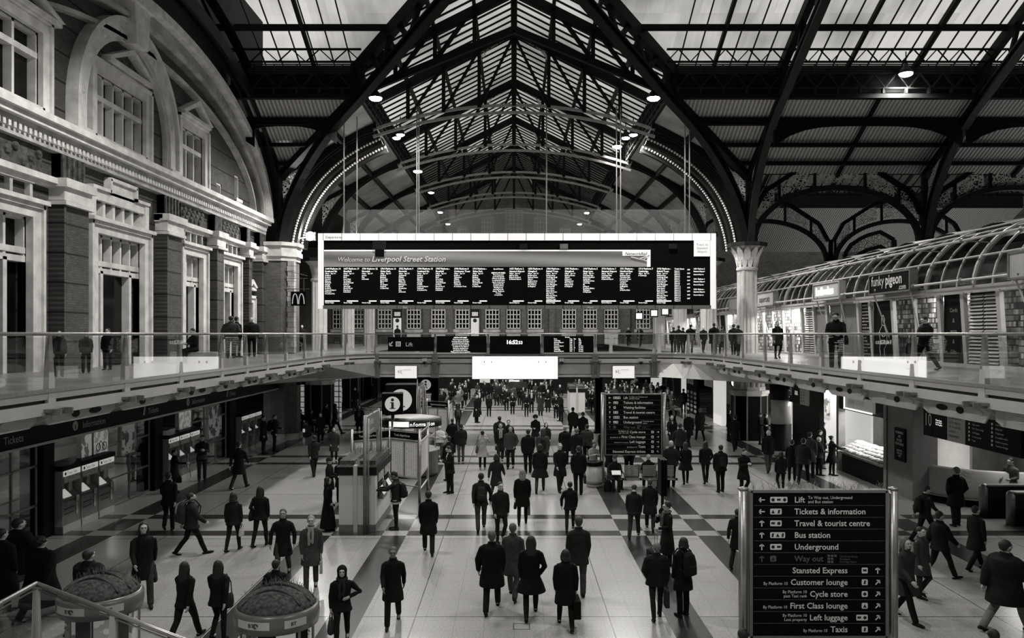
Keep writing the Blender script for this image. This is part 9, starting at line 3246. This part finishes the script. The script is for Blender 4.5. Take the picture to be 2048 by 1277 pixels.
backpack(i_, 'bulky black rucksack with pale piping on the man at the stripe', 0.009, 1.1)
G('dark walker passing behind the post of the near direction sign', 1476, 1134, 1014, 150, 'walk', W, 'coat', 0.006, 0.008)
person('dark head of someone low at the foot of the near sign', (at(1485, 0, 12.8).x, 12.8, -0.42), 1.7, 185, 'stand', ('down', 'down'), 'jacket', 0.01, 0.01)
# ------------------------------------------------ towards the food counters
for px, fy, hy, rz, po, ar, lb, kw in (
  (1345, 872, 800, 15, 'walk', W, 'walker with a pale scarf coming from the bakery panel', {'scarf': .3, 'hc': .1}),
  (1344, 902, 818, 0, 'walk', W, 'walker in a black suit just past the second direction sign', {'shirt': .3}),
  (1360, 930, 846, 165, 'walk2', ('down', 'wide'), 'blurred walker with a pale arm next to the second direction sign', {'cc': .02}),
  (1377, 893, 820, 10, 'walk', ('down', 'carry'), 'man in a cap and long dark coat carrying a bag', {'coat': 'coat', 'hat': 'cap'}),
  (1400, 882, 810, 185, 'walk3', ('down', 'down'), 'older man in a dark grey coat walking beside the capped man', {'coat': 'coat', 'cc': .02, 'hc': .2}),
  (1367, 828, 778, 170, 'stand', ('down', 'hold'), 'person looking at the arched shop picture', {}),
  (1384, 818, 778, 80, 'stand', ('hold', 'hold'), 'customer bending over the bright counter', {'sk': .4}),
  (1325, 800, 766, 5, 'stand', ('hold', 'hold'), 'slim person in a white top at the bright shop edge', {'shirt': .5}),
  (1458, 882, 820, 85, 'stand', ('phone', 'hold'), 'woman with a phone standing before the black pedestal', {'sk': .35, 'hair': 'bob'}),
  (1470, 902, 812, 175, 'walk', ('down', 'down'), 'dark tall walker crossing in front of the black pedestal', {'coat': 'coat'}),
  (1432, 820, 790, -30, 'stand', ('reach', 'reach'), 'shop worker behind the dim kitchen counter', {'cc': .05, 'sk': .35}),
  (1520, 890, 826, 60, 'stand', ('hold', 'hold'), 'customer in a black hat at the bright kiosk', {'hat': 'cap'}),
  (1532, 888, 828, 80, 'stand', ('hold', 'down'), 'customer leaning to the bright kiosk behind the black hat', {'sk': .4}),
  (1537, 945, 838, 175, 'walk', ('down', 'down'), 'balding man in a dark jacket walking toward the bright kiosk', {'hair': 'bald', 'tr': .05}),
  (1562, 985, 910, 185, 'walk2', ('down', 'down'), 'woman in black walking away above the near sign', {'hair': 'bob', 'slim': True}),
  (1584, 962, 880, 160, 'stand2', ('down', 'down'), 'dark figure at the back of the baguette queue', {'coat': 'coat'}),
  (1607, 968, 872, 150, 'walk', ('down', 'down'), 'dark walker cutting through the baguette queue', {'puff': .04, 'cc': .02}),
  (1620, 955, 862, 140, 'stand', ('down', 'hold'), 'person in a mottled hood in the baguette queue', {'coat': 'coat', 'cc': .03}),
  (1638, 952, 874, 100, 'stand', ('hold', 'hold'), 'grey bald man in an unzipped jacket in the baguette queue', {'hair': 'bald', 'cc': .03, 'sk': .3}),
  (1640, 938, 860, 90, 'stand', ('down', 'hold'), 'dark-haired man in profile in the baguette queue', {'sk': .35}),
  (1645, 925, 838, 85, 'stand', ('down', 'down'), 'tall man in a flat cap in the baguette queue', {'hat': 'cap', 'coat': 'coat'}),
  (1664, 952, 872, 95, 'stand', ('reach', 'hold'), 'woman in a dark coat and skirt first in the baguette queue', {'coat': 'flared', 'hair': 'bun', 'slim': 'tights'})):
 kw = dict(kw)
 co_ = kw.pop('coat', 'jacket')
 cc_ = kw.pop('cc', 0.007)
 tr_ = kw.pop('tr', 0.008)
 G(lb, px, fy, hy, rz, po, ar, co_, cc_, tr_, **kw)
person('stall worker in a patterned cap behind the baguette case', (16.1, 31.9, 0), 1.65, -70, 'stand', ('hold', 'hold'), 'jacket', 0.3, 0.02, hat='cap', sk=0.35)
i_ = G('man in a dark overcoat standing with his back to us by the cafe', 1912, 1053, 934, 185, 'stand2', ('pocket', 'pocket'), 'coat', 0.006, 0.008, hair='short', hc=0.12, puff=0.02)
i_ = G('man leaning forward with a pack, striding before the curved counter', 1851, 1085, 968, 95, 'walk', W, 'jacket', 0.012, 0.01, tilt=20)
backpack(i_, 'dark pack of the man leaning forward by the curved counter', 0.012)
G('dark striding walker in front of the forward-leaning man', 1880, 1158, 1018, 100, 'walk', W, 'jacket', 0.006, 0.006, puff=0.03)
G('walker in a long dark coat beyond the striding one', 1952, 1140, 1008, 110, 'walk3', ('down', 'down'), 'coat', 0.012, 0.008)
G('pale-jacketed walker close to the post of the near sign', 1812, 1240, 1070, 20, 'walk', W, 'coat', 0.03, 0.006, hair='long', hc=0.1)
G('second walker following close to the post of the near sign', 1842, 1196, 1055, 30, 'walk2', ('down', 'down'), 'coat', 0.04, 0.02)
G('big dark walker in pale trousers at the very edge of the view', 2012, 1262, 1062, 110, 'walk', W, 'coat', 0.008, 0.14, puff=0.06, wide=1.15)
person('dark-haired head just entering the lower corner beyond the near sign', (at(1985, 0, 12.6).x, 12.6, -0.35), 1.7, 180, 'stand', ('down', 'down'), 'jacket', 0.01, 0.01)
person('gate attendant in a patterned vest looking down', (16.9, 27.2, 0), 1.78, -60, 'stand', ('hold', 'hold'), 'jacket', 0.08, 0.02, sk=0.32, tilt=15, turn=-10)
# ------------------------------------------------ upper walkway
def U(label, px, Y, hy, rz, *a, **k):
 X = (px - 1028) * Y / FPX
 h = EYE + (668 - hy) * Y / FPX - UP
 return person(label, (X, Y, UP), min(1.95, max(1.5, h)), rz, *a, **k)
U('man in a dark cap and jacket standing at the third shopfront', 462, 37.2, 630, 200, 'stand', ('pocket', 'pocket'), 'jacket', 0.03, 0.01, hat='cap', puff=0.03, wide=1.15)
U('second man just behind the one in the cap at the third shopfront', 474, 38.2, 633, 150, 'stand', ('down', 'down'), 'jacket', 0.008, 0.01)
U('grey-haired man standing in front of the narrow stone doorway', 503, 39.5, 634, 20, 'stand', ('down', 'down'), 'jacket', 0.008, 0.008, hc=0.3, puff=0.04, wide=1.15)
person('young man sitting on the low step looking at his hands', ((388 - 1028) * 31 / FPX, 31, UP - 0.02), 1.72, -30, 'sit', ('lap', 'lap'), 'jacket', 0.008, 0.012, tilt=25, sk=0.3)
tag(MB().box(-13.2, -11.4, 30.7, 31.4, UP, UP + 0.42).obj('stone_step', M_STONE_D), 'low stone block used as a seat by the young man', 'step')
person('passer-by with only the head above the glass near the first post', ((118 - 1028) * 21 / FPX, 21, UP), 1.22, 40, 'stand', ('down', 'down'), 'jacket', 0.004, 0.006, cat='person')
person('small dark passer-by behind the handrail next to the stepped shopfront', ((172 - 1028) * 23 / FPX, 23, UP), 1.2, 30, 'stand', ('down', 'down'), 'jacket', 0.004, 0.006)
person('crouching passer-by low before the stepped-head shopfront', ((215 - 1028) * 25 / FPX, 25, UP), 1.3, 0, 'stand', ('down', 'down'), 'jacket', 0.004, 0.006)
U('dark figure with a pale head beside the brick pier and arches sign', 604, 50, 650, 10, 'stand', ('down', 'down'), 'jacket', 0.01, 0.01)
U('person leaning near the far escalator under the board', 795, 64, 651, 170, 'stand', ('down', 'down'), 'jacket', 0.006, 0.008)
U('woman in a dark coat and scarf walking past the bright salon', 1555, 36.2, 643, 5, 'walk2', ('down', 'down'), 'coat', 0.006, 0.008, hair='bun', scarf=0.02, sk=0.35, slim=True)
i_ = U('dark-haired man leaning on the handrail looking down at the hall', 1672, 25.4, 624, -30, 'stand2', ('hold', 'hold'), 'jacket', 0.006, 0.02, tilt=32, hc=0.01, sk=0.3, wide=1.1)
shoulder_bag(i_, 1, 'dark bag of the man leaning on the handrail', 0.02)
i_ = U('walker in black with a wrapped bundle in front of the card shop', 1851, 24.8, 629, -80, 'walk', ('hold', 'hold'), 'jacket', 0.005, 0.006, puff=0.05, hc=0.02, tilt=20)
handbag(i_, -1, 'dark bundle carried past the card shop', 0.01, size=1.2)
person('dark figure sitting low inside the window beside the last louvres', (15.0, 22.5, UP), 1.3, 20, 'stand', ('down', 'down'), 'jacket', 0.006, 0.006)
for px, Y, hy, rz, lb, kw in (
  (1257, 72, 655, 0, 'small person showing just over the far handrail', {}), (1280, 66, 652, 5, 'person in a buttoned coat beyond the far handrail', {'coat': 'coat'}),
  (1347, 47, 654, 170, 'first of the dark figures along the walkway beyond the bridge', {}), (1357, 49, 651, 190, 'figure close behind the first one beyond the bridge', {}),
  (1366, 46, 655, 180, 'short figure in the cluster beyond the bridge', {}), (1381, 46, 649, 175, 'broad figure in the cluster beyond the bridge', {'puff': .04}),
  (1407, 48, 652, 10, 'fair-haired person walking beyond the bridge', {'hc': .4, 'sk': .45}), (1428, 44, 646, 170, 'tall dark figure walking toward the big column', {'puff': .04, 'coat': 'coat'}),
  (1444, 45, 652, 160, 'pale blurred person beside the tall dark figure', {'cc': .08}), (1467, 43, 648, 175, 'figure with a pack passing the louvres by the big column', {'puff': .03}), (1476, 41, 650, 185, 'stooped figure closest to the big column', {'puff': .05})):
 kw = dict(kw)
 co_ = kw.pop('coat', 'jacket')
 cc_ = kw.pop('cc', 0.006)
 U(lb, px, Y, hy, rz, 'stroll', ('down', 'down'), co_, cc_, 0.008, **kw)
# ------------------------------------------------ the far crowd under the dark ceiling
crowd_kinds = []
spots = []
rr = random.Random(21)
def crowd(n_, x0, x1, y0, y1, label, grp, z=0.0, dmin=0.55):
 k = 0
 tries = 0
 while k < n_ and tries < 4000:
  tries += 1
  x, y = rr.uniform(x0, x1), rr.uniform(y0, y1)
  if all((x - a) ** 2 + (y - c) ** 2 > dmin ** 2 for a, c in spots):
   spots.append((x, y))
   zz = z(y) if callable(z) else z
   person(label, (x, y, zz), rr.uniform(1.6, 1.85), rr.uniform(-40, 40), rr.choice(('stand', 'stand2')), rr.choice((('down', 'down'), ('hold', 'hold'), ('phone', 'down'), ('pocket', 'pocket'))), rr.choice(('jacket', 'coat')),
     rr.choice((0.006, 0.01, 0.02, 0.05, 0.12)), 0.01, hair=rr.choice(('short', 'bob', 'long')), hc=rr.choice((0.01, 0.03, 0.15)), sk=rr.choice((0.35, 0.45, 0.15)),
     scarf=rr.choice((None, None, 0.4)), group=grp)
   k += 1
crowd(46, 5.8, 13.0, 60, 78, 'small standing commuter in the dense crowd between the bridge column and the bright shops', 'far crowd by the bright shops')
crowd(16, -7.4, -3.8, 58, 76, 'small standing commuter in the dim crowd behind the engineering notices', 'far crowd behind the notices')
crowd(26, -3.0, 3.9, 66, 80, 'small standing commuter in the far crowd below the lit billboard', 'far crowd below the billboard')
# small lit box among them
p = floor_pt(969, 792)
t = thing('lit_box', 'small pale lit display box standing in the far crowd', 'display', (p.x, p.y + 1.0, 0))
MB().box(-0.5, 0.5, 0, 0.4, 0, 1.2).obj('base', M_DARK, t)
MB().box(-0.5, 0.5, 0, 0.3, 1.2, 2.0).obj('screen', emis('lit_display', 0.5, 0.6), t)
